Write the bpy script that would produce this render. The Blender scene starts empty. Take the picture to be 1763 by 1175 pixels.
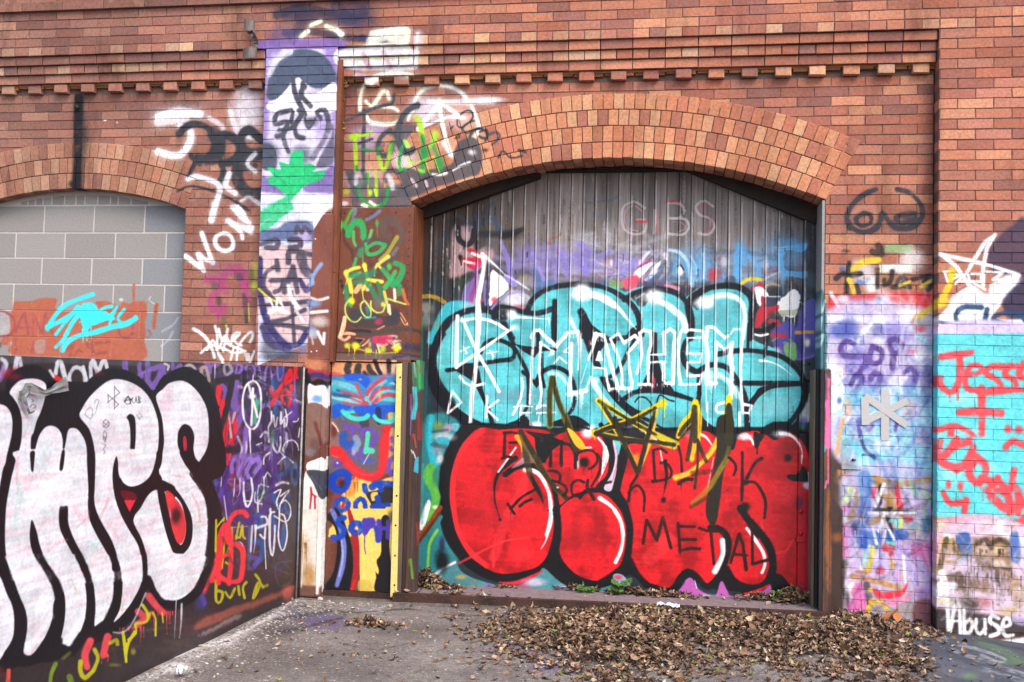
import bpy, math, random
import numpy as np
R = math.radians
rng = np.random.default_rng(7)
random.seed(7)
scene = bpy.context.scene
COL = scene.collection

# ------------------------------------------------------------------ camera
CAM = np.array([0.0, -6.597, 1.394]); FPX = 1747.8; YAW, PIT, ROL = -.159, .048, -.025
_cy, _sy, _cp, _sp, _cr, _sr = math.cos(YAW), math.sin(YAW), math.cos(PIT), math.sin(PIT), math.cos(ROL), math.sin(ROL)
_X1 = np.array([_cy, -_sy, 0]); _U1 = np.array([-_sp*_sy, -_sp*_cy, _cp]); FWD = np.array([_cp*_sy, _cp*_cy, _sp])
RIGHT = _cr*_X1 - _sr*_U1; UP = _sr*_X1 + _cr*_U1
from mathutils import Matrix, Vector
cd = bpy.data.cameras.new('camera'); cam = bpy.data.objects.new('camera', cd); COL.objects.link(cam)
cam.matrix_world = Matrix([[RIGHT[0], UP[0], -FWD[0], CAM[0]], [RIGHT[1], UP[1], -FWD[1], CAM[1]], [RIGHT[2], UP[2], -FWD[2], CAM[2]], [0, 0, 0, 1]])
cd.sensor_width = 36; cd.lens = FPX*36/1763; cd.clip_end = 500; cd.clip_start = .05
scene.camera = cam

# ------------------------------------------------------------------ light
SUN_EL, SUN_AZ = R(50), R(142)        # azimuth the light comes from, measured from +Y clockwise
w = bpy.data.worlds.new('World'); scene.world = w; w.use_nodes = True
nt = w.node_tree; bg = nt.nodes['Background']
sky = nt.nodes.new('ShaderNodeTexSky'); sky.sky_type = 'NISHITA'; sky.sun_disc = False
sky.sun_elevation = SUN_EL; sky.sun_rotation = SUN_AZ; sky.air_density = 1.0; sky.dust_density = 4.0; sky.ozone_density = 1.0
nt.links.new(sky.outputs[0], bg.inputs[0]); bg.inputs[1].default_value = .15
sd = bpy.data.lights.new('sun', 'SUN'); sd.energy = .95; sd.angle = R(30); sd.color = (1, .94, .86)
so = bpy.data.objects.new('sun', sd); COL.objects.link(so)
_d = Vector((math.sin(SUN_AZ)*math.cos(SUN_EL), math.cos(SUN_AZ)*math.cos(SUN_EL), math.sin(SUN_EL)))
so.rotation_euler = _d.to_track_quat('Z', 'Y').to_euler(); so.location = (0, -10, 12)
scene.view_settings.view_transform = 'Standard'; scene.view_settings.look = 'None'
scene.view_settings.exposure = 1.13; scene.view_settings.gamma = 1

# ------------------------------------------------------------------ pixel <-> surface helpers (a tape measure: photo pixel to a point on a plane)
def ray(px, py):
    x = (np.asarray(px, float)-881.5)/FPX; y = -(np.asarray(py, float)-587.5)/FPX
    return x[..., None]*RIGHT + y[..., None]*UP + FWD
def hit(px, py, O, N):
    d = ray(px, py); t = ((O-CAM)@N)/(d@N); return CAM + t[..., None]*d
def AT(px, py, Y): return hit(px, py, np.array([0, Y, 0.]), np.array([0, 1., 0]))
def AX(px, py, Y): return float(AT(px, py, Y)[0])
def AZ(px, py, Y): return float(AT(px, py, Y)[2])
def GR(px, py, z=0.): return hit(px, py, np.array([0, 0, z]), np.array([0, 0, 1.]))
def topix(P):
    v = P-CAM; z = v@FWD; return 881.5+FPX*(v@RIGHT)/z, 587.5-FPX*(v@UP)/z

# ------------------------------------------------------------------ noise
def vnoise(h, w, cell, seed, cw=None):
    r = np.random.default_rng(seed); ch = max(1, cell); cw = max(1, cw or cell)
    gh, gw = int(h/ch)+3, int(w/cw)+3; g = r.random((gh, gw)).astype(np.float32)
    y = np.arange(h)/ch; x = np.arange(w)/cw; iy = y.astype(int); ix = x.astype(int)
    fy = (y-iy); fx = (x-ix); fy = (fy*fy*(3-2*fy))[:, None]; fx = (fx*fx*(3-2*fx))[None]
    a = g[iy][:, ix]; b = g[iy][:, ix+1]; c = g[iy+1][:, ix]; d = g[iy+1][:, ix+1]
    return ((a*(1-fx)+b*fx)*(1-fy)+(c*(1-fx)+d*fx)*fy).astype(np.float32)
def fbm(h, w, cell, seed, n=4, cw=None):
    o = np.zeros((h, w), np.float32); s = 0; am = 1
    cw = cw or cell
    for i in range(n):
        o += am*vnoise(h, w, max(1, cell/2**i), seed+i, max(1, cw/2**i)); s += am; am *= .55
    return o/s

# ------------------------------------------------------------------ spray paint on a flat surface
def hexc(s): return np.array([int(s[i:i+2], 16)/255 for i in (0, 2, 4)], np.float32)
def s2l(c): c = np.asarray(c, float); return np.where(c <= .04045, c/12.92, ((c+.055)/1.055)**2.4)
def l2s(c): c = np.asarray(c, float); return np.where(c <= .0031308, c*12.92, 1.055*np.maximum(c, 1e-9)**(1/2.4)-.055)
LITE = 1.12
class Canvas:
    """paint layer measured in metres on a plane: origin O, axes U, V, size w x h"""
    def __init__(s, name, O, U, V, w, h, ppm):
        s.name = name; s.O = np.array(O, float); s.U = np.array(U, float); s.V = np.array(V, float); s.w = w; s.h = h; s.ppm = ppm
        s.W, s.H = int(w*ppm), int(h*ppm); s.N = np.cross(s.U, s.V)
        s.c = np.zeros((s.H, s.W, 3), np.float32); s.a = np.zeros((s.H, s.W), np.float32)
        uu = (np.arange(s.W)+.5)/ppm; vv = (np.arange(s.H)+.5)/ppm
        P = s.O + uu[None, :, None]*s.U + vv[:, None, None]*s.V
        px, py = topix(P); s.PX = px.astype(np.float32); s.PY = py.astype(np.float32)
        s.n1 = fbm(s.H, s.W, 3, 11, 2); s.n2 = fbm(s.H, s.W, 40, 23, 5); s.n3 = fbm(s.H, s.W, 8, 37, 3)
        s.ns = fbm(s.H, s.W, 5, 51, 3, 70); s.nb = fbm(s.H, s.W, 7, 77, 3, 50); s.nc = fbm(s.H, s.W, 40, 91, 4, 26)
        s.wh = np.random.default_rng(5).random((s.H, s.W)).astype(np.float32)
    def idx(s, px, py):
        P = hit(px, py, s.O, s.N)-s.O; return (P@s.U)*s.ppm, (P@s.V)*s.ppm
    def win(s, x0, y0, x1, y1):
        j, i = s.idx(np.array([x0, x1, x0, x1]), np.array([y0, y0, y1, y1]))
        return max(0, int(i.min())-1), min(s.H, int(i.max())+2), max(0, int(j.min())-1), min(s.W, int(j.max())+2)
    def comp(s, w, a, col):
        i0, i1, j0, j1 = w
        if i1 <= i0 or j1 <= j0: return
        da = s.a[i0:i1, j0:j1]; dc = s.c[i0:i1, j0:j1]; oa = a+da*(1-a)
        s.c[i0:i1, j0:j1] = (col*a[..., None]+dc*(da*(1-a))[..., None])/np.maximum(oa, 1e-5)[..., None]
        s.a[i0:i1, j0:j1] = oa
    def stroke(s, pts, w, col, a=1., soft=None, line=False, taper=0, mist=0, rough=0, dry=0, closed=False):
        pts = np.array(pts, float)
        if closed: pts = np.vstack([pts, pts[:1]])
        if len(pts) == 1: pts = np.vstack([pts, pts+.01])
        if not line and len(pts) > 2:
            q = [pts[0]]; E = np.vstack([2*pts[0]-pts[1], pts, 2*pts[-1]-pts[-2]])
            for k in range(1, len(E)-2):
                p0, p1, p2, p3 = E[k-1:k+3]; n = int(max(2, min(12, np.hypot(*(p2-p1))/5)))
                for t in np.arange(1, n+1)/n:
                    q.append(.5*((2*p1)+(-p0+p2)*t+(2*p0-5*p1+4*p2-p3)*t*t+(-p0+3*p1-3*p2+p3)*t**3))
            pts = np.array(q)
        r = w/2; soft = (.6+.10*w) if soft is None else soft
        n = len(pts)-1; tt = np.linspace(0, 1, len(pts))
        rad = np.full(len(pts), r)
        if taper == 1: rad = r*(1-.85*tt)
        elif taper == 2: rad = r*(.25+.75*np.sin(np.pi*np.clip(tt, 0, 1)))
        elif taper == 3: rad = r*(.15+.85*tt)
        r0_ = random.Random(int(pts[0][0]*13+pts[0][1]*7)); ph = r0_.uniform(0, 6.3); seg = np.concatenate([[0], np.cumsum(np.hypot(*np.diff(pts, axis=0).T))])
        rad = rad*(1+.10*np.sin(seg/max(5., w*2.2)+ph)+.06*np.sin(seg/max(2., w*.9)+ph*2))
        if s.name in 'FP' and w > 3 and not mist: mist = w*.12
        pad = r*1.2+soft+1.5+mist*3
        lo = pts.min(0)-pad; hi = pts.max(0)+pad
        i0, i1, j0, j1 = s.win(lo[0], lo[1], hi[0], hi[1])
        if i1 <= i0 or j1 <= j0: return
        D = np.full((i1-i0, j1-j0), 99., np.float32)
        for k in range(n):
            A, B = pts[k], pts[k+1]; l = np.minimum(A, B)-pad; h = np.maximum(A, B)+pad
            a0, a1, b0, b1 = s.win(l[0], l[1], h[0], h[1]); a0 = max(a0, i0); b0 = max(b0, j0); a1 = min(a1, i1); b1 = min(b1, j1)
            if a1 <= a0 or b1 <= b0: continue
            X = s.PX[a0:a1, b0:b1]-A[0]; Y = s.PY[a0:a1, b0:b1]-A[1]; d = B-A; L = max(d@d, 1e-6)
            t = np.clip((X*d[0]+Y*d[1])/L, 0, 1)
            dd = np.hypot(X-t*d[0], Y-t*d[1])-(rad[k]*(1-t)+rad[k+1]*t)
            v = D[a0-i0:a1-i0, b0-j0:b1-j0]; np.minimum(v, dd, out=v)
        if rough: D += (s.n3[i0:i1, j0:j1]-.5)*rough*2
        D += (s.n1[i0:i1, j0:j1]-.5)*min(1.2, .1*w)
        x = np.clip(.5-D/(2*soft), 0, 1); al = x*x*(3-2*x)*a
        al = al*(1-.30*np.clip((s.n3[i0:i1, j0:j1]-.52)*4, 0, 1)*np.clip((s.n2[i0:i1, j0:j1]-.4)*5, 0, 1))
        if dry: al *= np.clip(1.3-dry*1.6*s.n1[i0:i1, j0:j1]-dry*.6*s.n3[i0:i1, j0:j1], 0, 1)
        if mist:
            m = np.exp(-np.maximum(D, 0)/mist)*.5*a*(.35+1.1*(s.wh[i0:i1, j0:j1] > .55)); al = np.maximum(al, np.clip(m*.8, 0, 1))
        s.comp((i0, i1, j0, j1), al.astype(np.float32), col)
    def poly(s, pts, col, a=1., soft=1., rough=0, dry=0, line=False, tex=0, col2=None, tint=0):
        pts = np.array(pts, float)
        if not line and len(pts) > 3:
            q = []; N = len(pts)
            for k in range(N):
                p0, p1, p2, p3 = pts[(k-1) % N], pts[k], pts[(k+1) % N], pts[(k+2) % N]
                for t in (0, .25, .5, .75): q.append(.5*((2*p1)+(-p0+p2)*t+(2*p0-5*p1+4*p2-p3)*t*t+(-p0+3*p1-3*p2+p3)*t**3))
            pts = np.array(q)
        pad = soft*2+2; lo = pts.min(0)-pad; hi = pts.max(0)+pad
        W = i0, i1, j0, j1 = s.win(lo[0], lo[1], hi[0], hi[1])
        if i1 <= i0 or j1 <= j0: return
        X = s.PX[i0:i1, j0:j1]; Y = s.PY[i0:i1, j0:j1]; ins = np.zeros(X.shape, bool); D = np.full(X.shape, 1e9, np.float32)
        if rough:
            X = X+(s.n3[i0:i1, j0:j1]-.5)*rough*3; Y = Y+(s.n2[i0:i1, j0:j1]-.5)*rough*3
        N = len(pts)
        for k in range(N):
            A, B = pts[k], pts[(k+1) % N]; d = B-A
            if abs(d[1]) > 1e-9:
                c = ((A[1] > Y) != (B[1] > Y)); ins ^= c & (X < d[0]*(Y-A[1])/d[1]+A[0])
            t = np.clip(((X-A[0])*d[0]+(Y-A[1])*d[1])/max(d@d, 1e-6), 0, 1)
            np.minimum(D, np.hypot(X-A[0]-t*d[0], Y-A[1]-t*d[1]), out=D)
        D = np.where(ins, -D, D); x = np.clip(.5-D/(2*max(soft, .4)), 0, 1); al = x*x*(3-2*x)*a
        if dry: al = al*np.clip(1.3-dry*1.6*s.n1[i0:i1, j0:j1]-dry*.8*s.n2[i0:i1, j0:j1], 0, 1)
        cc = col
        if tex:
            t = np.clip(((s.n2[i0:i1, j0:j1]-.5)*2.2+(s.ns[i0:i1, j0:j1]-.5)*.7+(s.nc[i0:i1, j0:j1]-.5)*1.8)*tex*1.6+.25, 0, 1)[..., None]; cc = col*(1-t)+(col2 if col2 is not None else col*.7)*t
        if tint:
            g = lambda q, lo, k, m: (np.clip((q[i0:i1, j0:j1]-lo)*k, 0, 1)*m)[..., None]
            cc = np.broadcast_to(col, al.shape+(3,))
            for q, lo, k_, m, c2 in ((s.ns, .52, 5, .55, 'c2bccc'), (s.nb*.6+s.nc*.4, .52, 7, .55, 'e2a4b4'), (s.nc*.6+(1-s.nb)*.4, .54, 8, .5, 'a8d0d0'), (1-s.ns, .55, 6, .8, 'fcfbff')):
                t = g(q, lo, k_, m*tint); cc = cc*(1-t)+hexc(c2)*t
        s.comp(W, al.astype(np.float32), cc)
    def blob(s, x, y, rx, ry, col, a=1.):
        W = i0, i1, j0, j1 = s.win(x-rx*1.7, y-ry*1.7, x+rx*1.7, y+ry*1.7)
        if i1 <= i0 or j1 <= j0: return
        q = np.hypot((s.PX[i0:i1, j0:j1]-x)/rx, (s.PY[i0:i1, j0:j1]-y)/ry)+(s.n3[i0:i1, j0:j1]-.5)*.35
        t = np.clip((1.45-q)/1.1, 0, 1); al = t*t*(3-2*t)*a
        al = al*np.clip(1.12-.3*s.wh[i0:i1, j0:j1]*(al < .8*a), 0, 1)
        s.comp(W, np.clip(al, 0, 1).astype(np.float32), col)
    def image(s):
        im = bpy.data.images.new('paint_'+s.name, s.W, s.H, alpha=True)
        im.alpha_mode = 'CHANNEL_PACKED'
        c = s.c*(1+.16*(s.n1-.5)[..., None]+.16*(s.n2-.5)[..., None]+.04*(s.wh-.5)[..., None])
        lin = np.clip(s2l(np.clip(c, 0, 1))/LITE, .006, .86)
        px = np.ones((s.H, s.W, 4), np.float32); px[..., :3] = l2s(lin); px[..., 3] = np.clip(s.a, 0, 1)
        im.pixels.foreach_set(px.ravel()); im.update(); im.pack(); return im
    def uv(s, P):
        q = P-s.O; return (q@s.U)/s.w, (q@s.V)/s.h

def draw(cv, ox, oy, k, text):
    for line in text.strip().splitlines():
        line = line.split('#')[0].split()
        if not line: continue
        op, col = line[0], hexc(line[1]); pts = []; o = {}; nums = []
        for t in line[2:]:
            if '=' in t: a, b = t.split('='); o[a] = float(b)
            elif ',' in t: pts.append(tuple(float(v) for v in t.split(',')))
            elif t == 'l': o['line'] = True
            elif t == 'c': o['closed'] = True
            else: nums.append(float(t))
        P = [(ox+x/k, oy+y/k) for x, y in pts]
        al = o.pop('a', 1.)
        for key in ('soft', 'mist', 'rough'):
            if key in o: o[key] /= k
        if op == 's': cv.stroke(P, nums[0]/k, col, al, o.get('soft'), o.get('line', False), int(o.get('t', 0)), o.get('mist', 0), o.get('rough', 0), o.get('dry', 0), o.get('closed', False))
        elif op == 'p': cv.poly(P, col, al, o.get('soft', 1.), o.get('rough', 0), o.get('dry', 0), o.get('line', False), o.get('tex', 0), tint=o.get('tint', 0))
        elif op == 'e': cv.blob(P[0][0], P[0][1], pts[1][0]/k, pts[1][1]/k, col, al)
        elif op == 'd':   # drips: x0,y0 x1,y1  len n width
            (x0, y0), (x1, y1) = P; r = random.Random(int(x0*7+y0*3))
            for q in range(max(1, int(nums[1]*.75))):
                t = r.random(); x = x0+(x1-x0)*t; y = y0+(y1-y0)*t; L = nums[0]/k*(.12+.95*r.random()**2.4); ww = nums[2]/k*(.55+.8*r.random())
                cv.stroke([(x, y), (x+r.uniform(-.3, .3), y+L*.5), (x+r.uniform(-.6, .6), y+L)], ww, col, al, .5, False, 1); cv.stroke([(x+r.uniform(-.3, .3), y+L), (x, y+L+ww*.5)], ww*.9, col, al*.9, .5, True)
        elif op == 'z':   # restless scribble in a box: x0,y0 x1,y1 n width
            (x0, y0), (x1, y1) = P; r = random.Random(int(x0*5+y0))
            for q in range(int(nums[0])):
                cx, cy = r.uniform(x0, x1), r.uniform(y0, y1); sx, sy = (x1-x0)*.22, (y1-y0)*.22
                cv.stroke([(cx+r.uniform(-sx, sx), cy+r.uniform(-sy, sy)) for _ in range(r.randint(3, 5))], nums[1]/k*r.uniform(.6, 1.4), col, al*r.uniform(.5, 1), .5+nums[1]/k*.35, False, r.choice([0, 2, 1]), dry=.45)
# ------------------------------------------------------------------ mesh helpers
class MB:
    def __init__(s): s.v = []; s.f = []; s.c = []
    def face(s, pts, col=(1, 1, 1)):
        n = len(s.v); s.v += [tuple(p) for p in pts]; s.f.append(tuple(range(n, n+len(pts)))); s.c.append(col)
    def box(s, x0, x1, y0, y1, z0, z1, col=(1, 1, 1), b=0.):
        s.prism([(x0, z0), (x1, z0), (x1, z1), (x0, z1)], y0, y1, col, b)
    def prism(s, q, yf, yb, col=(1, 1, 1), b=.002, sides=True, tilt=0):
        """outline q in x-z (counter-clockwise seen from the street), front at yf, back at yb, chamfer b"""
        q = [np.array(p, float) for p in q]; c = sum(q)/len(q); n = len(s.v); N = len(q)
        ins = []
        for p in q:
            d = c-p; L = np.hypot(*d); ins.append(p+d/L*b*1.4 if b else p)
        s.v += [(p[0], yf+tilt*(k-1.5)*.0006, p[1]) for k, p in enumerate(ins)]
        if b: s.v += [(p[0], yf+b, p[1]) for p in q]
        s.v += [(p[0], yb, p[1]) for p in q]
        s.f.append(tuple(range(n, n+N))); s.c.append(col); m = n
        for lay in range(2 if b else 1):
            for k in range(N):
                k2 = (k+1) % N; s.f.append((m+k2, m+k, m+N+k, m+N+k2)); s.c.append(col)
            m += N
    def tube(s, pts, r, n=8, col=(1, 1, 1), rads=None, cap=True):
        pts = [Vector(p) for p in pts]; base = len(s.v); prev = None
        for i, p in enumerate(pts):
            d = (pts[min(i+1, len(pts)-1)]-pts[max(i-1, 0)]).normalized()
            a = d.orthogonal().normalized() if prev is None else (prev-d*prev.dot(d)).normalized(); prev = a; b = d.cross(a)
            rr = r if rads is None else rads[i]
            for k in range(n):
                t = 2*math.pi*k/n; s.v.append(tuple(p+(a*math.cos(t)+b*math.sin(t))*rr))
        for i in range(len(pts)-1):
            for k in range(n):
                k2 = (k+1) % n; A = base+i*n; s.f.append((A+k, A+k2, A+n+k2, A+n+k)); s.c.append(col)
        if cap:
            s.f.append(tuple(base+k for k in reversed(range(n)))); s.c.append(col)
            s.f.append(tuple(base+(len(pts)-1)*n+k for k in range(n))); s.c.append(col)
    def dome(s, c, r, h, n=10, axis='y', col=(1, 1, 1)):
        """low rounded head (rivet, bolt) standing out towards the street"""
        rings = [(1, 0), (.85, .55), (.5, .88)]; base = len(s.v); x, y, z = c
        for rr, hh in rings:
            for k in range(n):
                t = 2*math.pi*k/n; s.v.append((x+r*rr*math.cos(t), y-h*hh, z+r*rr*math.sin(t)))
        s.v.append((x, y-h, z))
        for i in range(2):
            for k in range(n):
                k2 = (k+1) % n; A = base+i*n; s.f.append((A+k, A+k2, A+n+k2, A+n+k)); s.c.append(col)
        for k in range(n): s.f.append((base+2*n+k, base+2*n+(k+1) % n, base+3*n)); s.c.append(col)
    def build(s, name, mat, parent=None, cv=None, smooth=False, loc=None):
        V = np.array(s.v, float); me = bpy.data.meshes.new(name)
        off = np.array(parent.location) if parent is not None else (np.array(loc, float) if loc is not None else np.zeros(3))
        if parent is not None and parent.parent is not None: off = off+np.array(parent.parent.location)
        me.from_pydata([tuple(p) for p in V-off], [], s.f)
        if cv is not None:
            u, v = cv.uv(V); li = np.zeros(len(me.loops), np.int32); me.loops.foreach_get('vertex_index', li)
            uvl = me.uv_layers.new(name='UVMap'); uvl.data.foreach_set('uv', np.stack([u[li], v[li]], 1).astype(np.float32).ravel())
        at = me.attributes.new('Col', 'FLOAT_COLOR', 'FACE'); c = np.ones((len(s.f), 4), np.float32); c[:, :3] = np.array(s.c, np.float32)
        at.data.foreach_set('color', c.ravel())
        if smooth: me.polygons.foreach_set('use_smooth', [True]*len(me.polygons))
        me.materials.append(mat); me.update()
        o = bpy.data.objects.new(name, me); COL.objects.link(o)
        if parent is not None: o.parent = parent
        elif loc is not None: o.location = loc
        return o
def tag(o, label, cat=None, group=None, kind=None):
    if label: o['label'] = label
    if cat: o['category'] = cat
    if group: o['group'] = group
    if kind: o['kind'] = kind
    return o
def thing(name, loc, label, cat, group=None):
    o = bpy.data.objects.new(name, None); COL.objects.link(o); o.location = loc; o.empty_display_size = .1
    return tag(o, label, cat, group, 'thing')
def struct(o): o['kind'] = 'structure'; return o
def L(*c):   # display colour 0-255 -> albedo
    return tuple(float(x) for x in np.clip(s2l(np.array(c)/255.)/LITE, .004, .86))

# ------------------------------------------------------------------ materials
def newmat(name):
    m = bpy.data.materials.new(name); m.use_nodes = True; return m, m.node_tree, m.node_tree.nodes['Principled BSDF']
def nd(nt, t, **kw):
    n = nt.nodes.new(t)
    for k, v in kw.items(): setattr(n, k, v)
    return n
def mixc(nt, a, b, f, mode='MIX'):
    m = nd(nt, 'ShaderNodeMix', data_type='RGBA', blend_type=mode)
    for s_, v in ((m.inputs[0], f), (m.inputs[6], a), (m.inputs[7], b)):
        if isinstance(v, (int, float)): s_.default_value = v
        elif isinstance(v, tuple): s_.default_value = (*v[:3], 1)
        else: nt.links.new(v, s_)
    return m.outputs[2]
def noise(nt, scale, detail=4, rough=.55, vec=None, stretch=None):
    n = nd(nt, 'ShaderNodeTexNoise'); n.inputs['Scale'].default_value = scale; n.inputs['Detail'].default_value = detail; n.inputs['Roughness'].default_value = rough
    if vec is None: vec = POS(nt)
    if stretch:
        mp = nd(nt, 'ShaderNodeMapping'); mp.inputs['Scale'].default_value = stretch; nt.links.new(vec, mp.inputs[0]); vec = mp.outputs[0]
    nt.links.new(vec, n.inputs['Vector']); return n.outputs[0]
def POS(nt):
    g = nt.nodes.get('GEO') or nd(nt, 'ShaderNodeNewGeometry', name='GEO'); return g.outputs['Position']
def ramp(nt, v, stops):
    r = nd(nt, 'ShaderNodeValToRGB'); nt.links.new(v, r.inputs[0]); e = r.color_ramp.elements
    while len(e) < len(stops): e.new(.5)
    for k, (p, c) in enumerate(stops):
        e[k].position = p; e[k].color = (*((c,)*3 if isinstance(c, (int, float)) else c), 1)
    return r.outputs[0]
def bump(nt, b, h, dist, strength=1.):
    n = nd(nt, 'ShaderNodeBump'); n.inputs['Distance'].default_value = dist; n.inputs['Strength'].default_value = strength; nt.links.new(h, n.inputs['Height'])
    nt.links.new(n.outputs[0], b.inputs['Normal']); return n
def attr(nt, name='Col'):
    a = nd(nt, 'ShaderNodeAttribute', attribute_name=name); return a.outputs['Color']
def painted(name, base, cv=None, rough=.8, prough=.45, spec=.3, bh=None, bd=.001, wear=None, thru=None):
    m, nt, b = newmat(name); c, h = base(nt); b.inputs['Roughness'].default_value = rough; b.inputs['Specular IOR Level'].default_value = spec
    if cv is not None:
        t = nd(nt, 'ShaderNodeTexImage'); t.image = cv.img; t.extension = 'CLIP'; t.interpolation = 'Cubic'
        f = t.outputs['Alpha']
        if wear:
            w_ = ramp(nt, wear(nt), [(.36, .25), (.5, 1.)]); mm = nd(nt, 'ShaderNodeMath', operation='MULTIPLY'); nt.links.new(f, mm.inputs[0]); nt.links.new(w_, mm.inputs[1]); f = mm.outputs[0]
        gn = noise(nt, 300, 3, .6); k1 = nd(nt, 'ShaderNodeMath', operation='SUBTRACT'); k1.inputs[0].default_value = 1.; nt.links.new(f, k1.inputs[1])
        k2 = nd(nt, 'ShaderNodeMath', operation='MULTIPLY'); nt.links.new(f, k2.inputs[0]); nt.links.new(k1.outputs[0], k2.inputs[1])
        k3 = nd(nt, 'ShaderNodeMath', operation='SUBTRACT'); nt.links.new(gn, k3.inputs[0]); k3.inputs[1].default_value = .5
        k4 = nd(nt, 'ShaderNodeMath', operation='MULTIPLY'); nt.links.new(k2.outputs[0], k4.inputs[0]); nt.links.new(k3.outputs[0], k4.inputs[1])
        k5 = nd(nt, 'ShaderNodeMath', operation='MULTIPLY_ADD', use_clamp=True); nt.links.new(k4.outputs[0], k5.inputs[0]); k5.inputs[1].default_value = 9.; nt.links.new(f, k5.inputs[2]); f = k5.outputs[0]
        pc_ = t.outputs['Color']
        if thru: pc_ = mixc(nt, pc_, thru(nt), 1., 'MULTIPLY')
        c = mixc(nt, c, pc_, f)
        mr = nd(nt, 'ShaderNodeMapRange'); nt.links.new(f, mr.inputs[0]); mr.inputs[3].default_value = rough; mr.inputs[4].default_value = prough
        nt.links.new(mr.outputs[0], b.inputs['Roughness'])
    nt.links.new(c, b.inputs['Base Color'])
    if h is not None: bump(nt, b, h, bd)
    return m
def b_brick(nt):
    c = attr(nt); n1 = noise(nt, 55, 5, .7); n2 = noise(nt, 420, 2, .6); n3 = noise(nt, 1.3, 4, .6)
    c = mixc(nt, c, ramp(nt, n1, [(.3, .68), (.7, 1.22)]), 1., 'MULTIPLY')
    c = mixc(nt, c, ramp(nt, n2, [(.34, .35), (.43, 1.), (.62, 1.), (.70, 1.35)]), .8, 'MULTIPLY')
    c = mixc(nt, c, ramp(nt, n3, [(.35, .84), (.65, 1.08)]), 1., 'MULTIPLY')
    c = mixc(nt, c, ramp(nt, noise(nt, 5, 6, .6, stretch=(1, 1, .16)), [(.28, .50), (.46, 1.)]), 1., 'MULTIPLY')
    sz = nd(nt, 'ShaderNodeSeparateXYZ'); nt.links.new(POS(nt), sz.inputs[0]); mg = nd(nt, 'ShaderNodeMapRange'); nt.links.new(sz.outputs[2], mg.inputs[0]); mg.inputs[1].default_value = .30; mg.inputs[2].default_value = 0.; mg.inputs[3].default_value = 0.; mg.inputs[4].default_value = .8
    c = mixc(nt, c, mixc(nt, c, (.35, .32, .30), 1., 'MULTIPLY'), mixc(nt, (0, 0, 0), mg.outputs[0], ramp(nt, noise(nt, 14, 6, .7), [(.4, 0.), (.6, 1.)])))
    c = mixc(nt, c, L(214, 190, 176), ramp(nt, noise(nt, 3.4, 6, .7), [(.60, 0.), (.78, .30)]))
    return c, n1
def t_brick(nt):   # the paint film dulls and breaks over the rough brick
    return mixc(nt, ramp(nt, noise(nt, 30, 5, .7), [(.3, .80), (.65, 1.06)]), mixc(nt, (1, 1, 1), ramp(nt, noise(nt, 360, 2, .6), [(.34, .55), (.42, 1.)]), .8, 'MULTIPLY'), 1., 'MULTIPLY')
def t_wood(nt): return ramp(nt, noise(nt, 50, 6, .7, stretch=(1, 1, .05)), [(.30, .62), (.44, 1.), (.7, 1.05)])
def t_sheet(nt): return ramp(nt, noise(nt, 12, 6, .7), [(.3, .86), (.65, 1.06)])
def b_flat(col, sc=30, amt=.2, det=5):
    def f(nt):
        n1 = noise(nt, sc, det, .65); return mixc(nt, col, ramp(nt, n1, [(.3, 1-amt), (.7, 1+amt)]), 1., 'MULTIPLY'), n1
    return f
def b_attr(sc=30, amt=.2, stretch=None):
    def f(nt):
        n1 = noise(nt, sc, 5, .65, stretch=stretch); return mixc(nt, attr(nt), ramp(nt, n1, [(.3, 1-amt), (.7, 1+amt)]), 1., 'MULTIPLY'), n1
    return f
def b_rust(c1, c2, c3, sc=6):
    def f(nt):
        n1 = noise(nt, sc, 8, .65, stretch=(1, 1, .4)); n2 = noise(nt, sc*14, 4, .6)
        c = mixc(nt, c1, c2, ramp(nt, n1, [(.42, 0.), (.58, 1.)])); c = mixc(nt, c, c3, ramp(nt, n2, [(.56, 0.), (.68, .7)])); return c, n2
    return f
def b_wood(nt):
    c = attr(nt); n1 = noise(nt, 42, 6, .75, stretch=(1, 1, .035)); n2 = noise(nt, 9, 5, .6, stretch=(1, 1, .12)); n3 = noise(nt, 34, 3, .5, stretch=(1, 1, .22))
    c = mixc(nt, c, ramp(nt, n1, [(.28, .55), (.5, 1.), (.72, 1.35)]), 1., 'MULTIPLY')
    c = mixc(nt, c, ramp(nt, n2, [(.3, .75), (.7, 1.2)]), 1., 'MULTIPLY')
    c = mixc(nt, c, L(222, 220, 222), ramp(nt, n3, [(.68, 0.), (.76, .6)]))
    return c, n1

# ------------------------------------------------------------------ paint layers (empty; painted at the end)
X_, Z_ = (1, 0, 0), (0, 0, 1)
CV = {}
def canvas(k, *a):
    c = Canvas(k, *a); CV[k] = c; c.img = bpy.data.images.new('paint_'+k, 8, 8, alpha=True); return c
cF = canvas('F', (-5.3, 0, -.05), X_, Z_, 7.0, 3.85, 235)
cP = canvas('P', (-5.3, -.11, -.05), X_, Z_, 8.0, 4.5, 235)
cD = canvas('D', (-1.85, .3, 0), X_, Z_, 2.85, 3.0, 300)
cB = canvas('B', (-5.2, .1, 1.3), X_, Z_, 1.9, 1.5, 220)
cS = canvas('S', (-2.36, -.03, -.02), X_, Z_, .78, 2.8, 270)
_pu = np.array([.034, 1, 0]); _pu = _pu/np.linalg.norm(_pu)
def panx(y): return -2.42+.034*(y+.15)
cL = canvas('L', (panx(-3.6), -3.6, -.06), _pu, Z_, 3.45, 1.75, 290)
cG = canvas('G', (-4, -3.6, 0), X_, (0, 1, 0), 8, 3.7, 130)

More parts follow.
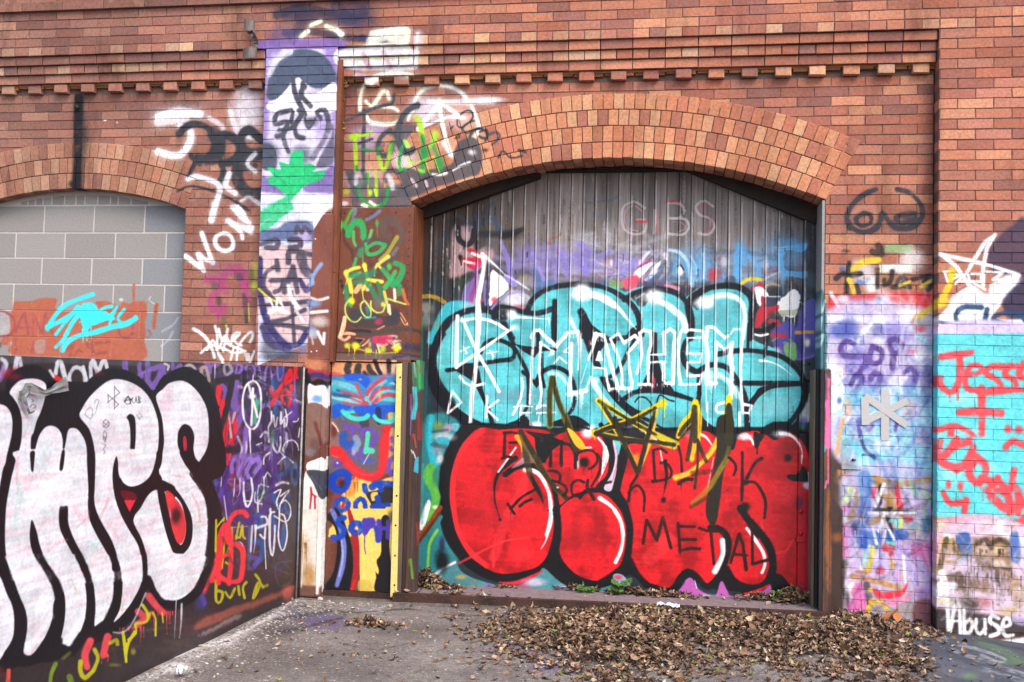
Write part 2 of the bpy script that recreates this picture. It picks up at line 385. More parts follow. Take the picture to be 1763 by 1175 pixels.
M = {}
M['brick'] = painted('brick', b_brick, cF, .88, .62, .25, bd=.0014, thru=t_brick)
M['brickP'] = painted('brick_front', b_brick, cP, .88, .62, .25, bd=.0014, thru=t_brick)
M['block'] = painted('cinder_block', b_attr(70, .12), cB, .92, .55, .2, bd=.001)
M['wood'] = painted('weathered_plank', b_wood, cD, .85, .5, .25, bd=.0015, thru=t_wood)
M['sheet'] = painted('painted_sheet', b_flat(L(60, 50, 50), 20, .2), cD, .6, .36, .4, bd=.002, thru=t_sheet)
M['plateS'] = painted('rusty_plate', b_rust(L(112, 62, 44), L(92, 50, 38), L(132, 80, 58)), cS, .62, .45, .4, bd=.0008)
M['plateP'] = painted('rusty_front_plate', b_rust(L(128, 74, 62), L(108, 60, 50), L(142, 90, 76)), cP, .7, .5, .35, bd=.0008)
M['rust'] = painted('dark_rust', b_rust(L(70, 48, 42), L(48, 36, 34), L(110, 66, 44)), None, .75, bd=.001)
M['rustF'] = painted('jamb_rust', b_rust(L(78, 56, 48), L(58, 44, 40), L(112, 68, 46)), cF, .75, .45, bd=.001)
M['orange_rust'] = painted('orange_rust', b_rust(L(92, 62, 48), L(150, 88, 52), L(70, 50, 44), 14), cF, .8, .5, bd=.001)
M['dark_steel'] = painted('dark_steel', b_flat(L(42, 42, 48), 25, .25), cD, .55, .4, .4, bd=.0008)
M['plain_steel'] = painted('plain_dark_steel', b_rust(L(44, 44, 50), L(34, 34, 40), L(70, 62, 56)), None, .55, bd=.0008)
M['black_steel'] = painted('blackened_steel', b_rust(L(36, 30, 28), L(50, 36, 30), L(64, 46, 38)), None, .6, bd=.001)
M['timber'] = painted('old_timber', b_attr(40, .45, (1, 1, .06)), cS, .85, .5, .25, bd=.002)
M['timberD'] = painted('door_timber', b_attr(40, .45, (1, 1, .06)), cD, .85, .5, .25, bd=.002)
M['panel'] = painted('panel_steel', b_flat(L(50, 44, 44), 20, .25), cL, .5, .42, .35, bd=.0018, thru=t_sheet)
M['concrete'] = painted('sill_concrete', b_attr(24, .25), None, .9, bd=.002)
M['grey_paint'] = painted('grey_painted_steel', b_flat(L(150, 148, 146), 22, .18), cF, .6, .45, bd=.0008)

# ------------------------------------------------------------------ brick wall
HC, BL = .063, .209
Z0 = 3.746
XA = float(AT(1466.4, 25, -.11)[0])
MORT = L(122, 98, 90)
PAL = [(184, 104, 84), (192, 112, 88), (172, 98, 84), (160, 88, 78), (202, 130, 100), (150, 88, 84), (188, 108, 88), (178, 94, 74), (168, 92, 80), (196, 120, 96), (180, 108, 94)]
PALH = PAL+[(214, 152, 118), (206, 158, 132), (222, 170, 130), (150, 96, 92), (200, 140, 112)]
PALA = [(204, 124, 88), (196, 112, 78), (208, 138, 100), (214, 154, 114), (184, 100, 78), (198, 118, 84), (176, 100, 84), (210, 144, 108), (190, 106, 76), (206, 128, 90)]
br = random.Random(3)
def bcol(pal, x=0):
    c = np.array(br.choice(pal), float)*br.uniform(.94, 1.05); c = c*.84+np.array((190, 120, 94))*.16; g0 = c.mean(); c = (c*.93+g0*.07)*br.uniform(.95, 1.07)+5; c = c*np.array((1.03, 1.03, .97))
    d = min(1, max(0, (-1.6-x)/3.0))          # bricks duller, more purple to the left; the dimmer light there is coloured in
    g = c.mean(); c = c*.86+g*.14; c = c*(1-.34*d)+(np.array([g*1.06, g*.90, g*.90]))*.34*d; c *= (1-.10*d)
    return L(*c)
def rowx(k): return XA+(BL/2 if k % 2 else 0)
def brick_row(mb, k, intervals, yf, yb, pal=PAL, header=False, keep=None, jig=.0012):
    z1 = Z0-k*HC; z0 = z1-HC; st = BL/2 if header else BL; xa = rowx(k) if not header else XA+BL/4*(k % 3)
    for a, b_ in intervals:
        i = math.floor((a-xa)/st)
        while xa+i*st < b_:
            x0 = max(a, xa+i*st); x1 = min(b_, xa+(i+1)*st); i += 1
            if x1-x0 < .02: continue
            q = [(x0+.0028, z0+.0028), (x1-.0028, z0+.0028), (x1-.0028, z1-.0028), (x0+.0028, z1-.0028)]
            if keep and not keep(q): continue
            q = [(p[0]+br.uniform(-.0012, .0012), p[1]+br.uniform(-.0012, .0012)+.0018*math.sin(p[0]*1.7+k*.6)) for p in q]
            mb.prism(q, yf+br.uniform(-jig, jig), yb, bcol(pal, x0), .0022, tilt=br.uniform(-1, 1))
class Arch:
    def __init__(s, xc, half, zs, rise, rings, rt):
        s.xc = xc; s.half = half; s.zs = zs; s.R = (half*half+rise*rise)/(2*rise); s.zc = zs+rise-s.R; s.th = math.asin(half/s.R); s.rings = rings; s.rt = rt; s.T = rings*rt
    def top(s, x): return s.zc+math.sqrt(max(0, s.R**2-(x-s.xc)**2))
    def inopen(s, x, z): return abs(x-s.xc) < s.half-.001 and z < s.top(x)-.001
    def insector(s, x, z):
        r = math.hypot(x-s.xc, z-s.zc); return abs(math.atan2(x-s.xc, z-s.zc)) < s.th and s.R-.02 < r < s.R+s.T-.004
    def bricks(s, mb, depthrows, pal):
        for j in range(s.rings):
            r0 = s.R+j*s.rt; r1 = r0+s.rt; n = round(2*s.th*r0/.0655)
            for dy in range(depthrows if j == 0 else 1):
                for i in range(n):
                    th = s.th+.0034*(j+.5)*(s.rings > 3); a0 = -th+2*th*i/n; a1 = a0+2*th/n; g = .0026/r0
                    P = lambda a, r: (s.xc+r*math.sin(a), s.zc+r*math.cos(a))
                    e = br.uniform(-.003, .003)
                    q = [P(a0+g, r0+.0026+(e if j == 0 else 0)), P(a1-g, r0+.0026+(e if j == 0 else 0)), P(a1-g, r1-.0026), P(a0+g, r1-.0026)]
                    mb.prism(q, -.004+dy*.108+br.uniform(-.0015, .0015), .096+dy*.108, bcol(pal, s.xc+s.R*math.sin(a0)), .0024, tilt=br.uniform(-1, 1))
door_arch = Arch(-.4225, 1.3475, 2.64, .285, 4, .1075)
win_arch = Arch(-4.24, .845, 2.597, .15, 3, .112)
PX0, PX1 = -2.797, -2.283      # pilaster between the bays
RX0 = 1.575                    # right pilaster
WX0, WX1 = win_arch.xc-win_arch.half, win_arch.xc+win_arch.half
DX0, DX1 = door_arch.xc-door_arch.half, door_arch.xc+door_arch.half

wall = thing('brick_wall', (-.4, 0, 0), 'red brick wall with corbelled courses and segmental arches, spray painted all over', 'wall')
mb = MB()
def keepf(q):
    ar = [door_arch, win_arch]
    for A in ar:
        if any(A.inopen(x, z) for x, z in q): return False
        if all(A.insector(x, z) for x, z in q): return False
    return True
k = 5
while Z0-k*HC > -.08:
    z1 = Z0-k*HC; iv = []
    xs = [(-6.2, PX0), (PX1, RX0)]
    for a, b_ in xs:
        for A, s0, s1 in ((win_arch, WX0, WX1), (door_arch, DX0, DX1)):
            if s0 > a and s1 < b_ and z1-HC*.9 < A.zs:
                iv += [(a, s0), (s1, b_)]; break
        else: iv.append((a, b_))
    brick_row(mb, k, iv, 0, .05, keep=keepf); k += 1
# mortar bed behind the field, opened for the two arches
def mortar_columns(x0, x1, zt, A=None, zb=-.1, y=.0045, step=.05):
    n = max(1, int((x1-x0)/step))
    for i in range(n):
        a = x0+(x1-x0)*i/n; b_ = x0+(x1-x0)*(i+1)/n
        za, zb2 = (A.top(a)+.02, A.top(b_)+.02) if A else (zb, zb)
        mb.face([(a, y, za), (b_, y, zb2), (b_, y, zt), (a, y, zt)], MORT)
mortar_columns(-6.2, WX0, 3.75, step=9); mortar_columns(WX0, WX1, 3.75, win_arch); mortar_columns(WX1, PX0, 3.75, step=9)
mortar_columns(PX1, DX0, 3.75, step=9); mortar_columns(DX0, DX1, 3.75, door_arch); mortar_columns(DX1, RX0, 3.75, step=9)
# brick reveals of the door opening
for k2 in range(0, 44):
    z1 = 2.64-k2*HC; z0 = z1-HC
    for side in (0, 1):
        for dy in range(2):
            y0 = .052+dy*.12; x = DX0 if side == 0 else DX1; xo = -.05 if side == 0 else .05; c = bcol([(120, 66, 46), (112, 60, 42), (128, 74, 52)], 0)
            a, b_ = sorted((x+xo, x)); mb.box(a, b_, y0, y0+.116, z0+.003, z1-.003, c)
mb.build('brickwork', M['brick'], wall, cF)
# arches
mb = MB(); door_arch.bricks(mb, 4, PALA); mb.build('door_arch', M['brick'], wall, cF)
mb = MB(); win_arch.bricks(mb, 2, PALA); mb.build('window_arch', M['brick'], wall, cF)
# frieze above everything, flush with the pilasters
mb = MB()
k = -22
while k < 1:
    if k == -5: brick_row(mb, k, [(-6.2, 3.2)], -.11-.0, -.0, PAL)
    elif k == 0: brick_row(mb, k, [(-6.2, 3.2)], -.11, 0, PALH, header=True)
    else: brick_row(mb, k, [(-6.2, 3.2)], -.11, -.03 if k < -1 else 0, PAL)
    k += 1
mb.face([(-6.2, -.1055, Z0-HC+.003), (3.2, -.1055, Z0-HC+.003), (3.2, -.1055, 5.1), (-6.2, -.1055, 5.1)], MORT)
mb.face([(-6.2, 0, Z0-HC+.003), (3.2, 0, Z0-HC+.003), (3.2, -.1055, Z0-HC+.003), (-6.2, -.1055, Z0-HC+.003)], MORT)
mb.build('frieze', M['brickP'], wall, cP)
# thin projecting drip course on the left
mb = MB()
z1 = 3.998+HC; x = -6.2
while x < -1.0:
    mb.box(x+.002, x+BL*1.5-.002, -.137, -.1, z1-HC, z1-.003, bcol([(140, 84, 76), (128, 80, 76), (150, 92, 80)], -3), .003); x += BL*1.5
mb.build('drip_course', M['brickP'], wall, cP)
# stepped corbel courses
mb = MB()
segs = [(-6.2, PX0), (PX1, RX0)]
for j, hd in ((1, False), (2, True), (3, False)):
    brick_row(mb, j, segs, -.11+.0185*j, .0, PALH if hd else PAL, header=hd, jig=.002)
for a, b_ in segs: mb.box(a, b_, -.046, .0, Z0-4*HC+.004, Z0-HC-.002, MORT)
mb.build('corbel_courses', M['brickP'], wall, cP)
# pilasters
mb = MB()
for k in range(1, 62): brick_row(mb, k, [(PX0, PX1)], -.11, .0, PAL)
mb.box(PX0+.004, PX1-.004, -.1055, 0, -.1, Z0-HC, MORT); mb.build('pilaster', M['brickP'], wall, cP)
mb = MB()
for k in range(1, 62): brick_row(mb, k, [(RX0, 3.2)], -.11, .0, PAL+[(204, 120, 104)])
mb.box(RX0+.004, 3.2, -.1055, 0, -.1, Z0-HC, MORT); mb.build('pilaster', M['brickP'], wall, cP)
# dentils: one header in two stands out of the course under the corbels
zt = Z0-4*HC
x0 = float(AT(1335, 122, -.05)[0]); x = x0-BL*int((x0+5.3)/BL)
while x < RX0-.12:
    if not (PX0-.11 < x < PX1+.01):
        mb = MB(); mb.prism([(x, zt-HC+.003), (x+.1, zt-HC+.001), (x+.1, zt-.003), (x, zt-.003)], -.043+br.uniform(-.005, .005), .0, bcol(PALH, x), .004, tilt=br.uniform(-2, 2))
        mb.build('dentil', M['brickP'], wall, cP)
    x += BL
mb = MB()   # crumbled ochre mortar bed between the dentils
for a, b_ in segs: mb.box(a, b_, -.026, .0, zt-.010, zt+.004, L(168, 116, 80))
for a, b_ in segs:
    x = a
    while x < b_:
        mb.box(x, min(b_, x+.09), -.014-br.random()*.012, .0, zt-.02-br.random()*.012, zt-.004, L(*(np.array((168, 112, 74))*br.uniform(.7, 1.1)))); x += .1
mb.build('mortar_bed', painted('ochre_mortar', b_attr(80, .3), None, .95, bd=.004), wall)
# cinder block infill of the left arch
mb = MB()
ys = [354, 401, 445, 490.5, 537, 583, 629]; zr = [AZ(200, y, .1) for y in ys]
zz = zr[:]
while zz[-1] > 0: zz.append(zz[-1]-.197)
offs = [AX(76.6, 370, .1), AX(112, 420, .1), AX(71.5, 470, .1), AX(108, 515, .1), AX(67, 560, .1), AX(104, 605, .1)]
for r_ in range(len(zz)-1):
    xj = offs[r_ % 6] if r_ < 6 else offs[4+(r_ % 2)]
    i = -6
    while xj+i*.392 < WX1:
        x0 = max(WX0-.01, xj+i*.392); x1 = min(WX1+.01, xj+(i+1)*.392); i += 1
        if x1-x0 < .03: continue
        g = br.uniform(.97, 1.03); c = L(148*g, 145*g, 143*g) if x1 < WX1 else L(134*g, 137*g, 142*g)
        mb.prism([(x0+.005, zz[r_+1]+.005), (x1-.005, zz[r_+1]+.005), (x1-.005, zz[r_]-.005), (x0+.005, zz[r_]-.005)], .1+br.uniform(-.001, .001), .18, c, .002)
x = WX0
while x < WX1:      # cut pieces following the arch
    x1 = min(WX1, x+br.choice([.06, .09, .1, .14, .07])); zb_ = zz[0]; a = win_arch.top(x)-.012; b_ = win_arch.top(x1-.004)-.012
    if min(a, b_) > zb_+.03:
        g = br.uniform(.98, 1.06); mb.prism([(x+.005, zb_+.006), (x1-.005, zb_+.006), (x1-.005, b_-.012), (x+.005, a-.012)], .101, .18, L(154*g, 148*g, 144*g), .002)
    x = x1
n = 24
for i in range(n):
    a = WX0+(WX1-WX0)*i/n; b_ = WX0+(WX1-WX0)*(i+1)/n
    mb.face([(a, .1025, -.1), (b_, .1025, -.1), (b_, .1025, win_arch.top(b_)+.01), (a, .1025, win_arch.top(a)+.01)], L(194, 189, 185))
mb.build('block_infill', M['block'], wall, cB)
# back-up mass so that nothing behind shows through the joints
mb = MB(); mb.box(-6.2, WX0-.03, .12, .4, -.1, 5.1, MORT); mb.box(WX1+.03, DX0-.052, .12, .4, -.1, 5.1, MORT); mb.box(DX1+.052, 3.2, .12, .4, -.1, 5.1, MORT)
mb.box(WX0-.03, WX1+.03, .2, .4, -.1, 5.1, MORT); mb.box(DX0-.052, DX1+.052, .42, .5, 0, 5.1, L(20, 18, 18)); mb.box(DX0-.052, DX1+.052, .12, .42, 3.1, 5.1, MORT)
mb.build('core', M['concrete'], wall)

# ------------------------------------------------------------------ ground
def b_ground(nt):
    n1 = noise(nt, 2.2, 6, .6); n2 = noise(nt, 60, 4, .65); n3 = noise(nt, 260, 2, .6); n4 = noise(nt, 11, 5, .6)
    c = mixc(nt, L(106, 100, 99), L(132, 126, 122), ramp(nt, n1, [(.35, 0.), (.65, 1.)]))
    c = mixc(nt, c, ramp(nt, n4, [(.3, .78), (.7, 1.15)]), 1., 'MULTIPLY'); c = mixc(nt, c, ramp(nt, n2, [(.3, .55), (.7, 1.4)]), 1., 'MULTIPLY')
    c = mixc(nt, c, ramp(nt, noise(nt, 150, 3, .7), [(.35, .6), (.65, 1.35)]), 1., 'MULTIPLY')
    c = mixc(nt, c, L(190, 185, 182), ramp(nt, n3, [(.74, 0.), (.80, .55)])); c = mixc(nt, c, L(40, 36, 38), ramp(nt, n3, [(.24, .8), (.30, 0.)]))
    # darker asphalt to the right of the leaf bank
    sx = nd(nt, 'ShaderNodeSeparateXYZ'); nt.links.new(POS(nt), sx.inputs[0])
    mr = nd(nt, 'ShaderNodeMapRange'); nt.links.new(sx.outputs[0], mr.inputs[0]); mr.inputs[1].default_value = 1.2; mr.inputs[2].default_value = 1.45
    c = mixc(nt, c, mixc(nt, L(74, 78, 88), ramp(nt, n2, [(.3, .7), (.7, 1.3)]), 1., 'MULTIPLY'), mr.outputs[0])
    return c, n2
M['ground'] = painted('worn_concrete', b_ground, cG, .92, .7, .25, bd=.006)
mb = MB(); nx, ny = 90, 60
def gz(x, y):
    if not (-6 < x < 5 and -6 < y < .6): return 0
    t = min(1, max(0, (y+2.0)/1.6)); b = float(np.interp(x, [-3, -1.8, -.4, .95, 1.6, 2.1, 3], [0, -.008, .02, .042, .016, -.028, -.04]))
    return b*t+.005*math.sin(x*2.1+y)*(1-t)+.003*math.sin(y*5+x*3)
xs = np.concatenate([[-60, -20], np.linspace(-6, 5, nx), [20, 60]]); ys_ = np.concatenate([[-60, -20], np.linspace(-6, .5, ny)])
V = [(x, y, gz(x, y)) for y in ys_ for x in xs]; W_ = len(xs)
mb.v = V; mb.f = [(j*W_+i, j*W_+i+1, (j+1)*W_+i+1, (j+1)*W_+i) for j in range(len(ys_)-1) for i in range(W_-1)]; mb.c = [(1, 1, 1)]*len(mb.f)
struct(mb.build('ground', M['ground'], None, cG, smooth=True))
# ------------------------------------------------------------------ the big door
door = thing('loading_door', (-.42, .3, .04), 'tall plank loading door under the arch painted with turquoise and red bubble letters', 'door')
rr = random.Random(11)
ZS = AZ(900, 735, .3)
def xz(px, py, Y): p = AT(px, py, Y); return (float(p[0]), float(p[2]))
mb = MB(); x = DX0-.01; i = 0
while x < DX1:
    x1 = min(DX1+.01, x+.0815); xm = (x+x1)/2
    t = min(1, max(0, (xm-DX0)/(DX1-DX0)))
    g = rr.uniform(.82, 1.06); base = np.array((126, 118, 116)) if t > .16 else np.array((78, 62, 54)); 
    if .16 < t < .3: base = np.array((110, 100, 96))
    if rr.random() < .15: g *= .78
    c = L(*(np.minimum(base*g*1.16+8, 200))); zt_ = door_arch.top(min(max(xm, DX0+.01), DX1-.01))+.03; dy = rr.uniform(-.002, .002)
    mb.prism([(x+.0022, .045), (x1-.0022, .045), (x1-.0022, zt_), (x+.0022, zt_)], .3+dy, .33, c, .0042, tilt=rr.uniform(-1, 1))
    x = x1; i += 1
mb.box(DX0-.02, DX1+.02, .326, .34, .04, 3.0, L(22, 20, 20))
planks = mb.build('plank_panel', M['wood'], door, cD)
# smooth sheet over the lower half
mb = MB(); z1 = ZS
mb.box(AX(727, 860, .29), AX(1372, 880, .29), .2915, .3, .045, z1, b=.0015)
mb.build('lower_sheet', M['sheet'], door, cD)
mb = MB(); mb.box(AX(1374, 880, .285), AX(1392, 880, .285), .277, .3, .05, z1+.01, b=.003); es = mb.build('edge_strip', M['sheet'], door, cD)
for (bx, by) in ((1379, 881), (1379, 919)):
    mb = MB(); p = AT(bx, by, .277); mb.dome((p[0], .277, p[2]), .016, .012, 12); mb.build('bolt', M['sheet'], es, cD, smooth=True)
mb = MB(); a = AT(1371, 925, .27); b_ = AT(1387, 934, .27); mb.box(a[0], b_[0], .262, .285, b_[2], a[2], b=.003); mb.build('bracket', M['sheet'], es, cD)
# nail and screw heads in the sheet
for (bx, by) in ((798, 871), (944, 879), (961, 837), (1152, 988), (1204, 1024), (800, 734), (943, 741), (1150, 740), (729, 736), (730, 816), (729, 862), (740, 977), (1242, 1024)):
    mb = MB(); p = AT(bx, by, .29); mb.dome((p[0], .2915, p[2]), .0055, .003, 8); mb.build('screw', M['plain_steel'], door, smooth=True)
# stiles
mb = MB(); mb.box(DX0-.0, AX(741, 560, .272), .27, .298, .05, AZ(735, 368, .27), L(60, 44, 36), .003); mb.build('stile', M['timberD'], door, cD)
mb = MB(); xa, xb = AX(1384, 500, .262), DX1-.012
mb.prism([(xa+.02, AZ(1395, 655, .26)), (xb, AZ(1395, 655, .26)), (xb, AZ(1395, 372, .26)), (xa, AZ(1395, 372, .26)), (xa, AZ(1395, 640, .26))], .258, .298, L(52, 54, 66), .002)
st = mb.build('strap', M['dark_steel'], door, cD)
mb = MB(); p = AT(1392, 627, .258); mb.dome((p[0], .258, p[2]), .012, .003, 12, col=L(10, 10, 10)); mb.build('bolt', M['black_steel'], st, smooth=True)
mb = MB(); mb.box(AX(1388, 800, .27), DX1-.012, .265, .298, .05, AZ(1395, 656, .26), L(60, 66, 90), .003); mb.build('stile', M['timberD'], door, cD)
mb = MB(); mb.box(AX(1399, 800, .25), DX1-.004, .22, .262, .05, AZ(1395, 640, .26), (1, 1, 1), .003); mb.build('guide_rail', M['black_steel'], door)
# dark braces under the arch
mb = MB(); mb.prism([xz(720, 381, .25), xz(930, 306, .25), xz(928, 287, .25), xz(716, 352, .25)], .235, .297, L(40, 30, 28), .004); mb.build('brace', M['black_steel'], door)
mb = MB(); mb.prism([xz(1404, 386, .25), xz(1410, 350, .25), xz(1180, 284, .25), xz(1176, 291, .25)][::-1] if False else [xz(1176, 292, .25), xz(1404, 386, .25), xz(1412, 352, .25), xz(1182, 283, .25)], .235, .297, L(40, 30, 28), .004); mb.build('brace', M['black_steel'], door)
mb = MB(); mb.box(AX(922, 297, .25), AX(1188, 292, .25), .25, .297, AZ(1050, 296, .26), AZ(1050, 291, .26), L(34, 28, 26), .003); mb.build('brace', M['black_steel'], door)

# ------------------------------------------------------------------ sill
sill = thing('door_sill', (-.42, -.1, 0), 'raised concrete threshold with a dark steel nosing running the width of the loading door', 'threshold')
SY = -.1
A_ = lambda px, py: AT(px, py, SY)
pl, pr = A_(676, 1033), A_(1428, 1068); tl, tr = A_(676, 1022), A_(1428, 1056)
def slab(mb, xa, xb, ya, yb, zla, zra, zlb, zrb, col=(1, 1, 1)):
    P = [(xa, ya, zla), (xb, ya, zra), (xb, yb, zra), (xa, yb, zla), (xa, ya, zlb), (xb, ya, zrb), (xb, yb, zrb), (xa, yb, zlb)]
    for f in ((0, 1, 5, 4), (1, 2, 6, 5), (2, 3, 7, 6), (3, 0, 4, 7), (4, 5, 6, 7)): mb.face([P[q] for q in f], col)
zl, zr_ = float(tl[2]), float(tr[2])
mb = MB(); slab(mb, float(tl[0])+.01, float(tr[0])-.01, SY+.012, .3, -.05, -.05, zl-.003, zr_-.003, L(120, 108, 112)); mb.build('slab', M['concrete'], sill)
mb = MB(); slab(mb, float(tl[0]), float(tr[0]), SY-.002, SY+.012, -.06, -.06, zl, zr_); slab(mb, float(tl[0]), float(tr[0]), SY+.012, SY+.05, zl-.01, zr_-.01, zl, zr_); mb.build('nosing', M['rust'], sill)

# ------------------------------------------------------------------ left of the door: steel cladding between pilaster and door
clad = thing('steel_cladding', (-2.0, -.03, 0), 'rusty riveted steel plates with green scrawl above and blue writing below', 'cladding')
xl, xr = PX1+.004, AX(709, 480, -.03)
zt1, zb1 = AZ(650, 358, -.03), AZ(650, 609, -.03)
mb = MB(); mb.box(xl+.03, xr, -.03, .03, zb1, zt1, b=.002); up = mb.build('upper_plate', M['plateS'], clad, cS)
for (bx, by) in ((594, 367), (640, 367), (682, 366)):
    mb = MB(); p = AT(bx, by, -.03); mb.dome((p[0], -.03, p[2]), .005, .004, 8); mb.build('rivet', M['black_steel'], up, smooth=True)
z = zb1+.05
while z < zt1-.03:      # stitched rivet line down the right edge
    mb = MB(); mb.dome((AX(702, 480, -.03), -.03, z), .0045, .0035, 8); mb.build('rivet', M['rust'], up, smooth=True); z += .055
mb = MB(); mb.box(xl+.03, xr+.0, -.042, .02, AZ(650, 623, -.04), zb1-.001, b=.003); mb.build('rail', M['plateS'], clad, cS)
zb2, zt2 = AZ(620, 1018, -.03), AZ(620, 625, -.03)
x680, x690 = AX(680, 800, -.03), AX(689, 800, -.05)
mb = MB(); mb.box(xl+.002, x680, -.03, .03, zb2, zt2, b=.002); lp = mb.build('lower_plate', M['plateS'], clad, cS)
mb = MB(); mb.box(xl-.02, x680+.02, -.034, .02, -.03, zb2-.002, b=.003); mb.build('kick_strip', M['rust'], clad)
# narrow channel standing in the corner against the pilaster
mb = MB(); mb.box(PX1+.001, PX1+.03, -.095, .02, zt1-.45, 3.6, b=.002); mb.box(PX1+.001, PX1+.03, -.095, -.03, zt2, zt1-.452, b=.002)
mb.build('corner_channel', painted('channel_rust', b_rust(L(126, 74, 52), L(98, 58, 40), L(150, 92, 64)), None, .75, bd=.001), clad)
# perforated yellow edge strip
mb = MB(); q = [xz(672, 1029, -.06), xz(683, 1028, -.06), xz(692, 626, -.06), xz(683, 627, -.06)]; mb.prism(q, -.062, -.03, L(226, 208, 128), .002)
ys = mb.build('edge_strip', painted('chipped_yellow', b_attr(60, .12), None, .5, bd=.001), clad)
for (bx, by) in ((689, 650), (685, 751), (683, 854), (681, 905), (680, 957), (679, 1008)):
    mb = MB(); p = AT(bx, by, -.062); mb.dome((p[0], -.062, p[2]), .007, .002, 10, col=L(70, 46, 30)); mb.build('screw', M['rust'], ys, smooth=True)
post = thing('timber_post', (AX(702, 820, -.02), -.03, 0), 'weathered brown timber guard post standing at the left edge of the loading door', 'post')
mb = MB()
for a, b_, c in ((687.5, 697, (92, 80, 74)), (698, 703.5, (62, 48, 42)), (704, 709, (78, 60, 52))):
    p0, p1 = AX(a, 820, -.04), AX(b_, 820, -.04); mb.box(p0, p1, -.045-rr.random()*.008, .03, .0, AZ(700, 624, -.04)-rr.random()*.004, L(*c), .003)
mb.build('beam', M['timber'], post, cS)
mb = MB(); mb.box(AX(709.5, 820, -.03), AX(722, 820, -.0), -.02, .05, .0, AZ(712, 621, -.03), L(74, 58, 56), .003); mb.build('jamb_board', M['timber'], post, cS)
mb = MB(); mb.box(AX(709.5, 500, -.01), DX0+.004, -.012, .27, AZ(712, 620, -.03)+.002, 2.62, L(122, 68, 44), .003); mb.build('jamb_board', M['timber'], post, cS)

# ------------------------------------------------------------------ steel on the pilaster, and the battered white post under it
pc = thing('corner_plate', (AX(550, 500, -.12), -.12, 1.6), 'brown steel plate screwed over the right side of the painted pilaster', 'plate')
za, zb = AZ(555, 369, -.12), AZ(550, 619, -.12); xa, xb = AX(535, 500, -.12), PX1+.012
mb = MB(); mb.box(xa, xb, -.121, -.1, zb, za, b=.002); mb.build('plate', M['plateP'], pc, cP)
for (bx, by) in ((543, 412), (536, 606), (545, 605)):
    mb = MB(); p = AT(bx, by, -.121); mb.dome((p[0], -.121, p[2]), .006, .003, 8, col=L(210, 205, 200)); mb.build('screw', painted('screw', b_attr(50, .1), None, .4), pc, smooth=True)
wp = thing('corner_post', (AX(540, 820, -.12), -.12, 0), 'battered white painted steel post with brown rust beside the low steel wall', 'post')
xa, xb = AX(503, 820, -.13), PX1+.012
mb = MB(); mb.box(xa+.06, xb-.03, -.135, -.1, .0, zb-.002, b=.002); mb.build('face_plate', M['plateP'], wp, cP)
mb = MB(); mb.box(xb-.029, xb, -.142, -.1, .0, zb-.002, b=.004); mb.build('edge_rib', M['plateP'], wp, cP)
mb = MB(); mb.box(xa+.02, xa+.058, -.15, -.1, .0, 1.05, b=.004); mb.build('edge_rib', M['plateP'], wp, cP)

# ------------------------------------------------------------------ right jamb
jb = thing('steel_door_jamb', (AX(1425, 800, -.03), 0, 0), 'rusty steel jamb with pink paint drips right of the loading door', 'jamb')
ztj = AZ(1430, 637, -.02)
mb = MB(); mb.box(AX(1418, 850, -.04), AX(1428.5, 850, -.04), -.045, .0, .02, ztj, b=.002); mb.build('front_flange', M['orange_rust'], jb, cF)
mb = MB(); mb.box(AX(1429, 850, -.02), AX(1449, 850, -.02), -.022, .0, .02, ztj, b=.002); mb.build('side_plate', M['rustF'], jb, cF)
mb = MB(); x1 = AX(1417.5, 850, -.04); mb.box(x1-.02, x1, -.04, .02, .02, ztj, b=.002); mb.box(x1-.033, x1-.022, .03, .2, .02, ztj, b=.002); mb.build('track', M['plain_steel'], jb)
mb = MB(); mb.box(x1-.05, x1-.036, .08, .26, .05, ztj, L(120, 112, 92), .002); mb.build('inner_strip', painted('raw_strip', b_attr(30, .3, (1, 1, .1)), None, .8), jb)
mb = MB(); mb.box(DX1-.018, DX1-.002, -.004, .26, ztj+.002, 2.64, b=.003); mb.build('liner', M['grey_paint'], jb, cF)
# ------------------------------------------------------------------ little access plate on the brick
ap = thing('access_plate', (AX(1465, 790, -.0), -.005, AZ(1465, 806, 0)), 'small square metal cover with a latch on the brick right of the jamb', 'cover plate')
mb = MB(); a, b_ = AT(1448, 808, -.008), AT(1483, 770, -.008); mb.box(a[0], b_[0], -.009, .0, a[2], b_[2], b=.002); pl_ = mb.build('plate', M['grey_paint'], ap, cF)
mb = MB(); p = AT(1470, 792, -.01); mb.box(p[0]-.012, p[0]+.012, -.018, -.009, p[2]-.004, p[2]+.004, b=.002); mb.dome((p[0]-.006, -.016, p[2]), .009, .008, 8); mb.build('latch', M['plain_steel'], ap)

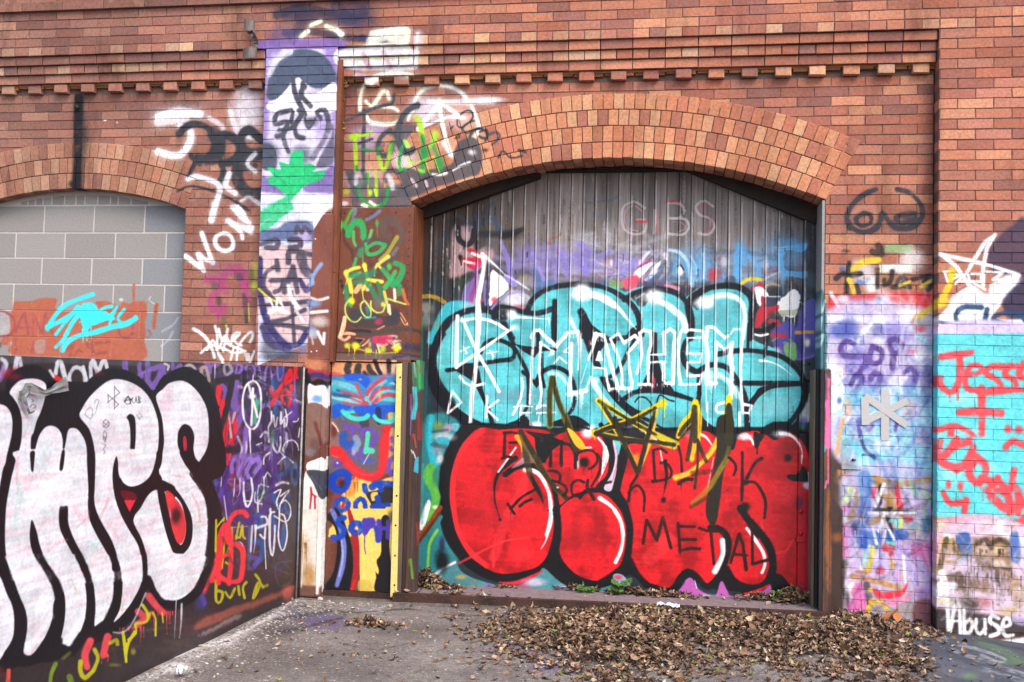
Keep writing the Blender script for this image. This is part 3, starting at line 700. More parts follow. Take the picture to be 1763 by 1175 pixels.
# ------------------------------------------------------------------ low steel wall coming towards us on the left
lw = thing('low_steel_wall', (-2.5, -1.8, 0), 'waist-high steel sheet wall on the left carrying huge silver bubble letters', 'low wall')
nP = np.array([_pu[1], -_pu[0], 0.])
def PH(px, py, dx=0.): return hit(px, py, cL.O+nP*dx, nP)
yE = -.17; PL = [(-3.62, 0), (yE, 0)]
zfar = float(PH(524, 632)[2]); znear = float(PH(0, 612)[2]); yn = float(PH(0, 612)[1]); slope = (zfar-znear)/(yE-yn); ztop = lambda y: zfar+(y-yE)*slope
mb = MB(); N_ = 24
for i in range(N_):
    ya = -3.62+(yE+3.62)*i/N_; yb = -3.62+(yE+3.62)*(i+1)/N_
    P = lambda y, z, t: (panx(y)-t, y, z)
    mb.face([P(ya, -.06, 0), P(yb, -.06, 0), P(yb, ztop(yb), 0), P(ya, ztop(ya), 0)])
    mb.face([P(yb, -.06, .05), P(ya, -.06, .05), P(ya, ztop(ya), .05), P(yb, ztop(yb), .05)])
    mb.face([P(ya, ztop(ya), 0), P(yb, ztop(yb), 0), P(yb, ztop(yb), .05), P(ya, ztop(ya), .05)])
mb.face([P(yE, -.06, 0), P(yE, -.06, .05), P(yE, ztop(yE), .05), P(yE, ztop(yE), 0)]); mb.face([P(-3.62, -.06, .05), P(-3.62, -.06, 0), P(-3.62, ztop(-3.62), 0), P(-3.62, ztop(-3.62), .05)])
mb.build('sheet', M['panel'], lw, cL)
mb = MB(); X = panx(yE); mb.tube([(X+.006, yE-.018, -.02), (X+.006, yE-.018, ztop(yE)-.005)], .007, 8, L(150, 146, 150)); mb.build('weld_bead', painted('weld', b_attr(30, .4), None, .5, bd=.002), lw, smooth=True)
mb = MB(); mb.box(X-.05, X+.012, yE+.0015, yE+.04, -.02, ztop(yE)-.01, L(34, 28, 28), .003); mb.build('end_angle', painted('tar_black', b_attr(50, .3), None, .6, bd=.004), lw)

# ------------------------------------------------------------------ small fixtures on the wall
def ribbon(mb, pts, w, col, thick=.0015, up=(0, 0, 1), jag=0):
    pts = [Vector(p) for p in pts]; r = random.Random(4); prev = None
    for i in range(len(pts)-1):
        u = Vector(up); wa = w[i] if isinstance(w, list) else w; wb = w[i+1] if isinstance(w, list) else w
        a, b_, c, d = pts[i]-u*wa, pts[i+1]-u*wb, pts[i+1]+u*wb, pts[i]+u*wa
        mb.face([a, b_, c, d], col)
vent = thing('torn_metal_bracket', (AX(430, 70, -.15), -.11, AZ(430, 98, -.15)), 'crumpled grey metal bracket torn open high on the bricks beside the pilaster', 'bracket')
def curl(mb, cx, cz, r, h, a0, a1, n, col, skew=0, y0=-.135, rz=None):
    """a bent strip of sheet metal, a part cylinder about a vertical-ish axis"""
    ring = []
    for i in range(n+1):
        a = a0+(a1-a0)*i/n; x = cx+r*math.cos(a); y = y0-r*math.sin(a)*.8; s = skew*i/n
        ring.append(((x, y, cz-h/2+s+rr.uniform(-.003, .003)), (x+rr.uniform(-.003, .003), y-.004, cz+h/2+s)))
    for i in range(n): mb.face([ring[i][0], ring[i+1][0], ring[i+1][1], ring[i][1]], col); mb.face([ring[i][1], ring[i+1][1], ring[i+1][0], ring[i][0]], col)
crumple = painted('crumpled_zinc', b_rust(L(120, 112, 108), L(96, 86, 82), L(132, 84, 64), 14), None, .5, bd=.002)
mb = MB(); cx, cz = AX(429, 50, -.15), AZ(431, 48, -.15); curl(mb, cx, cz, .040, .075, .2, 3.4, 14, (1, 1, 1), .035); mb.build('upper_strap', crumple, vent, smooth=True)
mb = MB()
for q in range(9):      # twisted web running down to the lower ring
    t = q/8; w0_ = .030-.016*math.sin(t*3.1); xx = AX(432+9*math.sin(t*3.1), 56, -.15); zz0 = AZ(430, 56+30*t, -.15); mb.v += [(xx-w0_, -.15-.02*math.sin(t*5), zz0), (xx+w0_*.7, -.15-.03*math.cos(t*4), zz0+.006)]
for q in range(8): mb.f.append((2*q, 2*q+1, 2*q+3, 2*q+2)); mb.c.append((1, 1, 1)); mb.f.append((2*q+2, 2*q+3, 2*q+1, 2*q)); mb.c.append((.5, .45, .42))
mb.build('torn_web', crumple, vent, smooth=True)
mb = MB(); cx, cz = AX(429, 90, -.15), AZ(430, 90, -.15); curl(mb, cx, cz, .046, .075, -.9, 3.5, 16, (1, 1, 1), -.02); mb.build('lower_strap', crumple, vent, smooth=True)
bolt = MB(); p = AT(134, 186, 0); bolt.tube([(p[0], .01, p[2]), (p[0], -.02, p[2])], .011, 10); bolt.dome((p[0], -.02, p[2]), .017, .01, 10); tag(bolt.build('wall_bolt', M['plain_steel'], None, None, True, loc=(p[0], 0, p[2])), 'black bolt head at the top of the sooty stripe over the blocked arch', 'bolt', kind='thing')
# grey tape laid as a symbol on the brick
tp = painted('duct_tape', b_attr(90, .06), None, .45, bd=.0006)
ts = thing('tape_symbol', (AX(1523, 720, 0), -.004, AZ(1523, 770, 0)), 'silver-grey duct tape strips stuck in a star shape on the painted brick', 'tape')
for j, (a, b_, wd) in enumerate((((1524, 671), (1524, 759), .024), ((1563, 690), (1485, 728), .021), ((1489, 682), (1562, 733), .021), ((1489, 684), (1490, 732), .023))):
    A, B = AT(a[0], a[1], -.004), AT(b_[0], b_[1], -.004); d = B-A; d = d/np.linalg.norm(d); nrm = np.array([-d[2], 0, d[0]])*wd; y = -.004-.0012*j; mb = MB(); n = 10
    for i in range(n):
        P0, P1 = A+(B-A)*i/n, A+(B-A)*(i+1)/n; yy0 = y-rr.uniform(0, .0008); c = L(186, 184, 184)
        mb.face([(P0[0]+nrm[0], y, P0[2]+nrm[2]), (P0[0]-nrm[0], yy0, P0[2]-nrm[2]), (P1[0]-nrm[0], y, P1[2]-nrm[2]), (P1[0]+nrm[0], y, P1[2]+nrm[2])][::-1 if False else 1], c)
        mb.face([(P0[0]-nrm[0], y, P0[2]-nrm[2]), (P0[0]-nrm[0], 0.003, P0[2]-nrm[2]), (P1[0]-nrm[0], 0.003, P1[2]-nrm[2]), (P1[0]-nrm[0], y, P1[2]-nrm[2])], c)
    mb.build('tape_strip', tp, ts)
# crumpled silver tape hanging off the low wall
dt = thing('torn_tape', (panx(-3)+.02, -3.0, 1.2), 'crumpled torn silver tape peeling from the top left of the big silver letters', 'tape')
foil = painted('foil_tape', b_attr(40, .2), None, .32, spec=.6, bh=None, bd=.002)
def tape(path, w0, col, nm, amp=.006):
    mb = MB(); P = [PH(x, y, .012+rr.random()*.012) for x, y in path]; n = 0; ring = []
    for i, p in enumerate(P):
        d = P[min(i+1, len(P)-1)]-P[max(0, i-1)]; d /= np.linalg.norm(d); c = np.cross(d, nP); c /= np.linalg.norm(c); ww = w0[i] if isinstance(w0, list) else w0
        ring.append([p+c*ww*t+nP*rr.uniform(-amp, amp) for t in (-1, -.45, .1, .55, 1)])
    for i in range(len(P)-1):
        for k_ in range(4): mb.face([ring[i][k_], ring[i][k_+1], ring[i+1][k_+1], ring[i+1][k_]], tuple(v*rr.uniform(.75, 1.15) for v in col))
    mb.build(nm, foil, dt)
tape([(42, 682), (46, 670), (54, 669), (66, 674), (78, 677), (88, 673), (98, 668), (106, 664), (116, 661)], [.02, .026, .022, .018, .012, .016, .022, .028, .03], L(132, 130, 132), 'tape_strip')
tape([(34, 674), (36, 684), (41, 693), (47, 702), (52, 710), (58, 707), (63, 703)], [.01, .014, .012, .012, .01, .008, .006], L(138, 136, 140), 'tape_strip')
# ------------------------------------------------------------------ leaves, gravel, weeds
lr = np.random.default_rng(12)
def inpoly(px, py, poly):
    c = False; n = len(poly)
    for i in range(n):
        (x1, y1), (x2, y2) = poly[i], poly[(i+1) % n]
        if (y1 > py) != (y2 > py) and px < (x2-x1)*(py-y1)/(y2-y1)+x1: c = not c
    return c
def edist(px, py, poly):
    d = 1e9
    for i in range(len(poly)):
        A = np.array(poly[i], float); B = np.array(poly[(i+1) % len(poly)], float); t = np.clip(((px-A[0])*(B-A)[0]+(py-A[1])*(B-A)[1])/((B-A)@(B-A)), 0, 1)
        d = min(d, math.hypot(px-A[0]-t*(B-A)[0], py-A[1]-t*(B-A)[1]))
    return d
BANK = [(846, 1092), (880, 1078), (940, 1068), (1000, 1052), (1060, 1040), (1130, 1040), (1250, 1052), (1330, 1064), (1420, 1074), (1430, 1058), (1480, 1052), (1540, 1062), (1600, 1072), (1606, 1086), (1564, 1098), (1560, 1125), (1582, 1150), (1560, 1166), (1500, 1160), (1440, 1152), (1370, 1150), (1330, 1138), (1270, 1126), (1215, 1130), (1170, 1150), (1120, 1166), (1050, 1172), (1010, 1150), (975, 1138), (930, 1132), (880, 1112)]
LC = [(186, 154, 122), (196, 168, 138), (60, 46, 38), (128, 92, 66), (152, 112, 82), (104, 76, 58), (172, 136, 104), (84, 62, 50), (140, 100, 74), (118, 90, 70), (160, 124, 96), (96, 74, 62), (134, 92, 60)]
def leaf(V, F, C, x, y, z, size, tilt, col):
    """one curled dead leaf, folded along its rib"""
    L_ = size; W = size*lr.uniform(.28, .75); a = lr.uniform(0, 6.283); fold = lr.uniform(.1, .7); curl_ = lr.uniform(-1.0, 1.8)
    prof = [(0, 0), (.22, .8), (.5, 1.), (.78, .62), (1, 0)]; base = len(V)
    rot = Matrix.Rotation(a, 3, 'Z') @ Matrix.Rotation(tilt, 3, 'X') @ Matrix.Rotation(lr.uniform(-.5, .5), 3, 'Y')
    pts = []
    for t, w_ in prof:
        u = (t-.5)*L_; up = curl_*((t-.5)**2)*L_*1.4
        for s_ in (-1, 0, 1):
            j = lr.uniform(.75, 1.2) if s_ else 1
            pts.append((u, s_*w_*W*.5*j, up+abs(s_)*w_*W*.5*fold))
    for p in pts:
        q = rot @ Vector(p); V.append((x+q.x, y+q.y, z+q.z))
    for i in range(4):
        for k_ in range(2):
            A = base+i*3+k_; F.append((A, A+3, A+4, A+1)); C.append(col)
def leafcol(green=.03):
    if lr.random() < green: c = np.array([(112, 122, 58), (140, 140, 60), (92, 108, 66)][lr.integers(3)], float)
    else: c = np.array(LC[lr.integers(len(LC))], float); c = (c*.78+c.mean()*.22)*.98
    return L(*(c*lr.uniform(.82, 1.12)))
mb = MB(); V, F, C = mb.v, mb.f, mb.c
vn_ = lambda x, y: .5+.25*math.sin(x*7.1+2*math.sin(y*9))+.25*math.sin(y*17+3*math.sin(x*5.3))
n = 0; tries = 0
while n < 14500 and tries < 200000:
    tries += 1; x, y = lr.uniform(-1.9, 1.7), lr.uniform(-2.3, 0.0)
    px, py = topix(np.array([x, y, .01])); ins = inpoly(px, py, BANK); d = edist(px, py, BANK)
    if ins: pr = min(1, .16+d/34)*(1 if vn_(x, y) > .36 else .25)
    else: pr = .36*math.exp(-d/16)+.012*math.exp(-d/60)
    if lr.random() > pr: continue
    if y > -.09 and x < .98: continue
    if y > -.02: continue
    h = (.055*min(1, d/26) if ins else 0)
    leaf(V, F, C, x, y, gz(x, y)+.004+h*lr.random()**.6, lr.uniform(.016, .05)*(1+.5*(lr.random() < .10)), lr.normal()*.38, leafcol()); n += 1
def heap(cx, cy, rx, ry, hgt, n, z0, s0=.02, s1=.055, g=.03):
    for _ in range(n):
        r = abs(lr.normal())*.5; a = lr.uniform(0, 6.283); x = cx+rx*r*math.cos(a); y = cy+ry*r*math.sin(a)
        if y > .285: y = .285-abs(y-.285)*.5
        leaf(V, F, C, x, y, z0+.004+hgt*max(0, 1-r*.9)*lr.random()**.5, lr.uniform(s0, s1), lr.normal()*.4, leafcol(g))
zs = lambda x: float(np.interp(x, [float(tl[0]), float(tr[0])], [zl, zr_]))
xa = AX(738, 1005, .2); heap(xa-.01, .19, .15, .10, .12, 420, zs(xa)); heap(xa+.12, .14, .22, .08, .03, 140, zs(xa))
xb = AX(1375, 1040, .2); heap(xb-.04, .2, .2, .09, .09, 480, zs(xb)); heap(xb-.25, .22, .2, .05, .03, 120, zs(xb))
xc = AX(1085, 1022, .24); heap(xc, .24, .22, .04, .035, 240, zs(xc)); heap(AX(1140, 1030, .2), .2, .3, .06, .03, 200, zs(xc)); heap(AX(1000, 1020, .26), .27, .2, .03, .02, 90, zs(xc))
heap(AX(865, 1015, .27), .27, .12, .02, .01, 30, zs(xa)); heap(AX(780, 1040, -.1), -.05, .5, .04, .01, 50, zs(xa))
p = GR(640, 1076); heap(p[0], p[1], .22, .10, .035, 190, gz(p[0], p[1]))
p = GR(955, 1062); heap(p[0], p[1], .5, .12, .01, 90, 0)
p = GR(1500, 1062); heap(p[0], p[1]+.03, .3, .1, .09, 420, .01, .03, .075)
p = GR(1440, 1062); heap(p[0], p[1]+.02, .14, .06, .10, 200, .02, .03, .07)
p = GR(600, 1130); heap(p[0], p[1], 1.1, .35, .0, 80, 0, .01, .035)
for _ in range(420):
    x, y = lr.uniform(-2.3, 2.1), lr.uniform(-2.6, -.15); leaf(V, F, C, x, y, gz(x, y)+.003, lr.uniform(.012, .05), lr.normal()*.2, leafcol(.06))
def b_leaf(nt):
    n1 = noise(nt, 120, 4, .6); return mixc(nt, attr(nt), ramp(nt, n1, [(.3, .65), (.7, 1.3)]), 1., 'MULTIPLY'), n1
M['leaf'] = painted('dry_leaf', b_leaf, None, .75, spec=.3, bd=.001)
tag(mb.build('fallen_leaves', M['leaf']), 'drift of dry brown fallen leaves in front of the door', 'leaves', kind='stuff')

# gravel and grit
mb = MB(); V, F, C = mb.v, mb.f, mb.c
def stone(x, y, z, r, col):
    b0 = len(V); a = lr.uniform(0, 6.283); s_ = (lr.uniform(.7, 1.4)*r, lr.uniform(.5, 1.)*r, lr.uniform(.3, .7)*r); n_ = 5
    for rz_, hz in ((1., -.2), (.78, .55)):
        for k_ in range(n_):
            t = a+6.283*k_/n_; q = lr.uniform(.8, 1.15); V.append((x+s_[0]*rz_*q*math.cos(t), y+s_[1]*rz_*q*math.sin(t), z+s_[2]*(hz+lr.uniform(-.15, .15))))
    V.append((x, y, z+s_[2]*lr.uniform(.7, 1.)))
    for k_ in range(n_):
        k2 = (k_+1) % n_; F.append((b0+k_, b0+k2, b0+n_+k2, b0+n_+k_)); C.append(col); F.append((b0+n_+k_, b0+n_+k2, b0+2*n_)); C.append(col)
def gcol():
    c = np.array([(176, 172, 170), (150, 146, 146), (206, 202, 198), (120, 114, 112), (164, 150, 138), (188, 178, 172)][lr.integers(6)], float)*lr.uniform(.68, .98); return L(*c)
for _ in range(4800):
    x = -2.45+abs(lr.normal())*1.5; y = lr.uniform(-2.7, -.12)
    if x > 1.9 or lr.random() > .25+.75*(lr.random() < math.exp(-(x+2.4)/1.3)): continue
    stone(x, y, gz(x, y), lr.uniform(.0015, .0055)*(1+(lr.random() < .06)*1.4), gcol())
for _ in range(1700):      # swept against the foot of the steel wall
    y = lr.uniform(-2.7, -.2); x = panx(y)+.02+abs(lr.normal())*.13; stone(x, y, gz(x, y), lr.uniform(.002, .010), gcol())
for _ in range(300):
    y = -.2-abs(lr.normal())*.12; x = lr.uniform(-2.4, -1.75); stone(x, y, gz(x, y), lr.uniform(.003, .010), gcol())
for _ in range(120):
    y = lr.uniform(-.09, .2); x = lr.uniform(-1.65, .7); stone(x, y, zs(x), lr.uniform(.002, .006), gcol())
for _ in range(1600):
    y = lr.uniform(-2.6, -.3); x = lr.uniform(-.6, 2.0); stone(x, y, gz(x, y), lr.uniform(.001, .004), gcol())
M['stone'] = painted('stone', b_attr(120, .2), None, .9, bd=.001)
tag(mb.build('gravel', M['stone']), 'pale grit and small stones scattered over the concrete', 'gravel', kind='stuff')
# larger broken lumps, each its own
for (px_, py_, r_s) in ((500, 1032, .03), (517, 1025, .018), (551, 1031, .026), (568, 1023, .03), (484, 1040, .03), (460, 1048, .022), (486, 1058, .018), (527, 1041, .012), (414, 1070, .022), (350, 1112, .024), (390, 1104, .016), (270, 1152, .02), (463, 1122, .012)):
    p = GR(px_, py_); mb = MB(); V, F, C = mb.v, mb.f, mb.c; stone(p[0], p[1], gz(p[0], p[1])+r_s*.2, r_s, gcol())
    tag(mb.build('rubble_lump', M['stone'], loc=(p[0], p[1], 0)), 'broken pale concrete lump lying near the foot of the low steel wall', 'rubble', 'concrete lumps', 'thing')
# twigs
for j, (a, b_, r0, lb) in enumerate((((757, 1065), (783, 1065), .006, 'short pale twig lying on the concrete in front of the sill'), ((810, 1109), (842, 1104), .004, 'thin twig at the left tip of the leaf drift'), ((830, 1150), (855, 1142), .003, 'dark hooked twig lowest on the concrete'), ((752, 1124), (800, 1118), .002, 'hair-thin straight twig on bare concrete'), ((1420, 1150), (1440, 1175), .004, 'grey twig at the lower edge of the leaf drift'), ((916, 1128), (945, 1154), .003, 'curved twig pointing at the purple spot'))):
    A, B = GR(*a), GR(*b_); m_ = (A+B)/2+np.array([.01, .03, .006]); A[2] += gz(A[0], A[1])+.004; B[2] += gz(B[0], B[1])+.006; m_[2] += gz(m_[0], m_[1])+.006
    mb = MB(); mb.tube([A, (A+m_)/2+np.array([0, 0, .002]), m_, (m_+B)/2, B], r0, 6, L(118, 100, 84), [r0, r0*.9, r0*.85, r0*.7, r0*.4])
    tag(mb.build('twig', painted('bark', b_attr(90, .3), None, .9) if j == 0 else bpy.data.materials['bark'], None, None, True, loc=tuple(A)), lb, 'twig', 'twigs on the concrete', 'thing')
# weeds
M['weed'] = painted('weed_leaf', b_leaf, None, .8, spec=.15, bd=.0006)
def weed(px, py, Y, n, spread, hgt, lb):
    p = AT(px, py, Y); z = zs(p[0]); t = thing('weed', (p[0], Y, z), lb, 'weed', 'weeds at the foot of the door')
    st = MB(); lf = MB()
    for i in range(n):
        a = lr.uniform(-.3, 3.44); r = spread*lr.uniform(.15, 1); h = hgt*lr.uniform(.15, 1); x, y = p[0]+r*math.cos(a), Y-abs(math.sin(a))*r*.5; tip = (x, y, z+h)
        st.tube([(p[0], Y, z-.01), ((p[0]+x)/2, (Y+y)/2, z+h*.7), tip], .0016, 5, L(92, 84, 50))
        R_ = lr.uniform(.012, .026); c0 = len(lf.v); tx, ty = lr.uniform(-.7, .7), lr.uniform(.2, 1.); g = lr.uniform(.75, 1.2); col = L(70*g, 108*g, 50*g); m = 12
        lf.v.append(tip)
        for k_ in range(m):      # scalloped, nearly round mallow leaf
            q = 6.283*k_/m; rr_ = R_*(.82+.18*math.cos(q*5)); lf.v.append((x+rr_*math.cos(q), y+rr_*math.sin(q)*math.cos(ty)-.002, z+h+rr_*math.sin(q)*math.sin(ty)+rr_*math.cos(q)*tx*.4+.004))
        for k_ in range(m): lf.f.append((c0, c0+1+k_, c0+1+(k_+1) % m)); lf.c.append(col)
    st.build('stem', bpy.data.materials['bark'], t); lf.build('foliage', M['weed'], t)
weed(1063, 1022, .2, 26, .09, .10, 'largest green weed growing beside the torn corner of the door sheet')
weed(1012, 1024, .22, 12, .06, .03, 'small low weed left of the largest one at the door foot')
weed(1343, 1036, .2, 14, .07, .07, 'green weed growing from the leaf heap in the right corner of the sill')
# scraps
def scrap(name, px, py, w_, h_, mat, col, label, cat, n=7, amp=.01, z0=.01):
    p = GR(px, py); mb = MB(); x0, y0, zz_ = p[0], p[1], gz(p[0], p[1])+z0; g = [[(x0+w_*(i/n-.5), y0+h_*(j/4-.5)+lr.uniform(-1, 1)*h_*.08, zz_+lr.random()*amp) for i in range(n+1)] for j in range(5)]
    for j in range(4):
        for i in range(n):
            if (i in (0, n-1)) and (j in (0, 3)): continue
            mb.face([g[j][i], g[j][i+1], g[j+1][i+1], g[j+1][i]], tuple(v*lr.uniform(.7, 1.15) for v in col))
    tag(mb.build(name, mat, loc=(x0, y0, zz_)), label, cat, None, 'thing')
scrap('foil_scrap', 1150, 1068, .14, .09, foil, L(215, 218, 226), 'crumpled silver foil scrap lying on the brown leaves', 'foil', amp=.035, z0=.05)
scrap('paper_scrap', 1388, 1057, .11, .02, tp, L(214, 202, 188), 'thin pale sliver lying in the right corner of the sill', 'scrap', amp=.004, z0=.08)
scrap('paper_scrap', 312, 1166, .05, .05, tp, L(225, 226, 232), 'crumpled white scrap at the bottom left on the concrete', 'scrap', amp=.05)
mb = MB(); p = AT(1532, 1066, -.16); V, F, C = mb.v, mb.f, mb.c; leaf(V, F, C, p[0], -.2, .10, .16, .5, L(176, 118, 76)); leaf(V, F, C, p[0]+.03, -.2, .105, .12, .3, L(170, 112, 70))
tag(mb.build('large_leaf', M['leaf'], loc=(p[0], -.2, .1)), 'large orange-brown leaf on top of the drift below the cement patch', 'leaf', None, 'thing')
# dead creeper caught in the corner of the pilaster
dv = thing('dead_creeper', (AX(590, 160, -.03), -.03, AZ(590, 240, -.03)), 'dry leftover creeper caught in the corner right of the painted pilaster', 'creeper')
mb = MB(); xv = PX1+.028; pts_ = [(xv+lr.uniform(-.004, .012), -.03-lr.random()*.03, z) for z in np.linspace(AZ(590, 250, -.03), AZ(590, 142, -.03), 12)]; mb.tube(pts_, .003, 5, L(96, 72, 52))
for q in range(5):
    a = pts_[-1-q % 3]; mb.tube([a, (a[0]+.03+.02*lr.random(), a[1]-.01, a[2]+lr.uniform(-.02, .04)), (a[0]+.07*lr.random()+.03, a[1]-.01, a[2]-lr.random()*.05)], .002, 5, L(88, 66, 50))
mb.build('stem', bpy.data.materials['bark'], dv)
mb = MB(); V, F, C = mb.v, mb.f, mb.c
for q, zq in enumerate((AZ(590, 147, -.03),)*7+(AZ(590, 172, -.03), AZ(590, 174, -.03), AZ(588, 216, -.03), AZ(588, 219, -.03), AZ(588, 244, -.03))): leaf(V, F, C, xv+lr.uniform(0, .03), -.05, zq+lr.uniform(-.02, .02), lr.uniform(.02, .045), lr.uniform(.6, 1.6), L(150, 104, 62))
mb.build('foliage', M['leaf'], dv)
# small things stuck on the brick: bird droppings and mortar blobs
# ------------------------------------------------------------------ paint: the loading door
draw(cD, 0, 0, 1, """
p 6a5a58 a=.25 soft=40 740,380 900,380 900,500 740,500
e 222026 a=.75 790,470 60,60
e 1d2426 a=.8 760,520 30,90
e 2b2826 a=.6 850,470 120,30
p 24303a a=.95 soft=12 724,520 800,500 900,500 1000,480 1180,480 1300,490 1392,500 1410,600 1410,740 1392,1060 1180,1060 724,1040
p 1b1c22 soft=3 l 740,728 1404,745 1404,900 740,900
""")
rs_ = random.Random(31)
for i in range(33):       # weather streaks running down each board
    for q in range(13):
        xw = DX0+.0815*(i+rs_.random()); za = rs_.uniform(1.9, 2.95); zb_ = za-rs_.uniform(.15, .9)
        P_ = [topix(np.array([xw+rs_.uniform(-.004, .004), .3, z])) for z in (za, (za+zb_)/2, zb_)]
        cD.stroke(P_, rs_.uniform(1.2, 6), hexc(rs_.choice(['2c2422', '3a2f2b', '241e1e', 'c8c2c0', '9a8c84', '5a4a42', '4a3a32'])), rs_.uniform(.2, .65), 1.0, False, 2, dry=.6)
draw(cD, 0, 0, 1, """
z 8a80cc a=.35 860,430 1120,500 22 10
z c8c8dc a=.35 1000,390 1130,470 14 7
z 7a70b8 a=.3 860,410 1010,480 20 4
z 5aa4dc a=.4 1180,420 1390,500 26 9
e c8c4e0 a=.35 1010,470 90,26
e 8a80cc a=.4 930,450 80,26
e 74b0dc a=.35 1240,455 110,34
e 5eb4ee a=.4 1345,440 44,40
e 9a92c8 a=.35 1100,470 60,24
z b0a8dc a=.4 870,415 1130,480 16 9
d dcdce8 a=.5 1020,440 1380,490 40 26 1.6
z 34364a a=.4 880,440 1380,500 16 7
z e8e8f4 a=.4 1040,430 1160,500 18 3
z b84868 a=.35 1000,440 1320,500 14 4
z 5a50a0 a=.4 1310,520 1384,640 14 6
z 2a3050 a=.4 1320,500 1400,680 12 4
z 2c5a60 a=.4 726,600 760,1000 16 6
""")
draw(cD, 720, 380, 5.873, """
e 26262c a=.55 330,90 120,150
e 1e3550 a=.4 520,60 120,60
s 24609a 22 a=.5 650,60 700,0 780,-10 830,130
s 20466c 26 a=.5 190,300 260,180 330,140
e 22222a a=.75 690,140 240,40
e 1e1e22 a=.8 930,140 130,55
s 1c1c20 60 a=.8 mist=10 860,160 1050,90
e 606068 a=.5 720,240 70,60
p c8a2a6 a=.82 soft=22 dry=.3 345,100 430,60 560,70 570,300 700,260 770,350 640,480 500,520 460,545 320,580 330,400
s 1d1b1f 54 a=.92 400,75 405,170 445,225 500,245 548,200 560,100
e d4b0ba a=.85 487,130 33,52
s 2b2526 34 a=.85 570,20 580,160 600,330
p c9202f a=.95 soft=10 490,290 560,290 650,360 640,450 560,495 480,455 440,410 450,370 560,375
s ffffff 32 mist=6 545,332 620,362
s fff4f4 26 l 465,412 520,425 570,438
e 131315 425,370 26,30
s 131315 18 425,390 438,450
e c24a9a a=.6 590,450 60,35
s 5c5a64 60 a=.5 700,280 770,220
p 8f7cc8 a=.75 soft=8 450,880 450,720 500,600 560,560 600,560 600,880
s a82f8e 42 a=.75 570,500 585,620 550,740 540,870
s 2c4038 60 a=.7 rough=14 380,650 460,620 540,560
s 98a6ba 40 a=.8 625,560 600,700 570,850
s 8a7ccc 46 a=.75 690,620 680,760 690,840
s 45444a 60 a=.85 rough=10 715,480 720,640 715,780
p f4f2f3 a=.97 soft=4 rough=8 745,500 820,540 900,600 912,680 870,740 790,800 725,870 722,700
s 57565c 18 a=.9 rough=8 740,480 900,590 1000,670 1130,730
e ececf2 a=.85 980,800 170,100
e 9b96a4 a=.6 1080,620 110,80
e 8a8460 a=.5 1080,590 70,45
s c8c6d4 26 a=.7 960,720 1100,760 1120,800
s 8e7fd0 46 a=.85 rough=10 835,210 870,300 915,420 930,560
p 8e7fd0 a=.9 soft=5 rough=12 860,560 960,560 1000,650 980,680 920,650
s 8b7bcc 50 a=.55 dry=.6 900,510 1040,420 1150,340
s 7f72be 70 a=.45 dry=.6 1000,300 1100,260 1040,380
s 9486d6 44 a=.9 rough=10 1160,335 1195,420 1240,520 1270,600
s 9184d2 40 a=.7 dry=.5 1270,590 1370,570 1400,500 1370,400 1260,380
s 8c7ece 42 a=.85 rough=10 1415,270 1450,380 1490,480 1515,565
s 8c7ece 60 a=.6 dry=.5 1440,320 1560,380 1640,460
s 8c7ece 46 a=.85 rough=12 1600,330 1680,440 1710,540
s 8f82d2 90 a=.6 dry=.4 1640,250 1740,330
s 7468b0 120 a=.35 dry=.5 1300,450 1700,420
s 3a6cae 60 a=.5 1170,520 1220,640 1180,760
e 4a80c0 a=.6 1330,640 110,34
s a83848 13 a=.6 1285,210 1340,240 1330,190 1400,170 1440,140
s b05a66 16 a=.6 1405,280 1415,340
e c8cad4 a=.4 1700,190 110,90
s 9a86d8 22 a=.85 740,900 800,820 900,750 1050,715
e d8464e a=.85 770,805 34,34
e d8464e a=.6 640,800 20,30
e d8505c a=.65 1020,875 60,24
s c99a26 42 a=.85 dry=.4 45,775 140,770 210,795 270,830
p 35b6c8 a=.93 soft=14 100,1230 190,980 280,840 420,810 560,850 560,940 420,960 300,1060 220,1230
e b2b09c a=.6 95,890 70,70
e a0b4a4 a=.5 90,1010 60,80
e 9a8f50 a=.4 200,1060 50,50
e c9ccd0 a=.5 500,860 90,40
""")
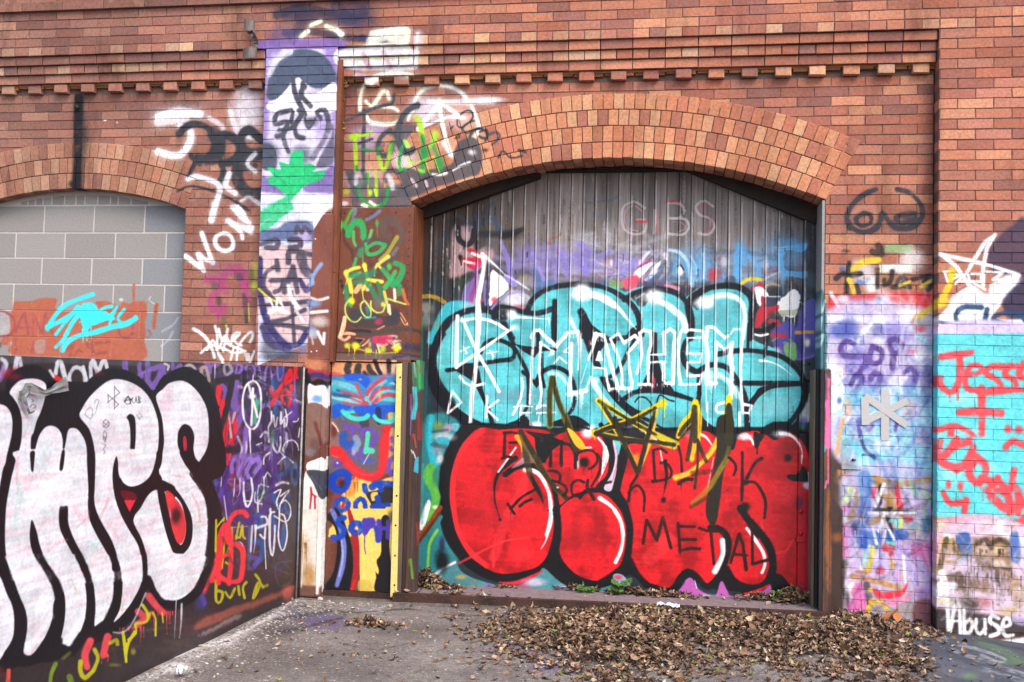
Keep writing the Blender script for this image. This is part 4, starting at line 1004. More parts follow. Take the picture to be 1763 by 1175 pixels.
draw(cD, 1000, 380, 5.873, """
e b8b6be a=.35 270,130 60,110
s c9c8d0 40 a=.45 dry=.6 250,90 290,170 270,240
s 8478c4 60 a=.7 dry=.4 0,230 60,330 40,420
p 8b80d2 a=.8 soft=6 rough=12 0,420 80,460 70,540 0,500
s 8a7ecc 55 a=.75 dry=.5 110,470 200,380 300,300
s c48a90 26 a=.5 240,440 310,400 340,470
s 7c72c0 70 a=.6 dry=.5 360,420 440,480 520,470
s 8f86d6 60 a=.75 dry=.4 400,520 480,480 560,420
s 8a80ce 50 a=.7 dry=.4 430,320 460,370 540,400
s b4b2bc 36 a=.5 dry=.6 310,340 390,260 480,200
s b0aeb8 50 a=.45 dry=.6 420,390 520,300 620,220
s bcbac6 40 a=.5 dry=.6 520,340 600,260
e dcdce4 a=.9 310,430 16,38
s b0357e 30 a=.8 580,480 640,440 690,420
p ffffff a=.95 soft=4 rough=10 520,560 580,490 640,460 700,430 720,450 660,520 600,580 570,560
s e8eaf4 34 a=.8 dry=.35 600,430 650,360 690,320
s ffffff 34 a=.85 dry=.3 700,560 770,460 860,390
s d8e4f2 30 a=.8 dry=.3 660,600 740,540 800,500
s 40586e 50 a=.75 dry=.3 840,420 790,540 720,620
s 41607c 40 a=.8 920,440 900,520 830,600
e fff8fc a=.6 850,350 34,30
s bcdcf2 36 a=.95 mist=5 900,300 990,320 1060,390 1100,500 1110,640
s d6ecfa 18 a=.9 1110,360 1160,450 1175,540
s 5aa4d4 40 a=.75 960,380 1020,400 1060,480 1080,560
e 5ea8d8 a=.7 960,480 50,90
e f8fafc 1005,510 34,50
s 1b1f2a 14 980,460 1010,450 1040,500
s 356fc0 10 a=.8 220,640 260,580 330,560 430,550 440,570
s 356fc0 26 a=.6 215,640 270,600
s 3f7cc8 14 a=.8 680,640 690,560 740,560 710,600
s 3878c4 40 a=.7 890,600 1050,600
s 7ea35a 70 a=.85 rough=10 320,640 400,650
s 6f9a6a 26 a=.6 900,620 1040,610
p e65a78 a=.85 soft=8 rough=10 430,600 570,560 580,640 500,710 420,660
e cf4a60 a=.75 540,600 60,60
s e890ac 40 a=.75 860,660 980,690
d f0a0b8 a=.8 930,680 1000,690 90 5 8
s 3a3f58 60 a=.6 640,640 800,700
s 7ce0dc 30 a=.7 450,740 540,700 620,680
e 62b4e0 a=.5 1230,470 60,170
s f4faff 26 a=.85 mist=4 1235,340 1245,440 1240,580
s 8ac4e4 40 a=.7 1120,430 1150,520 1130,660
d a8dcd8 a=.7 1090,600 1180,600 110 8 8
s 90dcdc 30 a=.8 1060,800 1180,700
""")
draw(cD, 1180, 380, 5.875, """
s 46484e 8 a=.5 110,330 140,280 200,262 250,290
e 5aa4dc a=.75 560,330 60,130
s 5eb0ea 70 a=.85 dry=.25 mist=14 550,260 550,400 530,560
s 5eb0ea 50 a=.7 dry=.3 600,330 680,400 740,480 730,580
e 5aa0d8 a=.5 150,430 150,140
s 58aee8 40 a=.7 dry=.3 510,330 505,580
p 5eb4ee a=.88 soft=8 rough=10 930,310 1000,250 1200,240 1215,310 1140,320 1020,300 1000,480 1140,510 1215,520 1210,590 1100,560 960,540
e 5eb4ee a=.4 1080,230 120,50
e 62b2ea a=.35 990,550 30,90
s 8ab8dc 8 a=.8 l 890,270 1080,262
s c8e0f0 4 a=.8 l 890,280 1180,262
s c8e0f0 4 a=.8 l 895,300 1080,290
s 5eb4ee 8 a=.8 l 975,560 990,740
e c8363f a=.85 280,550 55,75
e 9c4868 a=.4 330,540 40,60
e e8e4e4 a=.55 390,420 40,60
e e8e8ec a=.55 810,450 30,90
s dadad8 24 a=.5 790,600 880,550 960,520
p 3a3d46 a=.7 soft=12 390,640 430,560 500,570 500,640
s e8cf30 34 a=.95 mist=4 570,640 620,600 690,590 760,600
s b8ac86 26 a=.9 810,670 870,640 950,660
e 30333a a=.85 900,720 90,60
s c02f46 50 a=.9 690,700 760,640 790,720 780,860
p ffffff a=.95 soft=5 rough=12 705,690 760,670 850,740 820,770 780,760 760,860 720,830
s e6f0f4 14 a=.8 840,770 960,770
p ffffff soft=7 rough=16 950,790 1000,750 1100,690 1150,740 1150,840 1130,960 1060,980 960,930 930,860
d ffffff 955,930 1130,960 170 14 9
d ffffff l 1000,960 1004,960 220 1 10
s dfe8ee 10 a=.7 1160,820 1190,850
p d42a3c a=.9 soft=5 rough=10 740,900 880,860 945,850 940,910 860,960 800,1010 720,1090 700,1080
e 444a55 a=.85 880,960 50,40
p 5b54b0 a=.9 soft=9 1210,830 1310,820 1310,1175 1140,1175 1150,950
p 5650a6 a=.9 soft=9 900,1150 930,1080 1000,1020 1090,1040 1130,1175
s c23a44 50 a=.85 860,1020 930,1030 940,1090
s b8443e 60 a=.8 890,1175 990,1150
s e2a636 36 a=.85 1150,1135 1260,1130
s 7a8250 60 a=.5 930,940 1140,930
e 3d5a60 a=.7 1260,620 70,100
""")
draw(cD, 1180, 560, 5.876, """
p 544fa8 a=.9 soft=8 870,60 1000,0 1120,20 1300,40 1310,300 1220,350 1120,360 1000,300 900,230
s bf3038 50 a=.9 885,100 1000,110
s 93a04a 16 a=.85 880,160 930,130
e d8b8ac a=.95 915,265 58,40
p 7cc06c a=.9 soft=8 1000,200 1110,180 1120,350 1020,320
s 62b05c 40 a=.8 1060,150 1080,340
s 9a96a0 26 a=.7 1000,180 1110,200
s e0a030 34 a=.9 1120,75 1280,75
e f2ecd0 a=.95 1225,185 30,48
s 38386a 60 a=.6 1140,130 1180,260 1290,240
s a07098 16 a=.7 1120,350 1200,340 1310,300
e 1f2430 a=.9 1150,420 70,60
p c9c4be a=.9 soft=8 1190,750 1260,700 1260,960 1140,960
e 5a5cb0 a=.8 1190,980 40,50
e 3a8a6a a=.8 1185,1030 34,30
""")
# ---- turquoise lettering
draw(cD, 0, 0, 1, """
p 60ced6 tex=.5 rough=1 748,650 752,605 772,563 800,543 845,540 872,552 880,532 898,533 906,537 911,522 924,508 945,498 975,491 1010,487 1045,491 1080,505 1105,530 1130,502 1165,502 1200,535 1205,512 1240,494 1288,500 1300,540 1292,580 1335,602 1372,628 1388,660 1386,700 1368,728 1330,745 1150,746 1060,742 1000,745 900,742 840,738 795,718 765,692
e 9ab8c8 a=.35 1000,600 40,20
e 8f8fae a=.3 880,680 80,10
e 8f8fae a=.3 930,702 70,8
e 52a8b4 a=.5 1070,530 40,12
e 52a8b4 a=.5 1130,545 40,10
e 54a0ac a=.6 1230,540 36,24
e 7a90a8 a=.4 1120,590 30,8
e 9090b0 a=.3 1240,700 60,8
e 7aa8b6 a=.4 1080,720 50,12
e 8fd8de a=.6 1330,700 40,20
p 46a8ac a=.5 dry=.8 soft=5 758,620 790,650 800,690 770,680 752,640
e 4c9aa0 a=.35 820,640 18,40
""")
draw(cD, 740, 560, 5.873, """
s 14161f 78 120,90 60,200 30,330 50,480 110,620 220,780
p 14161f 40,420 100,600 200,730 300,850 430,940 560,1010 480,1060 340,1020 200,900 80,790 30,640
p 14161f soft=4 20,380 70,560 150,780 40,720 -10,560
s 161824 46 185,0 110,90 60,220
s 161820 42 175,457 250,447 340,412 500,392 700,360 825,345 858,290 850,235
s 161820 40 520,280 545,200 630,152 730,160 820,205 880,265 930,365 985,480 1000,620 995,800
s 161820 40 740,-10 800,90 850,200
p 161820 265,455 400,400 490,440 515,540 545,680 600,820 655,1000 612,1010 570,850 450,600 360,520
p 161820 l 860,190 960,212 1060,218 1270,228 1285,258 1190,262 1105,268 1052,328 950,270
s 161820 36 1245,-10 1252,120 1265,240
s 161820 44 1092,60 1095,200 1050,310
s 161820 40 940,475 1010,530
p 161820 l 1000,520 1070,560 1110,490 1140,560 1080,640 1050,600
s 161820 42 1080,560 1130,480 1230,428 1320,440 1400,490 1448,570 1470,665
s 161820 30 1128,300 1132,480 1158,625
s 161820 40 1465,740 1440,850 1375,930
p 161820 1190,1010 1380,930 1460,915 1560,960 1620,1030 1400,1030
p 161820 780,1000 880,960 950,900 1000,960 1040,1020 880,1010
s 161820 30 985,830 955,880
s 161820 60 1545,-10 1600,180 1655,330 1700,415
p a03a48 a=.8 1600,110 1650,140 1610,220
""")
draw(cD, 720, 380, 5.873, """
s 181b26 58 185,1190 290,1030 420,940 600,897 740,930 850,1015 900,1100 950,1190
s 181b26 50 770,1010 765,930 820,872 920,882 1060,925 1200,937 1300,915 1375,880
s 181b26 58 1380,815 1375,1000 1375,1190
s 181b26 54 1100,920 1150,810 1250,725 1400,668 1620,640
s 181b26 62 mist=5 1640,920 1680,1010 1720,1120 1750,1190
p 181b26 1640,880 1690,930 1760,1060 1830,1140 1880,1190 1700,1190 1640,1000
""")
draw(cD, 1000, 380, 5.873, """
s 1a1d28 54 a=.97 -60,650 60,650 180,662 290,698 400,760 480,815 550,900 590,1000 592,1110
s 1a1d28 56 440,800 540,735 650,702
s 1a1d28 56 a=.9 650,700 780,690
s 1a1d28 58 780,690 900,710 1010,765 1080,850 1115,960 1125,1090
e 181b26 a=.8 20,960 40,40
p 181b26 0,960 60,1000 110,1080 180,1140 230,1190 0,1190
p 181b26 480,1175 500,1100 600,1060 640,1175
""")
draw(cD, 1180, 380, 5.875, """
s 14171f 66 52,1190 50,1000 30,900 45,810 120,740 250,680 400,660 540,675 640,740 680,830 670,960 655,1190
s 14171f 40 655,1112 760,1118 850,1090 895,1050
e 14171f 890,1062 22,28
""")
draw(cD, 1020, 560, 5.875, """
s 161923 54 0,30 80,100 150,145 220,165
s 161923 44 140,150 330,125 450,95
s 161923 42 440,110 350,300 250,470 165,530
p 161923 0,60 90,160 120,200 60,300 60,400 20,380 -20,240
s 161923 36 90,200 180,150
p 161923 70,530 200,560 230,640 320,760 440,850 540,900 460,960 340,880 200,740
s 161923 50 300,760 420,685 560,662 700,672 850,705 1000,752
s 161923 34 320,790 440,900 600,980
s 161923 26 560,960 700,1040
p 161923 l 596,60 655,80 655,300 700,480 760,600 705,600 640,500 590,420 580,200
p 161923 500,600 560,470 590,400 670,400 700,500 830,680 700,690 560,670 430,690
p a03a48 l 600,470 640,560 630,640 592,645
s 1b1e28 15 430,780 470,730 540,738 590,790 600,830
s 1b1e28 15 650,790 670,720 700,712 760,752 825,772
s 161923 58 990,-10 995,100 930,200 915,320 960,420 1060,480
s 161923 52 1060,480 1150,420 1250,400 1370,440 1480,580 1550,760 1565,1060
s 161923 46 1080,520 1080,700 1060,790
p 161923 640,1075 660,1055 800,1065 960,1010 1070,890 1140,960 1260,1060 1260,1085
p 161923 a=.95 80,1040 250,950 480,955 560,1000 650,1060 640,1085 80,1085
p 161923 1280,285 1330,265 1420,240 1420,290
""")
draw(cD, 1180, 560, 5.876, """
s 141720 52 330,295 500,262 650,258 800,275 950,310 1060,375 1150,470 1195,560
s 141720 62 1190,560 1210,690 1170,830 1080,960 1010,1020
s 141720 60 1010,1010 900,1010 820,1050 750,1100 715,1180
s 141720 46 l 490,588 1180,590
p 141720 620,820 700,700 760,630 960,600 1180,600 1180,615 900,640 780,700 700,790 650,900 640,1000
s 141720 28 l 640,-10 632,230
s 141720 30 640,40 770,50 880,10
s 141720 30 840,60 820,200 800,315
s 141720 40 620,800 630,920 630,1080
s 2a2f36 5 a=.8 1065,890 1090,870 1100,900 1080,920 1095,960 1090,820
p 141720 soft=3 720,1170 760,1100 880,1000 1080,1010 1150,900 1150,1010 1140,1190
""")
# white highlights sprayed as part of the turquoise letters
draw(cD, 720, 380, 5.873, """
s ffffff 30 a=.97 440,1015 560,992 680,1000 790,1040 900,1110
e ffffff a=.95 945,950 55,55
s ffffff 26 t=1 l 990,975 1140,985 1320,998
s ffffff 16 t=1 l 1320,985 1328,1060
e ffffff a=.97 1650,720 95,90
s ffffff 40 t=1 mist=8 1540,1000 1580,1080 1630,1175
s 70767e 4 1600,850 1650,870 1690,920 1650,960 1610,940 1630,900
""")
draw(cD, 1000, 380, 5.873, """
s ffffff 66 a=.95 0,730 150,755 260,800 330,850
s ffffff 60 t=1 a=.97 240,800 370,880 440,960 560,1100
e ffffff a=.97 10,745 90,70
e ffffff a=.97 740,770 100,80
s f0ffff 62 a=.9 760,800 880,860 980,940 1040,1010 1060,1110
s c0ecf0 20 a=.5 560,790 640,740
e ffffff a=.9 1290,830 60,60
""")
draw(cD, 1180, 380, 5.875, """
e ffffff a=.98 190,830 95,60
s ffffff 44 a=.9 210,800 300,765 420,752 530,790 590,870 602,1000 590,1110 580,1190
s e8fbfb 56 a=.5 300,770 420,760 520,790
""")
draw(cD, 740, 560, 5.873, """
s c4f2f6 34 a=.9 1205,495 1290,495 1365,560 1400,640 1405,700
e c8f4f8 a=.8 1680,560 40,30
s d4f2f6 44 a=.9 1650,550 1700,640 1740,720
""")
draw(cD, 1020, 560, 5.875, """
s cdeff4 46 a=.9 -10,560 60,680 160,800
e c4f2f6 a=.9 1190,520 80,50
s b8eef4 56 a=.8 1130,500 1270,500 1390,590 1470,720
s d8f8fa 26 a=.9 1290,500 1390,580 1480,700 1510,800
""")
draw(cD, 1180, 560, 5.876, """
s ffffff 26 t=1 755,360 870,375 980,430 1075,508
s ffffff 22 705,95 760,108 835,92
""")
draw(cD, 720, 380, 5.873, """
s ffffff 44 mist=4 650,345 664,450 650,560 625,700 605,830 620,960 608,1150
s ffffff 34 mist=4 t=1 650,340 770,445 880,550
s f4f4f8 20 a=.8 dry=.5 880,550 1000,620 1120,700
""")
# ---- worn white lettering
W_ = "ffffff"
draw(cD, 740, 560, 5.873, """
s ffffff 42 mist=3 478,-260 480,-100 490,0 478,240 450,560 428,700 410,1010
s ffffff 38 l 280,-90 275,0 268,425
s ffffff 36 l 330,-60 480,280 600,480 700,672
s ffffff 30 l 270,425 480,280 680,140 850,20
e ffffff a=.4 850,20 60,40
s ffffff 26 305,520 350,580 440,615 550,592
s fffff8 13 l 308,268 395,222
s fffff8 13 l 335,215 375,285
s fffff8 11 l 368,262 365,292
s fffff8 13 l 565,290 685,268
s fffff8 13 l 605,258 645,320
s fffff8 9 l 638,300 636,352
s ffffff 22 dry=.4 l 180,895 225,670 320,782 185,890
s ffffff 26 l 578,722 570,935
s ffffff 24 l 692,762 572,850 682,955
s ffffff 24 930,540 938,640 900,790 840,905
s ffffff 16 l 850,830 930,815 1035,825
s ffffff 12 l 905,885 1025,885
s ffffff 14 l 925,810 915,900
s ffffff 26 rough=4 l 1045,95 1030,400 1022,600 1012,800
s ffffff 38 rough=5 l 1030,120 1060,60 1110,50 1150,100 1240,180 1280,215
s ffffff 36 rough=5 l 1280,210 1370,110 1400,75 1500,70
s ffffff 33 rough=5 l 1500,65 1520,180 1515,260
s ffffff 18 rough=4 l 1515,250 1500,450
s ffffff 26 rough=4 l 1120,175 1108,480 1130,700 1108,830
s ffffff 23 rough=4 l 1120,178 1250,270
s ffffff 20 rough=5 l 1240,260 1200,310 1250,290
s ffffff 33 rough=5 l 1430,185 1425,400 1418,700
s ffffff 14 l 1360,270 1420,205
s ffffff 12 l 1360,270 1400,280
s ffffff 17 rough=4 l 1260,385 1310,322 1385,385
s ffffff 44 rough=5 l 1400,700 1490,680 1580,660
s ffffff 18 rough=4 l 1575,660 1630,520
d ffffff 1395,700 1575,680 150 15 9
d ffffff 1150,110 1250,200 60 6 9
d ffffff 1350,110 1510,100 90 8 8
s ffffff 18 l 1190,812 1090,818 1080,850
s ffffff 14 l 1085,888 1265,883
s ffffff 20 t=3 l 1015,880 1015,1050
s ffffff 20 t=3 l 1105,890 1095,1045
e ffffff a=.97 1080,1020 62,45
s fff0f0 30 t=1 l 1060,1010 1130,1090
d ffffff 900,890 1260,888 80 14 8
s ffffff 26 rough=4 l 1690,95 1640,250 1605,350
s ffffff 22 t=2 l 1588,395 1530,590
""")
draw(cD, 1020, 560, 5.875, """
s ffffff 36 rough=5 l 0,190 30,90 110,100 135,170 160,300 210,480 262,640
s ffffff 28 rough=4 l 20,90 40,80
d ffffff 20,110 130,120 60 4 7
s ffffff 18 rough=4 l c 70,270 40,355 98,355
p ffffff l 72,290 50,350 92,350
s ffffff 18 rough=4 l 10,430 130,440
s ffffff 28 rough=5 l 130,440 150,560 172,660
s ffffff 33 rough=5 l 170,650 270,640
s ffffff 31 rough=5 l 185,140 260,85 320,180 430,105 470,150 360,280
s ffffff 28 rough=4 l 185,150 270,340 300,500 298,640
s ffffff 28 rough=4 l 360,280 372,440 400,600
s ffffff 31 rough=4 l 290,640 400,640 400,560
d ffffff 165,650 400,650 110 14 8
s ffffff 33 rough=5 l 480,90 495,300 480,380 450,490
s ffffff 33 rough=5 l 480,80 520,50 590,65 595,200 565,300 565,590 600,610
s ffffff 18 rough=4 l 565,300 735,298
s ffffff 23 rough=4 l 560,378 735,372
s ffffff 33 rough=5 l 725,80 730,295
s ffffff 38 rough=5 l 720,85 790,40 835,80 825,300 815,590
s ffffff 31 rough=5 l 715,380 720,560 740,590 820,590
s ffffff 33 rough=5 l 470,600 570,600
d ffffff 465,600 830,590 110 20 8
s ffffff 33 rough=4 l 950,0 900,60 870,150 872,480 895,595
s ffffff 23 rough=4 l 880,600 1085,598 1105,515
s ffffff 26 rough=4 l 1105,510 960,515 965,380
s ffffff 20 rough=4 l 965,375 1090,375 1105,290 955,288
s ffffff 18 rough=4 l 960,290 960,130 1110,128
s ffffff 23 rough=4 l 1110,125 1115,60 1000,48 900,60
d ffffff 885,600 1100,600 90 6 8
d ffffff 960,70 1115,130 70 6 7
d ffffff 960,300 1100,300 50 6 6
s ffffff 44 rough=5 l 1160,30 1150,150 1165,300 1160,590
s ffffff 51 rough=5 l 1160,590 1250,585
s ffffff 31 rough=5 l 1245,590 1250,170
s ffffff 31 rough=5 l 1165,20 1220,20 1340,130 1370,110
s ffffff 28 rough=5 l 1248,165 1335,245 1420,175
s ffffff 46 rough=5 l 1410,190 1395,300 1410,460 1398,740
s ffffff 19 rough=4 l 1400,90 1430,42 1510,42
s ffffff 28 rough=4 l 1530,-10 1515,140 1500,400 1505,620 1518,870
d ffffff 1155,600 1250,600 260 8 10
s ffffff 9 l 1150,600 1155,880
s ffffff 9 l 1165,780 1165,1065
d ffffff 1315,240 1355,240 180 4 8
s ffffff 26 rough=5 1340,782 1270,800 1250,850 1270,885 1330,882
s ffffff 26 rough=4 l 1520,800 1610,815 1585,890 1485,885 1490,1030 1425,1055
d ffffff 1580,890 1590,890 130 2 10
""")
# ---- red lettering on the lower sheet
draw(cD, 0, 0, 1, """
p 2f7f86 soft=4 724,736 800,740 800,900 770,1030 724,1020
p 111218 soft=2 822,728 788,742 768,775 757,815 756,870 762,915 782,952 815,985 860,1003 910,1000 950,985 1000,1012 1050,1010 1085,990 1120,1016 1160,1014 1180,998 1230,1014 1270,1018 1320,1020 1345,1000 1372,1025 1400,1028 1404,860 1404,745 1000,738
p e01d26 tex=.8 826,737 800,760 784,790 776,830 777,872 786,915 806,952 835,977 865,988 900,984 928,974 944,952 953,915 957,868 952,820 960,780 950,745 900,738 860,740
p e01d26 tex=.8 950,745 1000,742 1030,745 1045,775 1048,810 1030,845 990,850 960,870 940,830 930,790
p e01d26 tex=.8 962,880 966,920 964,952 978,976 1000,993 1030,1000 1058,990 1074,958 1078,905 1064,868 1040,850 1010,850 985,858
p e01d26 tex=.8 1078,770 1110,765 1160,768 1175,752 1215,742 1240,760 1262,775 1272,750 1300,742 1320,750 1335,758 1355,744 1380,760 1392,790 1402,860 1402,1020 1372,1020 1348,992 1335,985 1325,960 1327,1000 1310,1008 1275,1004 1250,985 1240,985 1215,1006 1198,995 1185,984 1170,988 1155,1010 1138,1014 1120,1010 1095,985 1084,958 1090,915 1082,870 1066,835
s f0282f 9 830,742 803,765 788,795 780,832 781,872 790,915 810,950 838,974
s f23038 16 a=.6 905,770 900,840 870,900 850,960
s f43a3e 24 a=.5 1150,930 1120,960
e b81c28 a=.5 870,900 40,14
e b81c28 a=.45 830,880 30,60
e b41c26 a=.4 1000,930 50,30
e b41c26 a=.4 1160,900 60,14
e b01c26 a=.45 1340,900 40,50
e b01c26 a=.4 1340,960 50,30
e c41f2a a=.5 1310,800 50,30
e f23840 a=.5 1360,850 30,20
s f6343a 4 a=.7 790,970 860,935 910,925
s f6343a 5 a=.7 850,975 850,950
e f6343a a=.5 900,955 20,14
s f6343a 5 a=.6 1310,900 1325,945 1350,950 1365,930
p c0222e a=.6 soft=4 1372,870 1395,870 1395,1010 1372,1010
""")
draw(cD, 720, 720, 5.875, """
s 2db6cc 74 130,0 110,120 120,260 165,470
p 60b4c0 a=.9 soft=8 340,60 410,60 400,130 350,120
e d8a0c4 a=.8 300,100 50,50
e 7f9a52 a=.85 200,80 55,60
e e4e4ee a=.7 260,190 120,50
s 2f303c 24 a=.5 150,140 300,120
p 30b4c8 a=.9 soft=6 200,200 310,205 300,290 210,270
e 9aa0b8 a=.7 200,330 70,40
s 52525e 40 a=.6 150,270 280,290
e e0dce4 a=.8 220,410 40,60
s 5eb446 84 130,500 105,590 150,700 185,800 160,900 120,1010
e 3b7f60 a=.8 180,600 36,90
p ece9e6 soft=4 100,830 130,860 110,960 80,1060 60,1130 25,1110 40,990
e f0f0ea 175,900 26,20
s 8a3c1e 52 l 225,905 50,1180
s 2a7f86 50 l 230,1000 120,1180
e 41545a a=.7 40,860 40,120
s 101117 46 t=1 990,400 900,470 815,560 775,680 780,850 825,1000
e 101117 830,1027 17,17
s 101117 52 880,570 990,500 1130,478 1220,510 1300,600 1370,700 1400,850 1405,1000 1395,1180
p 101117 l 1080,130 1300,160 1480,240 1350,330 1290,450 1200,470 1180,200
p 6b6a62 a=.8 soft=6 1050,320 1190,320 1180,440 1060,460
p c0a0a8 a=.7 soft=6 950,500 1060,400 1070,460 980,500
s 101117 56 1290,200 1400,150 1500,110 1645,105
s 23242a 20 1300,90 1380,170
s fdfdfd 40 t=0 1130,522 1210,555 1280,650 1330,780 1345,940 1335,1060 1300,1180
s fdfdfd 18 l 990,298 812,545
e f6f0d4 1082,525 26,26
e fff 1105,70 1,1
""".replace("e fff 1105,70 1,1", ""))
draw(cD, 980, 720, 5.875, """
s 101117 52 320,70 390,170 440,300 435,450 390,600 300,690
s 101117 46 110,800 160,745 250,725 340,735 430,790 510,880 580,1000 605,1180
p 101117 430,640 500,560 510,300 530,220 600,280 585,450 540,620 515,760 540,830 430,790
p dac4da a=.97 soft=3 440,220 520,240 490,380 480,520 455,640 420,740 350,705 430,560 465,400
p 5fc8ca a=.95 soft=5 450,215 540,215 500,380
s c03a60 8 a=.7 480,300 490,420 440,640
e 22242c a=.9 650,150 90,50
e d8d8e0 a=.7 780,120 60,30
e 8080a8 a=.6 600,80 60,25
s ffffff 26 290,200 350,270 370,380 350,480
s ffffff 22 t=1 370,290 395,380 370,480 300,640
s ffffff 20 l 355,300 335,560
e ffffff a=.95 190,150 70,60
s ffffff 18 l 160,300 220,298
s 101117 24 l 20,60 200,110
s ffffff 42 t=3 560,1180 530,1050 470,940 400,870 310,810
s ffffff 26 780,150 830,190 880,220
e e0808c a=.6 1220,160 60,50
s ffffff 30 t=1 1310,160 1380,190 1440,270 1460,320
s e8d8dc 10 a=.8 l 1460,400 1400,700
s ffffff 14 a=.9 l 920,320 940,430
e f0f0ea a=.9 90,450 18,60
e f4f0f0 a=.8 230,90 30,30
e 101012 150,450 55,55
""")
draw(cD, 700, 880, 4.897, """
s fdfdfd 30 t=1 1225,-10 1222,60 1200,170 1170,260 1132,322
s 101117 56 1262,-10 1280,150 1255,320 1200,420 1130,490
p 101117 1160,440 1240,390 1270,450 1340,520 1460,580 1600,600 1700,560 1763,510 1763,600 1650,650 1500,670 1350,650 1220,600
""")
draw(cD, 1040, 880, 4.52, """
s fdfdfd 28 80,-10 130,80 148,200 130,310 90,398
s 101117 56 160,-10 200,120 195,280 160,420 60,510 -20,560
s 101117 52 200,385 250,480 330,570 400,600 480,625 560,600 600,520 650,475 720,510 790,585 860,560 930,420 965,280 950,190 890,135 830,130
s 101117 56 950,450 1010,545 1130,595 1250,570 1305,480 1310,370 1280,270 1200,150 1110,50 1060,-20
p 101117 soft=2 1235,580 1290,500 1330,478 1380,540 1440,600 1200,680
s fdfdfd 42 a=.98 920,230 925,330 890,420 862,470
s fdfdfd 26 1110,135 1180,230 1240,330 1250,420 1228,478
""")
draw(cD, 1180, 720, 5.876, """
e ffffff a=.95 600,190 72,40
s ffffff 24 620,170 670,220 690,265
e ffffff a=.6 970,160 90,40
s ffffff 34 t=3 1170,460 1175,330 1120,220 1040,165 960,155
s ffffff 30 t=3 1170,460 1175,380
e 6a2030 a=.35 960,310 100,50
s 14151b 50 745,220 800,130 900,75 1050,70
p 14151b 690,150 745,160 755,240 730,300 700,290
e 101014 1037,405 40,40
p 121318 soft=2 1025,595 1050,568 1130,565 1190,480 1240,560 1300,590 1298,665 1180,640 1080,635
e e8e8f0 a=.9 1230,680 50,40
s dfe4f6 16 l 1290,740 1295,1180
e 50204a a=.6 1150,850 40,80
e 101117 600,903 50,50
s 101117 50 t=0 570,950 640,1050 740,1190
s 30100f 14 725,300 725,360
s a03030 5 a=.7 410,820 560,840 740,830
e 6a1420 a=.8 425,730 18,16
""")
# yellow and black star, crown
draw(cD, 1020, 560, 5.875, """
s f2cf12 60 l 62,765 200,850 400,980 620,1100 800,1190
s e8c416 56 l 700,790 420,950 200,1030 30,1090
e f4d20c 715,790 42,44
d f4d20c 690,820 735,820 170 3 10
s eac41a 50 l 640,860 600,1000 540,1175
s f2cf12 46 l 62,765 180,960 300,1175
s f0c818 54 1040,780 1000,900 910,1010 870,1110
s f2ce12 60 1045,785 1075,940 1060,1175
s f4d00c 66 l 1380,735 1375,840
s c8b420 60 a=.95 1375,820 1340,1000 1270,1190
""")
draw(cD, 980, 720, 5.875, """
s eec418 44 260,160 330,110 500,60 640,20
e f0c414 250,155 28,44
d f0c414 250,190 275,190 90 3 8
s c4b428 40 330,160 600,210 880,250 1060,300
s cdbb26 56 620,30 840,150 1060,240 1090,270
e c0b030 1075,280 28,30
s ecb428 50 l 480,120 600,330 690,540
s e8b030 44 l 860,60 800,280 720,480
e efb030 a=.7 680,420 50,70
s f0b82a 50 1310,0 1290,150 1270,280 1240,410
e f0bc28 1240,405 30,40
s d8b024 44 1240,20 1160,110 1100,190
s f0bc30 52 1570,-10 1520,180 1430,350 1320,470 1200,560 1080,600
e f4c640 1075,600 30,32
p 2a251c soft=3 1500,0 1660,0 1640,300 1560,560 1530,800 1500,1000 1470,1080 1430,1080 1380,960 1400,760 1450,540 1490,300
s a88a24 50 a=.75 mist=8 1600,400 1480,600 1400,720 1250,860
s 6b6024 40 a=.7 1640,0 1620,260 1570,460
s 3a3018 40 a=.6 mist=8 1400,800 1230,900
""")
draw(cD, 740, 560, 5.873, """
s 8a8a30 74 a=.7 1235,540 1215,750 1215,1010
s 7c7c2c 66 a=.75 1245,560 1300,760 1400,1010 1440,1160
s 3c3818 46 dry=.15 1235,530 1210,740 1215,1010
s 3a3418 44 dry=.15 1245,540 1295,760 1385,980 1440,1170
""")
draw(cD, 1020, 560, 5.875, """
s 34301a 34 rough=5 l 65,770 240,880 420,990 640,1110
s 34301a 36 rough=5 l 640,840 420,960 220,1020 40,1090
s 34301a 36 rough=5 l 630,840 600,1000 540,1175
s 34301a 40 rough=5 l 100,800 180,930 240,1030 300,1175
s 3a361c 44 dry=.15 1030,830 1010,940 930,1030 880,1110
s 3a361c 44 dry=.15 1040,830 1045,1000 1035,1175
p 302c1c 1350,820 1410,820 1425,1190 1340,1190 1350,1000
""")
